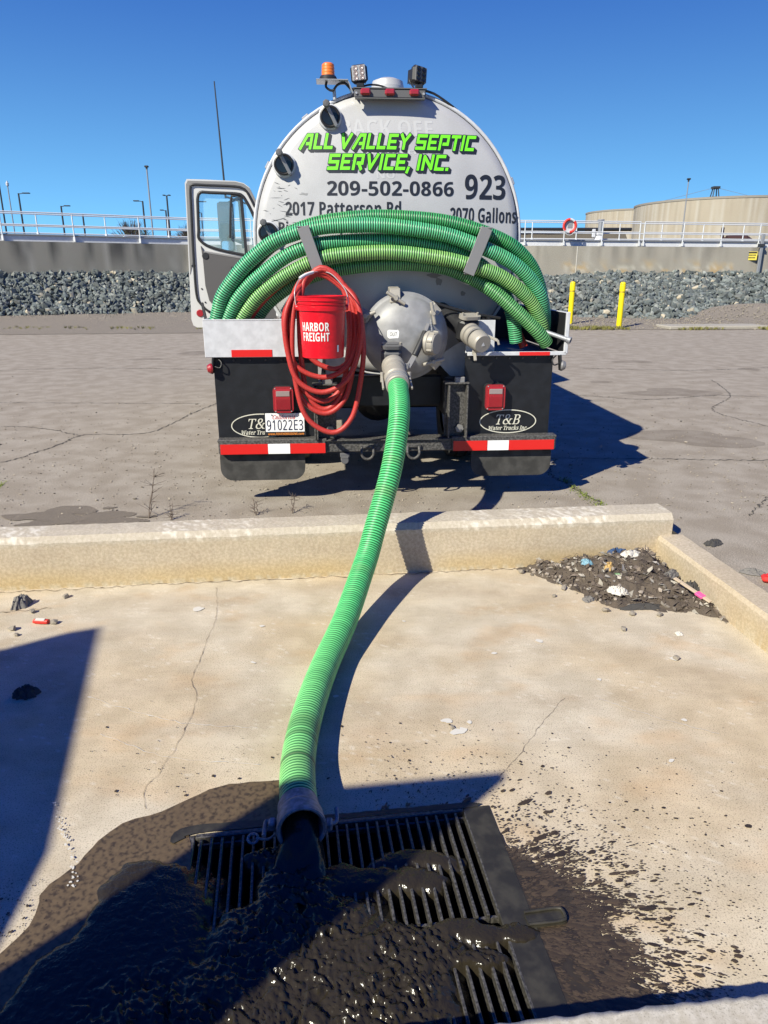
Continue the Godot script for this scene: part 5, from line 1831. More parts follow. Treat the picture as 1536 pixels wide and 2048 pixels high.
		for sx in [-1.0, 1.0]:
			for sy in [-1.0, 1.0]:
				mb.cyl(Vector3(x + sx * 0.053, 0.7345 + sy * 0.077, -0.022), Vector3(x + sx * 0.053, 0.7345 + sy * 0.077, -0.018), 0.0045, 0.004, 8)
		part(mb, "screw", "steel", tlm)
	# number plate
	mb = MB.new()
	mb.box(Vector3(-0.718, 0.57, -0.062), Vector3(0.278, 0.142, 0.006), 0.002)
	mb.box(Vector3(-0.718, 0.496, -0.058), Vector3(0.285, 0.028, 0.010), 0.002)
	var pl := part(mb, "number_plate", "black_plastic", t)
	mb = MB.new()
	mb.box(Vector3(-0.718, 0.573, -0.057), Vector3(0.266, 0.130, 0.004), 0.001)
	part(mb, "plate_face", "white_tape", pl)
	mb = MB.new()
	lay(mb, text_tris("91022E3", sysfont("Droid Sans Mono", 700), -0.842, -0.596, 0.520, 0.592), on_plane(-0.0532), Vector3(0, 0, 1))
	part(mb, "plate_number", "print_navy", pl)
	mb = MB.new()
	lay(mb, text_tris("California", sysfont("Droid Serif", 400, true), -0.805, -0.65, 0.598, 0.630, 0.3), on_plane(-0.0532), Vector3(0, 0, 1))
	part(mb, "state_script", "print_red", pl)
	mb = MB.new()
	lay(mb, text_tris("www.FEATHERSSIGNS.com", sysfont("Droid Sans", 700), -0.838, -0.592, 0.488, 0.504, 0.15), on_plane(-0.0522), Vector3(0, 0, 1))
	part(mb, "frame_lettering", "print_orange", pl)
	mb = MB.new()
	for x in [-0.808, -0.628]:
		mb.cyl(Vector3(x, 0.628, -0.055), Vector3(x, 0.628, -0.05), 0.006, 0.005, 8)
	part(mb, "screw", "steel", pl)
	# side marker lamps
	for s in [-1.0, 1.0]:
		mb = MB.new()
		mb.box(Vector3(1.178 * s, 0.965, -0.06), Vector3(0.014, 0.11, 0.05), 0.003, Basis(Vector3.BACK, 0.12 * s))
		mb.tube(smooth_path([Vector3(1.17 * s, 0.96, -0.05), Vector3(1.13 * s, 0.95, -0.04), Vector3(1.12 * s, 0.985, -0.05), Vector3(1.15 * s, 1.01, -0.07)], 0.012), 0.005, 6)
		var sm2 := part(mb, "side_marker", "black_plastic", t)
		mb = MB.new()
		mb.lathe(PackedVector2Array([Vector2(0, 0), Vector2(0.034, 0), Vector2(0.034, 0.012), Vector2(0.022, 0.03), Vector2(0, 0.034)]), MB.axis(Vector3(1.186 * s, 0.945, -0.055), Vector3(s, -0.08, 0.35)), 20)
		part(mb, "red_lens", "red_lens" if s < 0 else "hook_metal", sm2)
	# bumper beam: two taped end boxes and a channel between them
	mb = MB.new()
	mb.box(Vector3(0.0, 0.408, -0.075), Vector3(2.30, 0.085, 0.10), 0.006)
	mb.box(Vector3(0.0, 0.452, -0.075), Vector3(2.30, 0.008, 0.145), 0.002)
	var bp := part(mb, "bumper", "bumper_steel", t)
	for s in [-1.0, 1.0]:
		mb = MB.new()
		mb.box(Vector3(0.806 * s, 0.413, -0.03), Vector3(0.735, 0.095, 0.06), 0.008)
		mb.box(Vector3(0.806 * s, 0.459, -0.045), Vector3(0.745, 0.020, 0.09), 0.006)
		part(mb, "end_box", "bumper_steel", bp)
		for k in 3:
			mb = MB.new()
			var cx: float = [-0.235, -0.0, 0.22][k]
			var w: float = [0.236, 0.15, 0.272][k]
			cx = [0.565, 0.762, 0.999][k]
			w = [0.240, 0.150, 0.322][k]
			mb.box(Vector3(cx * s, 0.403, 0.0012), Vector3(w, 0.070, 0.0024), 0.0005)
			part(mb, "reflective_tape", "white_tape" if k == 1 else "red_tape", bp)
	for x in [-0.44, 0.46]:
		mb = MB.new()
		mb.box(Vector3(x, 0.645, -0.06), Vector3(0.15, 0.37, 0.016), 0.003)
		mb.box(Vector3(x - 0.055, 0.645, -0.02), Vector3(0.012, 0.36, 0.09), 0.003)
		mb.box(Vector3(x + 0.07 * signf(x), 0.645, -0.02), Vector3(0.012, 0.36, 0.09), 0.003)
		mb.box(Vector3(x, 0.836, -0.05), Vector3(0.17, 0.012, 0.10), 0.003)
		var ps := part(mb, "frame_post", "bumper_steel", t)
		mb = MB.new()
		mb.box(Vector3(x + 0.02, 0.855, -0.03), Vector3(0.07, 0.045, 0.03), 0.005)
		mb.cyl(Vector3(x + 0.03, 0.52, -0.05), Vector3(x + 0.03, 0.52, -0.03), 0.03, 0.03, 6)
		part(mb, "bracket", "hook_metal", ps)
	for x in [-0.155, 0.165]:
		mb = MB.new()
		var rg := PackedVector3Array()
		for k in 20:
			var a := PI + PI * k / 19.0
			rg.append(Vector3(x + cos(a) * 0.042, 0.368 + sin(a) * 0.046, 0.012))
		rg.insert(0, Vector3(x - 0.040, 0.40, -0.01))
		rg.append(Vector3(x + 0.040, 0.40, -0.01))
		mb.tube(rg, 0.0095, 8)
		mb.box(Vector3(x, 0.405, -0.016), Vector3(0.11, 0.022, 0.02), 0.004)
		part(mb, "tow_ring", "bumper_steel", bp)
	mb = MB.new()
	mb.box(Vector3(-0.312, 0.345, -0.03), Vector3(0.066, 0.03, 0.05), 0.004)
	mb.cyl(Vector3(-0.312, 0.315, -0.03), Vector3(-0.312, 0.315, 0.012), 0.03, 0.027, 14, 0.004)
	mb.box(Vector3(-0.312, 0.335, 0.004), Vector3(0.05, 0.014, 0.02), 0.003)
	part(mb, "trailer_socket", "grey_plastic", bp)
	for q in [[-1.176, -0.590], [0.585, 1.160]]:
		mb = MB.new()
		mb.prism(rounded(q[0], 0.168, q[1], 0.42, 0.085), Transform3D(Basis(), Vector3(0, 0, 0)), -0.062, -0.05)
		part(mb, "mud_flap", "dusty_rubber", t)
	# --- frame, axles, wheels, cab
	mb = MB.new()
	for x in [-0.43, 0.43]:
		mb.box(Vector3(x, 0.72, -3.6), Vector3(0.08, 0.26, 6.9), 0.01)
	mb.box(Vector3(0, 0.74, -0.35), Vector3(0.8, 0.22, 0.08), 0.01)
	mb.box(Vector3(0, 0.74, -2.0), Vector3(0.8, 0.2, 0.08), 0.01)
	mb.box(Vector3(0, 0.52, -1.35), Vector3(1.3, 0.16, 0.16), 0.05)
	mb.lathe(PackedVector2Array([Vector2(0, -0.2), Vector2(0.13, -0.16), Vector2(0.2, 0), Vector2(0.13, 0.16), Vector2(0, 0.2)]), Transform3D(Basis(Vector3.RIGHT, PI / 2), Vector3(0, 0.52, -1.35)), 20)
	part(mb, "frame", "black_steel", t)
	for s in [-1.0, 1.0]:
		for q in [[0.70, -1.35], [1.03, -1.35], [0.98, -5.25]]:
			mb = MB.new()
			mb.lathe(PackedVector2Array([Vector2(0.29, -0.12), Vector2(0.44, -0.13), Vector2(0.485, -0.10), Vector2(0.495, -0.05), Vector2(0.48, -0.045), Vector2(0.48, -0.035), Vector2(0.495, -0.03), Vector2(0.495, 0.03), Vector2(0.48, 0.035), Vector2(0.48, 0.045), Vector2(0.495, 0.05), Vector2(0.485, 0.10), Vector2(0.44, 0.13), Vector2(0.29, 0.12)]), Transform3D(Basis(Vector3.BACK, PI / 2), Vector3(q[0] * s, 0.5, q[1])), 36)
			var wh := part(mb, "wheel", "dusty_rubber", t)
			mb = MB.new()
			mb.lathe(PackedVector2Array([Vector2(0, -0.05), Vector2(0.12, -0.06), Vector2(0.2, -0.02), Vector2(0.29, -0.10), Vector2(0.29, 0.10), Vector2(0.2, 0.02), Vector2(0.12, 0.06), Vector2(0, 0.05)]), Transform3D(Basis(Vector3.BACK, PI / 2), Vector3(q[0] * s, 0.5, q[1])), 24)
			part(mb, "rim", "steel", wh)
	mb = MB.new()
	mb.box(Vector3(0, 1.75, -4.55), Vector3(2.06, 1.55, 1.55), 0.10)
	mb.box(Vector3(0, 1.35, -5.9), Vector3(1.7, 0.9, 1.5), 0.16)
	mb.box(Vector3(0, 0.85, -5.9), Vector3(2.1, 0.35, 1.2), 0.12)
	var cabn := part(mb, "cab", "door_white", t)
	mb = MB.new()
	mb.box(Vector3(0, 2.1, -3.768), Vector3(1.2, 0.5, 0.01), 0.003)
	mb.box(Vector3(0, 2.12, -5.33), Vector3(1.75, 0.6, 0.01), 0.003)
	mb.box(Vector3(1.033, 2.1, -4.6), Vector3(0.01, 0.55, 0.8), 0.003)
	part(mb, "cab_window", "dark_glass", cabn)
	mb = MB.new()
	mb.cyl(Vector3(-0.95, 0.68, -2.6), Vector3(-0.95, 0.68, -3.6), 0.26, 0.26, 24, 0.03)
	part(mb, "fuel_tank", "steel", t)
	cab_door(t)
	mb = MB.new()
	mb.tube(PackedVector3Array([Vector3(-1.70, 2.45, -5.2), Vector3(-1.723, 3.1, -5.2), Vector3(-1.748, 3.76, -5.2)]), 0.013, 6, false, 0.007)
	mb.bar(Vector3(-1.02, 2.25, -5.2), Vector3(-1.70, 2.47, -5.2), 0.02, 0.02)
	part(mb, "aerial", "pole_dark", t)

func rounded(x0: float, y0: float, x1: float, y1: float, r: float) -> PackedVector2Array:
	var out := PackedVector2Array()
	for q in [[x1 - r, y1 - r, 0.0], [x0 + r, y1 - r, 0.5], [x0 + r, y0 + r, 1.0], [x1 - r, y0 + r, 1.5]]:
		for k in 6:
			var a: float = (q[2] + 0.5 * k / 5.0) * PI
			out.append(Vector2(q[0] + cos(a) * r, q[1] + sin(a) * r))
	return out

func v2(list: Array) -> Array:
	var out := []
	for q in list:
		out.append(Vector2(q[0], q[1]))
	return out

func cab_door(t: Node) -> void:
	var z := -4.6
	# outline and window opening run point by point together, from the belt at the left round the top to the belt at the right
	var outer := v2([[-2.125, 1.55], [-2.110, 1.95], [-2.098, 2.30], [-2.090, 2.56], [-2.065, 2.604], [-1.85, 2.600], [-1.50, 2.587], [-1.40, 2.565], [-1.335, 2.52], [-1.25, 2.35], [-1.10, 1.98], [-1.06, 1.60], [-1.35, 1.60], [-1.70, 1.60]])
	var inner := v2([[-1.965, 1.93], [-1.968, 2.05], [-1.958, 2.30], [-1.95, 2.40], [-1.915, 2.458], [-1.80, 2.457], [-1.50, 2.447], [-1.43, 2.43], [-1.395, 2.39], [-1.318, 2.24], [-1.20, 1.93], [-1.18, 1.74], [-1.371, 1.746], [-1.80, 1.835]])
	var mb := MB.new()
	mb.ringprism(outer, inner, z - 0.05, z)
	mb.prism(PackedVector2Array(v2([[-2.125, 1.55], [-2.144, 0.99], [-2.125, 0.92], [-2.08, 0.895], [-1.15, 0.895], [-1.06, 1.2], [-1.06, 1.60], [-1.70, 1.60]])), Transform3D(), z - 0.05, z)
	var door := part(mb, "cab_door", "door_white", t)
	door.set_meta("label", "open cab door, its inner side showing")
	mb = MB.new()                                    # the grey return along the door's top and latch edge
	var o2 := []
	var i2 := []
	for k in range(0, 10):
		o2.append(outer[k] + Vector2(0.012, -0.01) * (1.0 if k < 6 else 0.0) + Vector2(0, -0.008))
		i2.append(outer[k].lerp(inner[k], 0.42))
	var poly := PackedVector2Array(o2)
	for k in range(9, -1, -1):
		poly.append(i2[k])
	mb.prism(poly, Transform3D(), z, z + 0.006)
	part(mb, "door_return", "door_grey", door)
	mb = MB.new()
	var sl := []
	for k in range(0, 10):
		var q: Vector2 = outer[k].lerp(inner[k], 0.44)
		sl.append(Vector3(q.x, q.y, z + 0.014))
	sl.push_front(Vector3(-2.055, 1.30, z + 0.014))
	sl.push_front(Vector3(-2.01, 1.18, z + 0.014))
	sl.push_front(Vector3(-1.90, 1.08, z + 0.014))
	sl.push_front(Vector3(-1.72, 1.03, z + 0.014))
	mb.tube(smooth_path(sl, 0.03), 0.014, 6)
	part(mb, "door_seal", "black_plastic", door)
	mb = MB.new()
	var wl := []
	for k in inner.size():
		wl.append(Vector3(inner[k].x, inner[k].y, z + 0.004))
	mb.tube(smooth_path(wl, 0.03, true), 0.018, 6, true)
	part(mb, "window_seal", "black_plastic", door)
	mb = MB.new()
	var gp := PackedVector2Array()
	for q in inner:
		gp.append(q)
	mb.prism(gp, Transform3D(), z - 0.028, z - 0.024)
	part(mb, "window_pane", "window_glass", door)
	mb = MB.new()
	mb.bar(Vector3(-1.440, 2.45, z - 0.01), Vector3(-1.415, 1.76, z - 0.01), 0.035, 0.03, 0.004, Vector3(1, 0, 0))
	mb.tube(smooth_path([Vector3(-1.60, 1.95, z + 0.0), Vector3(-1.56, 2.38, z), Vector3(-1.53, 2.42, z), Vector3(-1.45, 2.43, z)], 0.04), 0.013, 6)
	part(mb, "vent_bar", "black_plastic", door)
	mb = MB.new()                                    # trim panel
	mb.prism(PackedVector2Array(v2([[-1.955, 1.86], [-1.93, 1.80], [-1.78, 1.76], [-1.36, 1.70], [-1.10, 1.66], [-1.08, 1.0], [-1.70, 1.05], [-1.80, 1.10], [-1.90, 1.22], [-1.935, 1.40], [-1.94, 1.70]])), Transform3D(), z, z + 0.03)
	var trim := part(mb, "trim_panel", "door_trim", door)
	mb = MB.new()
	mb.prism(PackedVector2Array(v2([[-1.60, 1.62], [-1.10, 1.58], [-1.10, 1.28], [-1.35, 1.25], [-1.50, 1.34], [-1.58, 1.46]])), Transform3D(), z + 0.03, z + 0.07)
	part(mb, "arm_rest", "black_plastic", trim)
	mb = MB.new()
	mb.bar(Vector3(-1.92, 1.79, z + 0.02), Vector3(-1.40, 1.71, z + 0.02), 0.025, 0.03, 0.005)
	part(mb, "belt_strip", "hook_metal", trim)
	mb = MB.new()
	mb.cyl(Vector3(-1.905, 1.745, z + 0.02), Vector3(-1.905, 1.745, z + 0.04), 0.045, 0.04, 16, 0.005)
	part(mb, "lock_knob", "black_plastic", trim)
	mb = MB.new()
	mb.cyl(Vector3(-2.03, 1.068, z), Vector3(-2.03, 1.068, z + 0.014), 0.046, 0.042, 20, 0.004)
	part(mb, "red_reflector", "red_lens", door)
	mb = MB.new()
	mb.box(Vector3(-2.065, 1.63, z + 0.004), Vector3(0.05, 0.02, 0.01), 0.002)
	mb.cyl(Vector3(-1.985, 1.36, z), Vector3(-1.985, 1.36, z + 0.008), 0.01, 0.01, 8)
	mb.cyl(Vector3(-1.955, 1.20, z), Vector3(-1.955, 1.20, z + 0.008), 0.01, 0.01, 8)
	part(mb, "latch", "black_plastic", door)
	mb = MB.new()
	mb.bar(Vector3(-1.98, 1.20, z + 0.1), Vector3(-1.93, 0.95, z + 0.16), 0.035, 0.025, 0.006, Vector3(1, 0, 0))
	part(mb, "grab_handle", "black_plastic", door)
	# mirrors on the outer side
	mb = MB.new()
	mb.box(Vector3(-1.665, 2.155, z - 0.24), Vector3(0.20, 0.45, 0.07), 0.03)
	mb.bar(Vector3(-1.50, 2.42, z - 0.22), Vector3(-1.66, 2.35, z - 0.24), 0.03, 0.03, 0.004)
	mb.bar(Vector3(-1.48, 1.90, z - 0.22), Vector3(-1.66, 1.97, z - 0.24), 0.03, 0.03, 0.004)
	mb.bar(Vector3(-1.49, 2.45, z - 0.22), Vector3(-1.47, 1.84, z - 0.22), 0.03, 0.03, 0.004, Vector3(1, 0, 0))
	var mi := part(mb, "wing_mirror", "black_plastic", door)
	mb = MB.new()
	mb.box(Vector3(-1.665, 2.155, z - 0.203), Vector3(0.175, 0.42, 0.004), 0.001, Basis(Vector3.RIGHT, 0.16))
	part(mb, "mirror_glass", "mirror", mi)
	mb = MB.new()
	mb.prism(rounded(-1.735, 1.80, -1.565, 1.935, 0.035), Transform3D(), z - 0.2, z - 0.12)
	var ms := part(mb, "spot_mirror", "black_plastic", door)
	mb = MB.new()
	mb.prism(rounded(-1.72, 1.815, -1.58, 1.92, 0.028), Transform3D(Basis(Vector3.RIGHT, 0.0), Vector3(0, 0, 0)), z - 0.12, z - 0.117)
	part(mb, "mirror_glass", "mirror", ms)

# ---------------------------------------------------------------- hoses and bucket carried at the truck's rear
func truck_hoses() -> void:
	var teal := [Color(0.12, 0.53, 0.23), Color(0.10, 0.51, 0.26)]
	var lime := [Color(0.29, 0.56, 0.16), Color(0.22, 0.53, 0.17)]
	var dark := [Color(0.13, 0.42, 0.14), Color(0.15, 0.44, 0.14)]
	var coils := [
		["outer turquoise green suction hose of the front coil, topmost of the bundle, over both hooks", teal,
			[[-1.165, 1.10, -0.15], [-1.159, 1.204, -0.14], [-1.136, 1.279, -0.13], [-1.099, 1.393, -0.11], [-1.037, 1.478, -0.1], [-0.949, 1.579, -0.09], [-0.844, 1.667, -0.08], [-0.741, 1.736, -0.07], [-0.619, 1.781, -0.065], [-0.507, 1.811, -0.06], [-0.342, 1.832, -0.06], [-0.013, 1.833, -0.06], [0.326, 1.790, -0.06], [0.53, 1.732, -0.06], [0.65, 1.687, -0.06], [0.784, 1.628, -0.07], [0.887, 1.559, -0.08], [0.968, 1.481, -0.1], [1.034, 1.390, -0.12], [1.088, 1.239, -0.2], [1.10, 1.12, -0.26]]],
		["second blue green suction hose of the coil, dipping behind the first at the middle", teal,
			[[-1.10, 1.10, -0.15], [-1.09, 1.204, -0.14], [-1.06, 1.278, -0.13], [-0.995, 1.387, -0.11], [-0.900, 1.485, -0.1], [-0.800, 1.560, -0.09], [-0.705, 1.625, -0.08], [-0.600, 1.680, -0.08], [-0.408, 1.730, -0.105], [-0.008, 1.750, -0.13], [0.339, 1.712, -0.14], [0.52, 1.650, -0.15], [0.64, 1.585, -0.16], [0.74, 1.49, -0.17], [0.82, 1.37, -0.18], [0.87, 1.24, -0.2], [0.905, 1.09, -0.22]]],
		["rear green suction hose, its dark right side curving down behind the coil", [Color(0.06, 0.36, 0.10), Color(0.045, 0.33, 0.13)],
			[[-1.13, 1.10, -0.26], [-1.12, 1.196, -0.25], [-1.085, 1.344, -0.23], [-0.955, 1.54, -0.2], [-0.74, 1.735, -0.17], [-0.508, 1.838, -0.135], [-0.25, 1.880, -0.125], [-0.008, 1.890, -0.125], [0.333, 1.868, -0.125], [0.59, 1.810, -0.125], [0.792, 1.734, -0.14], [0.899, 1.660, -0.16], [0.984, 1.570, -0.19], [1.05, 1.438, -0.22], [1.098, 1.27, -0.28], [1.10, 1.12, -0.34]]],
		["yellow green suction hose of the coil, third from the top at the left hook", lime,
			[[-1.02, 1.10, -0.15], [-1.0, 1.203, -0.14], [-0.965, 1.280, -0.13], [-0.875, 1.388, -0.11], [-0.785, 1.460, -0.1], [-0.695, 1.520, -0.09], [-0.61, 1.565, -0.08], [-0.527, 1.603, -0.07], [-0.378, 1.650, -0.06], [-0.013, 1.675, -0.06], [0.329, 1.640, -0.06], [0.491, 1.606, -0.06], [0.601, 1.575, -0.06], [0.721, 1.535, -0.07], [0.824, 1.475, -0.08], [0.930, 1.395, -0.1], [1.005, 1.310, -0.12], [1.055, 1.22, -0.14], [1.08, 1.11, -0.18]]],
		["dull green suction hose lowest in the coil, its right end lying in the black tray", dark,
			[[-0.92, 1.10, -0.2], [-0.902, 1.199, -0.2], [-0.876, 1.274, -0.19], [-0.801, 1.362, -0.18], [-0.694, 1.441, -0.17], [-0.609, 1.489, -0.165], [-0.387, 1.562, -0.15], [-0.006, 1.606, -0.14], [0.34, 1.588, -0.14], [0.553, 1.515, -0.13], [0.668, 1.450, -0.1], [0.76, 1.385, -0.085], [0.84, 1.318, -0.075], [0.939, 1.235, -0.07], [1.03, 1.150, -0.07], [1.085, 1.09, -0.10]]]]
	for q in coils:
		var mb := MB.new()
		var pts := []
		for p in q[2]:
			pts.append(Vector3(p[0], p[1], p[2]))
		var cs: Array = q[1]
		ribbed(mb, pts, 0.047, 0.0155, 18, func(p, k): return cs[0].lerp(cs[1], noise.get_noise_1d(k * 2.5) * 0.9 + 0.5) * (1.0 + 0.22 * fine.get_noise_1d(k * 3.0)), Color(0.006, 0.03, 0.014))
		var o := put(mb, "suction_hose", M["hose_rib"])
		o.transform = TR
		tag(o, q[0], "hose", "green hoses coiled on the truck's rear")
	for q in [[[[-0.97, 1.10, -0.19], [-0.955, 1.20, -0.175], [-0.90, 1.30, -0.165], [-0.775, 1.425, -0.155], [-0.619, 1.53, -0.15], [-0.45, 1.585, -0.15]], "red hose lying between the green hoses at the left tray"], [[[0.86, 1.30, -0.34], [0.90, 1.21, -0.30], [0.94, 1.12, -0.27], [0.97, 1.05, -0.25]], "red hose end lying in the black tray under the green hoses"]]:
		var mb := MB.new()
		var pts := []
		for p in q[0]:
			pts.append(Vector3(p[0], p[1], p[2]))
		mb.tube(smooth_path(pts, 0.03), 0.03, 12)
		var o := put(mb, "red_hose", M["red_rubber"])
		o.transform = TR
		tag(o, q[1], "hose")
	# the red hose hung from the left hook, wound in long loops
	var loops := [[-0.645, -0.183, 0.545, 0.10], [-0.685, -0.195, 0.815, 0.115], [-0.66, -0.26, 0.745, 0.05], [-0.69, -0.20, 0.905, 0.075], [-0.60, -0.27, 0.69, 0.04], [-0.585, -0.215, 0.955, 0.05], [-0.655, -0.23, 0.665, 0.055]]
	var coil := []
	for k in loops.size():
		var L: Array = loops[k]
		var z: float = L[3] + 0.05
		var zz := 0.018 + 0.012 * (k % 3)
		var mx: float = (L[0] + L[1]) * 0.5 + [0.02, -0.02, 0.01, 0.0, -0.01, 0.03, 0.0][k]
		var top := 1.545 + 0.018 * (k % 3) - 0.01 * (k % 2)
		var h: float = top - L[2]
		coil.append(Vector3(-0.445 + 0.01 * (k % 2), top, zz))
		coil.append(Vector3(-0.345, top - 0.05, zz + 0.012))
		coil.append(Vector3(lerpf(-0.345, L[1], 0.75), top - 0.16, z * 0.8))
		coil.append(Vector3(L[1], top - h * 0.42, z))
		coil.append(Vector3(L[1] - 0.02, top - h * 0.66, z))
		coil.append(Vector3(lerpf(mx, L[1], 0.62), top - h * 0.90, z + 0.008))
		coil.append(Vector3(mx, L[2], z + 0.01))
		coil.append(Vector3(lerpf(mx, L[0], 0.68), top - h * 0.89, z + 0.008))
		coil.append(Vector3(L[0] + 0.015, top - h * 0.62, z))
		coil.append(Vector3(L[0] + 0.01, top - h * 0.38, z))
		coil.append(Vector3(lerpf(-0.545, L[0], 0.6), top - 0.15, z * 0.8))
		coil.append(Vector3(-0.535, top - 0.045, zz + 0.01))
	var rmb := MB.new()
	rmb.tube(smooth_path(coil, 0.03), 0.0168, 12)
	var rh := put(rmb, "red_hose_coil", M["red_rubber"])
	rh.transform = TR
	tag(rh, "long loops of red rubber hose hung from the left hook, round the red bucket", "hose")
	# bucket
	var b := thing("red_bucket", "red plastic bucket hung by its wire handle inside the red hose loops", "bucket", TR * Transform3D(Basis(), Vector3(-0.439, 1.056, 0.32)) * Transform3D(Basis().scaled(Vector3.ONE * 0.975), Vector3.ZERO))
	var h := 0.372
	var mb := MB.new()
	mb.lathe(PackedVector2Array([Vector2(0.0, 0.004), Vector2(0.122, 0.004), Vector2(0.126, 0.0), Vector2(0.131, 0.004), Vector2(0.131, 0.012), Vector2(0.1435, 0.285), Vector2(0.152, 0.287), Vector2(0.153, 0.310), Vector2(0.1475, 0.312), Vector2(0.148, 0.322), Vector2(0.1535, 0.324), Vector2(0.1535, 0.328), Vector2(0.148, 0.33), Vector2(0.149, 0.342), Vector2(0.155, 0.344), Vector2(0.155, 0.350), Vector2(0.150, 0.352), Vector2(0.151, 0.366), Vector2(0.155, 0.368), Vector2(0.155, h), Vector2(0.147, h), Vector2(0.128, 0.02), Vector2(0.0, 0.02)]), Transform3D(), 48)
	put(mb, "body", M["red_bucket"], b)
	mb = MB.new()
	var wrap := func(p: Vector3):
		var r := 0.1318 + 0.0125 * (p.y - 0.012) / 0.273
		var a := p.x / 0.138
		return Vector3(sin(a) * (r + 0.0012), p.y, cos(a) * (r + 0.0012))
	lay(mb, text_tris("HARBOR", sysfont("Droid Sans", 700), -0.140, 0.042, 0.168, 0.220), wrap, Vector3(0, 0, 1), 0.03)
	lay(mb, text_tris("FREIGHT", sysfont("Droid Sans", 700), -0.138, 0.044, 0.108, 0.160), wrap, Vector3(0, 0, 1), 0.03)
	put(mb, "white_lettering", M["print_white"], b)
	mb = MB.new()
	for r in 1:
		mb.face([wrap.call(Vector3(0.098, 0.04, 0)), wrap.call(Vector3(0.112, 0.04, 0)), wrap.call(Vector3(0.112, 0.082, 0)), wrap.call(Vector3(0.098, 0.082, 0))], Vector3(0.7, 0, 0.7))
	put(mb, "sticker", M["print_white"], b)
	mb = MB.new()
	mb.tube(smooth_path([Vector3(-0.158, 0.302, 0.0), Vector3(-0.166, 0.36, -0.01), Vector3(-0.163, 0.41, -0.03), Vector3(-0.128, 0.482, -0.14), Vector3(-0.06, 0.508, -0.23), Vector3(-0.005, 0.512, -0.29), Vector3(0.05, 0.505, -0.25), Vector3(0.10, 0.465, -0.17), Vector3(0.15, 0.40, -0.07), Vector3(0.163, 0.34, -0.01), Vector3(0.158, 0.302, 0.0)], 0.015), 0.0032, 6)
	put(mb, "wire_handle", M["steel"], b)
	mb = MB.new()
	mb.tube(smooth_path([Vector3(-0.135, 0.474, -0.13), Vector3(-0.10, 0.494, -0.175), Vector3(-0.055, 0.509, -0.235)], 0.01), 0.0105, 8)
	put(mb, "hand_grip", M["print_white"], b)
	for s in [-1.0, 1.0]:
		mb = MB.new()
		mb.cyl(Vector3(0.148 * s, 0.302, 0), Vector3(0.164 * s, 0.302, 0), 0.02, 0.016, 12, 0.003)
		put(mb, "handle_ear", M["red_bucket"], b)

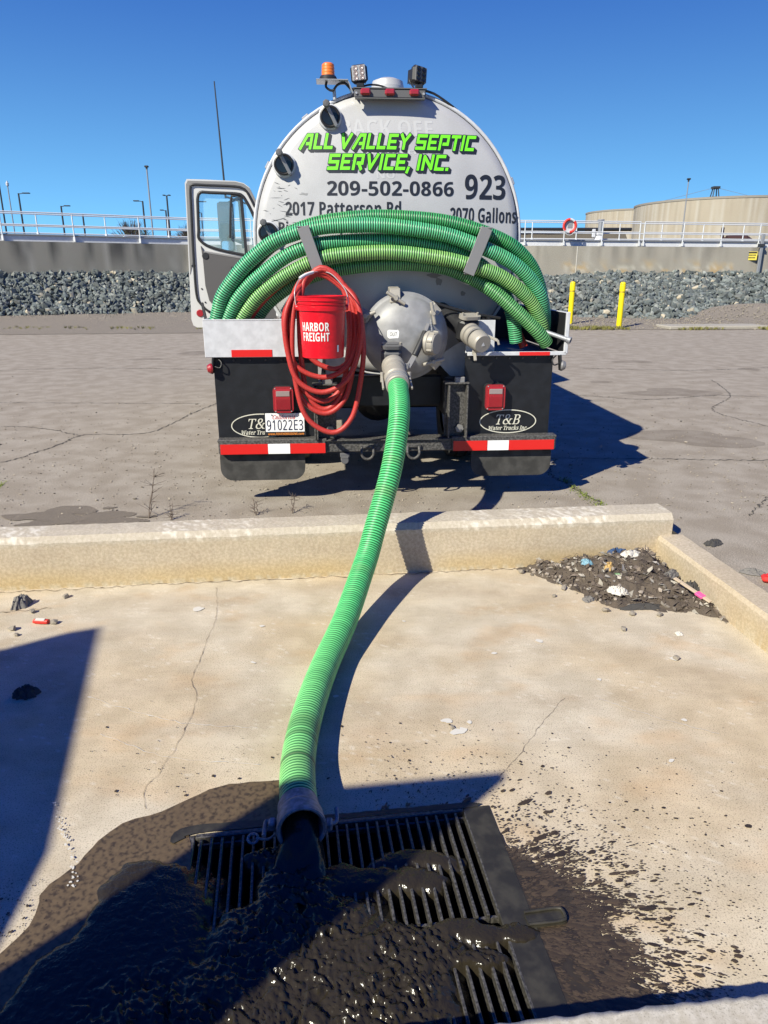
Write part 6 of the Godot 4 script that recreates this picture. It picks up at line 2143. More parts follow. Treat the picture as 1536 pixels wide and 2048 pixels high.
# ---------------------------------------------------------------- the discharge hose and what runs out of it
func discharge() -> void:
	var o := thing("discharge_hose", "thick bright green hose running from the truck's valve over the wall to the drain", "hose", Transform3D())
	var ctrl := []
	for q in [[0.078, 1.085, 4.52], [0.085, 1.046, 4.37], [0.092, 0.983, 4.24], [0.091, 0.938, 4.16], [0.084, 0.867, 4.07], [0.063, 0.744, 3.97], [0.034, 0.621, 3.88], [-0.008, 0.488, 3.79], [-0.044, 0.387, 3.7], [-0.085, 0.268, 3.575], [-0.12, 0.206, 3.43], [-0.158, 0.146, 3.255], [-0.188, 0.110, 3.105], [-0.222, 0.084, 2.95], [-0.252, 0.068, 2.81], [-0.279, 0.064, 2.61], [-0.299, 0.064, 2.396], [-0.305, 0.064, 2.238], [-0.302, 0.066, 2.097], [-0.288, 0.074, 1.969], [-0.272, 0.084, 1.87]]:
		ctrl.append(P(q[0], q[1], q[2]))
	var mb := MB.new()
	ribbed(mb, ctrl, 0.0615, 0.0158, 26, func(p, k):
		var c0 := Color(0.10, 0.58, 0.20).lerp(Color(0.30, 0.66, 0.23), clampf((3.2 + p.z) * 0.55 + 0.10, 0.0, 0.75))
		c0 = c0.lerp(Color(0.22, 0.30, 0.12), smoothstep(0.1, 0.5, noise.get_noise_3d(p.x * 260, p.y * 260, p.z * 120)) * 0.45)
		c0 = c0.lerp(Color(0.05, 0.045, 0.03), smoothstep(0.16, 0.42, noise.get_noise_3d(p.x * 300 + 70, p.y * 300, p.z * 300)) * smoothstep(-2.7, -1.95, p.z) * 0.8)
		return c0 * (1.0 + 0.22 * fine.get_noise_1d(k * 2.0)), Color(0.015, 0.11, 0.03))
	put(mb, "hose", M["hose_rib"], o)
	var a := P(-0.275, 0.083, 1.872)
	var b := P(-0.252, 0.094, 1.765)
	mb = MB.new()
	mb.lathe(PackedVector2Array([Vector2(0.058, 0.0), Vector2(0.0655, 0.0), Vector2(0.066, 0.045), Vector2(0.070, 0.052), Vector2(0.0725, 0.06), Vector2(0.074, 0.105), Vector2(0.0765, 0.108), Vector2(0.0765, 0.122), Vector2(0.072, 0.125), Vector2(0.065, 0.12), Vector2(0.062, 0.05)]), MB.axis(a, b - a), 40)
	var cp := put(mb, "end_coupling", M["dirty_alloy"], o)
	for s in [-1.0, 1.0]:
		mb = MB.new()
		var e: Vector3 = a.lerp(b, 0.72) + Vector3(0.088 * s, -0.012, 0)
		mb.box(e, Vector3(0.022, 0.03, 0.034), 0.005)
		mb.tube(smooth_path([e, e + Vector3(0.022 * s, -0.006, -0.02), e + Vector3(0.018 * s, 0.0, -0.07 if s > 0 else 0.05)], 0.01), 0.007, 6)
		put(mb, "cam_arm", M["dirty_alloy"], cp)
	mb = MB.new()
	mb.tube(smooth_path([P(-0.335, 0.05, 1.79), P(-0.36, 0.03, 1.785), P(-0.40, 0.02, 1.80)], 0.01), 0.004, 6)
	mb.lathe(PackedVector2Array([Vector2(0.016, 0), Vector2(0.02, 0.003), Vector2(0.016, 0.006), Vector2(0.012, 0.003), Vector2(0.016, 0)]), Transform3D(Basis(Vector3.RIGHT, 0.3), P(-0.41, 0.018, 1.80)), 16)
	put(mb, "pull_ring", M["dirty_alloy"], cp)
	# the wet edge that has soaked into the slab
	var st := rough_outline([[-0.33, 2.085], [-0.371, 2.088], [-0.47, 2.080], [-0.571, 2.06], [-0.631, 2.019], [-0.702, 1.966], [-0.772, 1.919], [-0.851, 1.885], [-0.895, 1.81], [-0.929, 1.719], [-0.962, 1.662], [-0.985, 1.6], [-0.975, 1.5], [-1.0, 1.431], [-1.05, 1.36], [-1.25, 1.2], [-1.2, 1.0], [-0.9, 1.03], [-0.60, 1.1], [-0.565, 1.5], [-0.600, 1.80], [-0.612, 1.862], [-0.30, 1.892], [-0.26, 2.03]], 0.012, 0.03)
	tag(put(flat_sheet(st, 0.0045), "wet_stain", M["brown_stain"]), "dark brown wet stain with a curved edge, left of the hose mouth", "stain", "", "stuff")
	var rs := rough_outline([[0.345, 1.905], [0.385, 1.79], [0.42, 1.75], [0.48, 1.70], [0.52, 1.67], [0.555, 1.62], [0.575, 1.56], [0.58, 1.48], [0.595, 1.42], [0.61, 1.37], [0.66, 1.30], [0.69, 1.23], [0.68, 1.17], [0.60, 1.10], [0.45, 1.08], [0.42, 1.25], [0.405, 1.5], [0.37, 1.72]], 0.016, 0.02)
	tag(put(flat_sheet(rs, 0.0045), "wet_stain", M["wet_stain"]), "dark brown wet stain right of the drain, fringed with splashes", "stain", "", "stuff")
	var fm := rough_outline([[-0.655, 1.852], [-0.60, 1.872], [-0.40, 1.893], [-0.20, 1.915], [0.0, 1.94], [0.2, 1.966], [0.30, 1.975], [0.31, 1.955], [0.0, 1.918], [-0.3, 1.876], [-0.6, 1.835], [-0.63, 1.815], [-0.66, 1.79], [-0.675, 1.82]], 0.004, 0.02)
	tag(put(flat_sheet(fm, 0.008), "liquid_film", M["wet_film"]), "thin grey film of liquid along the drain's far edge", "liquid", "", "stuff")
	sludge()
	splashes()

const BLOBS := [[-0.25, 1.58, 0.12, 0.19, 0.036, 1], [-0.22, 1.42, 0.26, 0.20, 0.036, 1], [-0.66, 1.40, 0.20, 0.32, 0.028, 0], [-0.70, 1.62, 0.14, 0.12, 0.018, 0], [-0.74, 1.25, 0.20, 0.26, 0.026, 0], [-0.40, 1.18, 0.42, 0.22, 0.036, 1], [-0.06, 1.66, 0.20, 0.055, 0.018, 0], [0.10, 1.735, 0.13, 0.035, 0.010, 0], [0.13, 1.652, 0.05, 0.034, 0.010, 2], [0.02, 1.42, 0.20, 0.085, 0.034, 1], [0.22, 1.475, 0.13, 0.036, 0.020, 2], [0.36, 1.475, 0.075, 0.028, 0.014, 2], [0.0, 1.28, 0.19, 0.17, 0.040, 1], [0.12, 1.40, 0.18, 0.05, 0.024, 1], [0.26, 1.40, 0.06, 0.035, 0.018, 1], [-0.16, 1.10, 0.28, 0.14, 0.032, 1], [-0.34, 1.74, 0.08, 0.05, 0.02, 1]]

func sludge_height(x: float, d: float) -> float:
	var h := -0.05
	var rough := 0.0
	var wx := x + noise.get_noise_2d(x * 220, d * 220) * 0.03
	var wd := d + noise.get_noise_2d(x * 220 + 300, d * 220) * 0.03
	for b in BLOBS:
		var q := Vector2((wx - b[0]) / b[2], (wd - b[1]) / b[3]).length_squared()
		if q > 1.6: continue
		var f: float = b[4] * (1.0 - q) * (2.0 if q > 1.0 else 1.0)
		if q < 1.0: f = b[4] * (1.0 - q * q)
		if f > h:
			h = f
		rough = maxf(rough, clampf(1.25 - q, 0.0, 1.0) * (1.0 if b[5] == 1 else 0.16 if b[5] == 0 else 0.10))
	# folds that follow the flow, lumps of uneven size, smooth patches between
	var ux := x + noise.get_noise_2d(x * 330 + 11, d * 330) * 0.07
	var ud := d + noise.get_noise_2d(x * 330 - 80, d * 330 + 40) * 0.07
	var fold := 1.0 - absf(noise.get_noise_2d(ux * 430 + ud * 160 + 50, ud * 300 - ux * 120)) * 1.7
	var lump := fine.get_noise_2d(ux * 95, ud * 80)
	var small := 1.0 - absf(fine.get_noise_2d(ux * 290 + 90, ud * 240)) * 1.6
	var busy := smoothstep(-0.25, 0.35, noise.get_noise_2d(x * 120 + 600, d * 120))
	if h > 0.012:
		h = 0.012 + (h - 0.012) * 0.6
	if h > -0.03:
		h += rough * ((fold - 0.62) * 0.015 + lump * 0.010 + (small - 0.6) * 0.009 * busy)
	return h

func sludge() -> void:
	var x0 := -1.02
	var d0 := 1.0
	var s := 0.005
	var nu := int(1.52 / s)
	var nv := int(0.86 / s)
	var hs := PackedFloat32Array()
	hs.resize(nu * nv)
	for j in nv:
		for i in nu:
			hs[j * nu + i] = sludge_height(x0 + i * s, d0 + j * s)
	var mb := MB.new()
	mb.grid(nu, nv, func(i, j): return P(x0 + i * s, hs[j * nu + i], d0 + j * s), null, Vector3.UP, func(a, b, c, d): return maxf(maxf(a.y, b.y), maxf(c.y, d.y)) > -0.026)
	tag(put(mb, "sludge", M["sludge"]), "black wet sludge spread lumpily over the drain grates below the hose mouth", "sludge", "", "stuff")
	# the thick stream that leaves the mouth
	mb = MB.new()
	var rows := 26
	var cols := 27
	mb.grid(cols, rows, func(i, j):
		var t: float = j / float(rows - 1)
		var u: float = i / float(cols - 1) * PI
		var ax := P(lerpf(-0.262, -0.245, t), 0, lerpf(1.845, 1.55, t))
		var w := lerpf(0.060, 0.10, t)
		var top := lerpf(0.128, 0.028, smoothstep(0.12, 0.7, t))
		var y := sin(u) * (top - 0.01) + 0.004
		var p := ax + Vector3(-cos(u) * w, y, 0)
		var n1 := noise.get_noise_3d(p.x * 700, p.y * 500, p.z * 420)
		var n2 := fine.get_noise_3d(p.x * 160, p.y * 160, p.z * 120)
		return p + Vector3(n1 * 0.012 * t, (n1 * 0.014 + n2 * 0.008) * sin(u) * smoothstep(0.0, 0.3, t), 0), null, Vector3.UP)
	tag(put(mb, "sludge_stream", M["sludge"]), "black stream of sludge pouring from the green hose's mouth", "sludge", "", "stuff")

func splashes() -> void:
	var mb := MB.new()                                      # one flat drop, irregular, thickest in the middle
	var ring := []
	for k in 9:
		var a := TAU * k / 9.0
		ring.append(Vector3(cos(a), 0.0, sin(a)) * rng.randf_range(0.7, 1.15))
	for k in 9:
		mb.face([Vector3(0, 0.22, 0), ring[k], ring[(k + 1) % 9]], Vector3.UP)
	var drop := mb.mesh()
	var ts := []
	var cs := []
	var src := Vector2(-0.05, 1.52)
	for k in 900:                                          # thin brown films that feather the stain's edge
		var an := rng.randf_range(-1.5, 1.25)
		var e := absf(rng.randfn(0, 0.055)) - 0.02
		var p := Vector2(0.27 + cos(an) * (0.30 + e), 1.40 + sin(an) * (0.36 + e))
		if p.x < 0.34 or poly_dist_cheap(p) < 0.0 and rng.randf() < 0.3: continue
		var away := (p - src).angle()
		var s := rng.randf_range(0.002, 0.007)
		ts.append(Transform3D(Basis(Vector3.UP, away).scaled_local(Vector3(s * rng.randf_range(1.0, 2.6), s * 0.05, s * 0.7)), P(p.x, 0.0046 + k * 0.0000004, p.y)))
		cs.append(Color(0.036, 0.027, 0.016).lerp(Color(0.15, 0.108, 0.066), clampf(e / 0.10, 0.0, 1.0)))
	var tries := 0
	while ts.size() < 13000 and tries < 420000:
		tries += 1
		var p := Vector2(rng.randf_range(-0.1, 1.75), rng.randf_range(1.02, 2.45))
		var q := p - Vector2(0.42, 1.45)
		var edge := poly_dist_cheap(p)
		if edge < 0.0: continue
		var den := exp(-maxf(edge - 0.03, 0.0) / 0.085) * 1.0 + exp(-maxf(edge, 0.0) / 0.26) * 0.12
		var dir := atan2(q.y, q.x)
		den *= 0.30 + 0.70 * smoothstep(1.7, 0.2, absf(dir - 0.0))
		den *= smoothstep(-0.35, 0.3, noise.get_noise_2d(p.x * 300, p.y * 300) + 0.16)
		if rng.randf() > den: continue
		var away := (p - src).angle() + rng.randfn(0, 0.12)
		var s := minf(0.0015 * pow(rng.randf_range(0.002, 1.0), -0.36), 0.0115)
		var st := rng.randf_range(1.0, 3.2) if edge < 0.4 else rng.randf_range(0.9, 1.5)
		ts.append(Transform3D(Basis(Vector3.UP, away).scaled_local(Vector3(s * st, s * 0.4, s * rng.randf_range(0.55, 1.0))), P(p.x, 0.0048, p.y)))
		cs.append(Color(0.036, 0.025, 0.014) * rng.randf_range(0.7, 2.0))
	for k in 560:                                           # a thinner sprinkle left of the sludge and beyond the drain
		var p := Vector2(-1.06 + rng.randfn(0, 0.09), rng.randf_range(1.30, 1.66)) if k < 330 else Vector2(rng.randf_range(-1.1, 0.6), 2.0 + absf(rng.randfn(0, 0.22)))
		var s := minf(0.0011 * pow(rng.randf_range(0.004, 1.0), -0.4), 0.007)
		ts.append(Transform3D(Basis(Vector3.UP, rng.randf() * 6).scaled_local(Vector3(s * 1.5, s * 0.5, s)), P(p.x, 0.0048, p.y)))
		cs.append(Color(0.036, 0.025, 0.014) * rng.randf_range(0.7, 2.0))
	tag(scatter("splashes", drop, ts, M["splat"], self, cs), "dark drops splashed over the slab round the drain", "splashes", "", "stuff")

func poly_dist_cheap(p: Vector2) -> float:                  # distance outward from the drain and its wet stain, roughly an ellipse
	var q := Vector2((p.x - 0.27) / 0.30, (p.y - 1.40) / 0.36)
	var e := (q.length() - 1.0) * 0.37
	var g := Vector2(p.x * cos(GRATE_YAW) + p.y * sin(GRATE_YAW), -p.x * sin(GRATE_YAW) + p.y * cos(GRATE_YAW))
	if g.x < 0.63 and g.y < 1.92: return -1.0
	return maxf(e, 0.001)

# ---------------------------------------------------------------- litter, muck heap, weeds
func rag(called: String, label: String, cat: String, mat: String, at: Vector3, size: Vector2, tall: float, yaw: float, sd: int) -> void:
	var mb := MB.new()
	var nz := FastNoiseLite.new()
	nz.seed = sd
	nz.frequency = 1.0
	nz.fractal_octaves = 3
	var nn := 26
	var rnd := nz.get_noise_1d(3.3)
	mb.grid(nn, nn, func(i, j):
		var a := float(i) / (nn - 1) * 2.0 - 1.0
		var b := float(j) / (nn - 1) * 2.0 - 1.0
		var r := Vector2(a, b).length()
		var ang := atan2(b, a)
		var lim := 0.8 + 0.35 * nz.get_noise_2d(cos(ang) * 1.1 + 5.0, sin(ang) * 1.1)
		var sq := maxf(absf(a), absf(b))
		var k := (sq / maxf(r, 0.001)) * lim
		var p := Vector2(a, b) * k
		var fold := 1.0 - absf(nz.get_noise_2d(p.x * 1.9 + 9.0, p.y * 1.5)) * 1.8
		var h := tall * clampf(1.0 - pow(sq, 3.0), 0.0, 1.0) * (0.35 + 0.75 * fold) + tall * 0.25 * nz.get_noise_2d(p.x * 5.0, p.y * 5.0) * (1.0 - sq)
		return Vector3(p.x * size.x * 0.5 + nz.get_noise_2d(p.x * 3, p.y * 3 + 40) * size.x * 0.08, maxf(h, 0.0) + 0.002, p.y * size.y * 0.5), null, Vector3.UP)
	var o := put(mb, called, M[mat])
	o.transform = Transform3D(Basis(Vector3.UP, yaw), at)
	tag(o, label, cat)

func heap_height(p: Vector2, poly: PackedVector2Array) -> float:
	var dist := poly_dist(p + Vector2(noise.get_noise_2d(p.x * 160, p.y * 160), noise.get_noise_2d(p.x * 160 + 70, p.y * 160)) * 0.05, poly)
	var corner := clampf(1.0 - p.distance_to(Vector2(1.62, 4.0)) / 0.8, 0.0, 1.0)
	var h := clampf(dist / 0.16, -0.3, 1.0) * (0.05 + 0.11 * corner)
	h += (noise.get_noise_2d(p.x * 190, p.y * 190) * 0.028 + fine.get_noise_2d(p.x * 130, p.y * 130) * 0.017) * clampf(dist / 0.06 + 0.4, 0.0, 1.0)
	return h

func litter() -> void:
	var poly := PackedVector2Array()
	for q in [[0.80, 4.02], [0.974, 4.06], [1.265, 4.08], [1.512, 4.10], [1.66, 4.10], [1.70, 3.85], [1.735, 3.60], [1.775, 3.40], [1.745, 3.32], [1.66, 3.40], [1.54, 3.42], [1.38, 3.46], [1.22, 3.46], [1.12, 3.62], [0.98, 3.78], [0.88, 3.92]]:
		poly.append(Vector2(q[0], q[1]))
	var mb := MB.new()
	var s := 0.011
	var nu := int(1.12 / s)
	var nv := int(0.94 / s)
	mb.grid(nu, nv, func(i, j):
		var p := Vector2(0.72 + i * s, 3.24 + j * s)
		return P(p.x, heap_height(p, poly), p.y), null, Vector3.UP, func(a, b, c, d): return maxf(maxf(a.y, b.y), maxf(c.y, d.y)) > -0.003)
	tag(put(mb, "muck_heap", M["muck"]), "heap of dark muck and stones in the corner of the pad", "muck heap", "", "stuff")
	# stones in the heap and round it
	var st := []
	var cols := []
	for k in 900:
		var p := Vector2(rng.randf_range(0.75, 1.8), rng.randf_range(3.28, 4.1))
		var dd := poly_dist(p, poly)
		if dd < -0.05 or p.y > 3.88 + p.x * 0.112 or p.x > 2.18 - p.y * 0.112: continue
		if dd < 0.0 and rng.randf() < 0.85: continue
		var left := smoothstep(1.25, 0.85, p.x)
		if rng.randf() > 0.35 + left: continue
		var r := rng.randf_range(0.005, 0.016)
		st.append(Transform3D(Basis.from_euler(Vector3(rng.randf() * 6, rng.randf() * 6, 0)).scaled(Vector3(r, r, r)), P(p.x, maxf(heap_height(p, poly), 0.0) + r * 0.4, p.y)))
		cols.append(Color(0.20, 0.17, 0.14) * rng.randf_range(0.5, 1.7))
	tag(scatter("heap_stones", rock_mesh(61), st, M["rock"], self, cols), "small stones mixed into the muck heap", "stones", "", "stuff")
	mb = MB.new()
	for k in 5:
		mb.face([Vector3(-1, 0, -0.6), Vector3(0.2, 0.5, -0.8), Vector3(0, 0.25, 0.1)], Vector3.UP)
		mb.face([Vector3(0.2, 0.5, -0.8), Vector3(1, 0.1, 0.1), Vector3(0, 0.25, 0.1)], Vector3.UP)
		mb.face([Vector3(1, 0.1, 0.1), Vector3(0.3, 0.4, 0.9), Vector3(0, 0.25, 0.1)], Vector3.UP)
		mb.face([Vector3(0.3, 0.4, 0.9), Vector3(-1, 0, -0.6), Vector3(0, 0.25, 0.1)], Vector3.UP)
		break
	st = []
	cols = []
	for k in 700:
		var p := Vector2(rng.randf_range(0.9, 1.76), rng.randf_range(3.30, 4.08))
		if poly_dist(p, poly) < 0.0: continue
		var r := rng.randf_range(0.006, 0.024)
		st.append(Transform3D(Basis.from_euler(Vector3(rng.randfn(0, 0.5), rng.randf() * 6, rng.randfn(0, 0.5))).scaled_local(Vector3(r * rng.randf_range(0.7, 1.8), r * 0.7, r)), P(p.x, maxf(heap_height(p, poly), 0.0) + 0.004, p.y)))
		var pale := rng.randf()
		cols.append(Color(0.14, 0.11, 0.085) * rng.randf_range(0.4, 1.4) if pale < 0.72 else Color(0.36, 0.33, 0.28) * rng.randf_range(0.7, 1.2))
	tag(scatter("heap_scraps", mb.mesh(), st, M["rock"], self, cols), "matted grey and brown scraps covering the muck heap", "scraps", "", "stuff")
	# straw and fibres
	mb = MB.new()
	for k in 900:
		var p := Vector2(rng.randf_range(0.95, 1.76), rng.randf_range(3.32, 4.05))
		if poly_dist(p, poly) < 0.02: continue
		var y := heap_height(p, poly) + 0.006
		var an := rng.randf() * TAU
		var l := rng.randf_range(0.015, 0.05)
		mb.tube(PackedVector3Array([P(p.x, y, p.y), P(p.x + cos(an) * l * 0.5, y + rng.randf_range(0.0, 0.016), p.y + sin(an) * l * 0.5), P(p.x + cos(an + 0.6) * l, y, p.y + sin(an + 0.6) * l)]), 0.0013, 3)
	tag(put(mb, "fibres", M["twig"]), "straw-like fibres matted over the muck heap", "fibres", "", "stuff")
	var hh := func(x: float, d: float) -> Vector3: return P(x, maxf(heap_height(Vector2(x, d), poly), 0.0), d)
	rag("blue_cloth", "crumpled dark blue cloth at the top of the muck heap, against the wall", "cloth", "cloth_blue", hh.call(1.40, 4.0), Vector2(0.20, 0.11), 0.06, 0.1, 1)
	rag("white_rag", "white rag in the middle of the muck heap, just below the blue cloth", "rag", "cloth_white", hh.call(1.44, 3.88), Vector2(0.17, 0.09), 0.03, 0.3, 2)
	rag("white_bag", "crumpled white plastic bag low on the muck heap, facing the slab", "bag", "cloth_white", hh.call(1.27, 3.56), Vector2(0.14, 0.08), 0.038, -0.5, 3)
	rag("orange_scrap", "long orange yellow scrap left of the white rag on the heap", "scrap", "plastic_orange", hh.call(1.28, 3.76), Vector2(0.07, 0.16), 0.02, -0.35, 4)
	rag("blue_wrapper", "pale blue wrapper on the heap's left slope", "wrapper", "plastic_cyan", hh.call(1.17, 3.84), Vector2(0.08, 0.10), 0.025, 0.4, 5)
	rag("green_scrap", "small green scrap below the orange one on the heap", "scrap", "plastic_green", hh.call(1.31, 3.69), Vector2(0.05, 0.06), 0.016, 0.0, 6)
	rag("grey_rag", "long grey rag along the kerb on the muck heap's right side", "rag", "cloth_grey", hh.call(1.60, 3.68), Vector2(0.22, 0.07), 0.03, 0.75, 7)
	rag("tan_rag", "tan crumpled rag in the wall corner beside the blue cloth", "rag", "tan_wood", hh.call(1.56, 4.0), Vector2(0.14, 0.10), 0.06, 0.6, 8)
	rag("dark_mop", "dark tangled lump against the kerb, right side of the heap", "rag", "cloth_dark", hh.call(1.70, 3.62), Vector2(0.11, 0.12), 0.07, 0.0, 9)
	rag("black_sheet", "dark plastic sheet folded along the heap's lower edge", "sheet", "cloth_dark", hh.call(1.38, 3.46), Vector2(0.30, 0.07), 0.025, 0.06, 10)
	rag("black_scrap", "dark scrap of sheet at the heap's lower left edge", "scrap", "cloth_grey", hh.call(1.12, 3.56), Vector2(0.10, 0.07), 0.02, 0.5, 13)
	rag("dark_rag", "dark grey rag lying on the pad at the far left, near the wall", "rag", "cloth_grey", P(-1.95, 0, 3.49), Vector2(0.10, 0.15), 0.06, -0.5, 11)
	rag("tangled_rag", "dark tangled rag lying in the shadow at the pad's left", "rag", "cloth_dark", P(-1.52, 0, 2.635), Vector2(0.13, 0.11), 0.035, 0.2, 12)
	rag("white_chip", "small white scrap alone on the slab right of the middle", "scrap", "cloth_white", P(1.46, 0, 3.17), Vector2(0.045, 0.05), 0.012, 0.2, 14)
	var w := thing("candy_wrapper", "small red and white wrapper on the pad at the left, beside pebbles", "wrapper", Transform3D(Basis(Vector3.UP, -0.1), P(-1.753, 0.012, 3.287)))
	mb = MB.new()
	mb.lathe(PackedVector2Array([Vector2(0, -0.045), Vector2(0.018, -0.04), Vector2(0.02, 0.0), Vector2(0.017, 0.035), Vector2(0.005, 0.042), Vector2(0, 0.042)]), Transform3D(Basis(Vector3.BACK, PI / 2).scaled(Vector3(1, 0.6, 1)), Vector3.ZERO), 9)
	put(mb, "wrapper", M["ring_red"], w)
	mb = MB.new()
	mb.box(Vector3(0.0, 0.012, 0.004), Vector3(0.05, 0.004, 0.018), 0.001, Basis(Vector3.RIGHT, 0.3))
	put(mb, "white_stripe", M["cloth_white"], w)
	var sk := thing("pink_stick", "tan stick with a pink band lying at the heap's lower right end", "stick", Transform3D())
	mb = MB.new()
	var q0: Vector3 = hh.call(1.60, 3.62) + Vector3(0, 0.035, 0)
	var q1: Vector3 = hh.call(1.715, 3.41) + Vector3(0, 0.035, 0)
	mb.bar(q0, q1, 0.022, 0.010, 0.002, Vector3(1, 0, 0))
	put(mb, "stick", M["tan_wood"], sk)
	mb = MB.new()
	mb.bar(q0.lerp(q1, 0.62), q0.lerp(q1, 0.82), 0.034, 0.016, 0.003, Vector3(1, 0, 0))
	put(mb, "pink_band", M["plastic_pink"], sk)
	mb = MB.new()
	mb.lathe(PackedVector2Array([Vector2(0, 0), Vector2(0.026, 0), Vector2(0.028, 0.006), Vector2(0.02, 0.01), Vector2(0, 0.01)]), Transform3D(Basis(Vector3.RIGHT, 0.4), hh.call(1.665, 3.84) + Vector3(0, 0.012, 0)), 16)
	tag(put(mb, "white_disc", M["cloth_white"]), "small round white disc on the heap beside the kerb", "disc")
	# single pebbles on the slab
	var pk := [rock_mesh(71), rock_mesh(72), rock_mesh(73)]
	var peb := [[-1.753, 3.591, 0.022, "lone pebble near the wall, farthest right of the left litter"], [-1.852, 3.407, 0.019, "pebble just below the dark grey rag at the left"], [-1.861, 3.212, 0.022, "pebble left of the red and white wrapper, above the shadow"], [-1.813, 3.154, 0.015, "smallest pebble at the left, just above the shadow's edge"], [-1.684, 3.282, 0.02, "pebble touching the right end of the red and white wrapper"], [1.17, 3.42, 0.022, "pebble just below the heap, under its lower left edge"], [1.30, 3.38, 0.02, "round pebble below the middle of the muck heap"], [1.44, 3.37, 0.018, "grey pebble beneath the heap's right half"], [1.02, 3.70, 0.02, "dark pebble left of the heap's lower edge"], [0.94, 3.60, 0.016, "small grey pebble on the slab left of the heap"], [1.20, 3.21, 0.018, "flat pebble out on the slab, well below the heap"], [0.82, 3.93, 0.024, "pale pebble at the heap's left tip"], [0.269, 2.399, 0.012, "tiny dark pebble above the pale spots in mid slab"], [1.353, 2.927, 0.017, "dark pebble on the bare slab near the right kerb"], [1.50, 3.47, 0.028, "square tan stone at the heap's lower right"]]
	for k in peb.size():
		var q: Array = peb[k]
		var o := again(pk[k % 3], numbered("pebble"), M["pebble"], self, Transform3D(Basis(Vector3.UP, k * 1.3).scaled(Vector3.ONE * q[2]), P(q[0], q[2] * 0.5, q[1])))
		tag(o, q[3], "pebble", "pebbles on the pad")
	# by the kerb outside
	var rp := thing("red_plastic", "faded red plastic piece lying on the asphalt beyond the right kerb", "plastic piece", Transform3D(Basis(Vector3.UP, -0.35), P(2.06, 0.16, 3.45)))
	mb = MB.new()
	mb.box(Vector3(0.05, 0.012, 0), Vector3(0.24, 0.03, 0.07), 0.012)
	mb.box(Vector3(0.05, 0.03, 0), Vector3(0.2, 0.012, 0.03), 0.004)
	put(mb, "shell", M["ring_red"], rp)
	rag("kerb_debris", "dark broken debris on the asphalt behind the kerb's far end", "debris", "cloth_dark", P(1.98, 0.152, 4.02), Vector2(0.16, 0.10), 0.025, 0.6, 15)
	rag("pale_debris", "pale crumpled debris behind the kerb, next to the red plastic", "debris", "cloth_grey", P(2.0, 0.152, 3.58), Vector2(0.16, 0.08), 0.025, -0.4, 16)
	# dry weeds standing behind the wall
	var dw := [[-1.56, 4.50, 0.30, 11, "tall dry weed with side twigs behind the wall at the left"], [-1.40, 4.46, 0.10, 12, "short dry sprig right of the tall weed, behind the wall"], [-0.86, 4.56, 0.10, 13, "forked dry weed behind the wall, under the left mud flap"], [-0.62, 4.60, 0.12, 14, "dry weed nearest the green hose, behind the wall"]]
	for q in dw:
		var o := thing("dry_weed", q[4], "weed", Transform3D(Basis(), P(q[0], 0.15, q[1])), "dry weeds behind the wall")
		var rr := RandomNumberGenerator.new()
		rr.seed = q[3]
		mb = MB.new()
		var hgt: float = q[2]
		for st2 in 2:
			var path := PackedVector3Array()
			var lean := Vector3(rr.randf_range(-0.3, 0.1), 1, -rr.randf_range(0.3, 0.9))
			for k in 7:
				path.append(lean * hgt * k / 6.0 + Vector3(rr.randf_range(-0.008, 0.008), 0, 0.0))
			mb.tube(path, 0.0035, 4, false, 0.0012)
			for k in 12:
				var b0 := path[1 + rr.randi() % 5]
				mb.tube(PackedVector3Array([b0, b0 + Vector3(rr.randf_range(-0.09, 0.09), rr.randf_range(-0.01, 0.05), rr.randf_range(-0.05, 0.05)) * (0.4 + hgt * 2.5)]), 0.0022, 3, false, 0.0008)
		put(mb, "stalk", M["twig"], o)
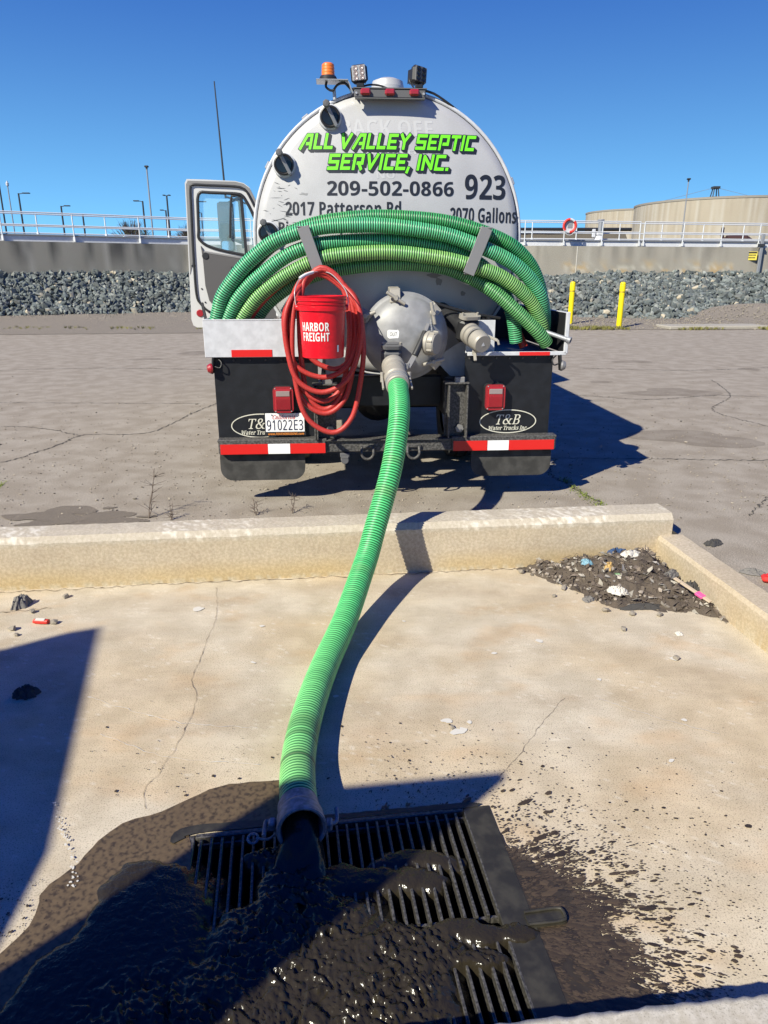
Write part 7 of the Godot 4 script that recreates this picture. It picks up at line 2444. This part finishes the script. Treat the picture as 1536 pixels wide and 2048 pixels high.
	# green weeds in the crack behind the wall
	var ws := [[1.43, 5.40, "green tuft at the far end of the asphalt crack, by the bumper's shadow"], [1.44, 5.18, "green tuft in the asphalt crack, second from the truck"], [1.47, 4.98, "green tuft midway along the weedy asphalt crack"], [1.51, 4.80, "green tuft at the near end of the asphalt crack, behind the wall"], [-2.95, 5.25, "small green tuft on the asphalt at the left edge"]]
	for q in ws:
		var o := thing("green_tuft", q[2], "weed", Transform3D(Basis(), P(q[0], 0.152, q[1])), "green tufts growing from the asphalt")
		mb = MB.new()
		for k in 70:
			var c0 := Vector3(rng.randfn(0, 0.022), 0, rng.randfn(0, 0.06))
			var an := rng.randf() * TAU
			var l := rng.randf_range(0.012, 0.035)
			var tip := c0 + Vector3(cos(an) * l, l * rng.randf_range(0.2, 0.8), sin(an) * l)
			var sd := Vector3(-sin(an), 0, cos(an)) * 0.004
			mb.face([c0 - sd, c0 + sd, tip], Vector3.UP)
		put(mb, "leaves", M["leaf_bright"], o)

# ---------------------------------------------------------------- what stands behind the photographer and throws the long shadows
func behind_camera() -> void:
	var sh := thing("steel_shed", "plain steel shed with a sloping roof edge, behind the photographer on the left", "shed", Transform3D())
	var mb := MB.new()
	mb.prism(PackedVector2Array([Vector2(-9.0, 0.10), Vector2(-2.62, 0.10), Vector2(-2.648, 1.93), Vector2(-2.97, 2.296), Vector2(-4.74, 3.93), Vector2(-4.83, 3.87), Vector2(-4.915, 3.67), Vector2(-9.0, 2.6)]), Transform3D(Basis(), P(0, 0, -0.3)), 0.0, 0.6)
	put(mb, "body", M["shed_metal"], sh)
	var dp := thing("steel_door", "tall open steel door leaf standing behind the photographer", "door", Transform3D())
	mb = MB.new()
	mb.prism(PackedVector2Array([Vector2(-2.52, 0.15), Vector2(-1.826, 0.15), Vector2(-1.826, 2.68), Vector2(-2.52, 2.563)]), Transform3D(Basis(), P(0, 0, -0.3)), -0.02, 0.02)
	put(mb, "leaf", M["shed_metal"], dp)
	for y in [0.8, 2.1]:
		mb = MB.new()
		mb.cyl(Vector3(-1.82, y, 0.3), Vector3(-1.82, y + 0.15, 0.3), 0.02, 0.02, 8)
		put(mb, "hinge", M["pole_dark"], dp)
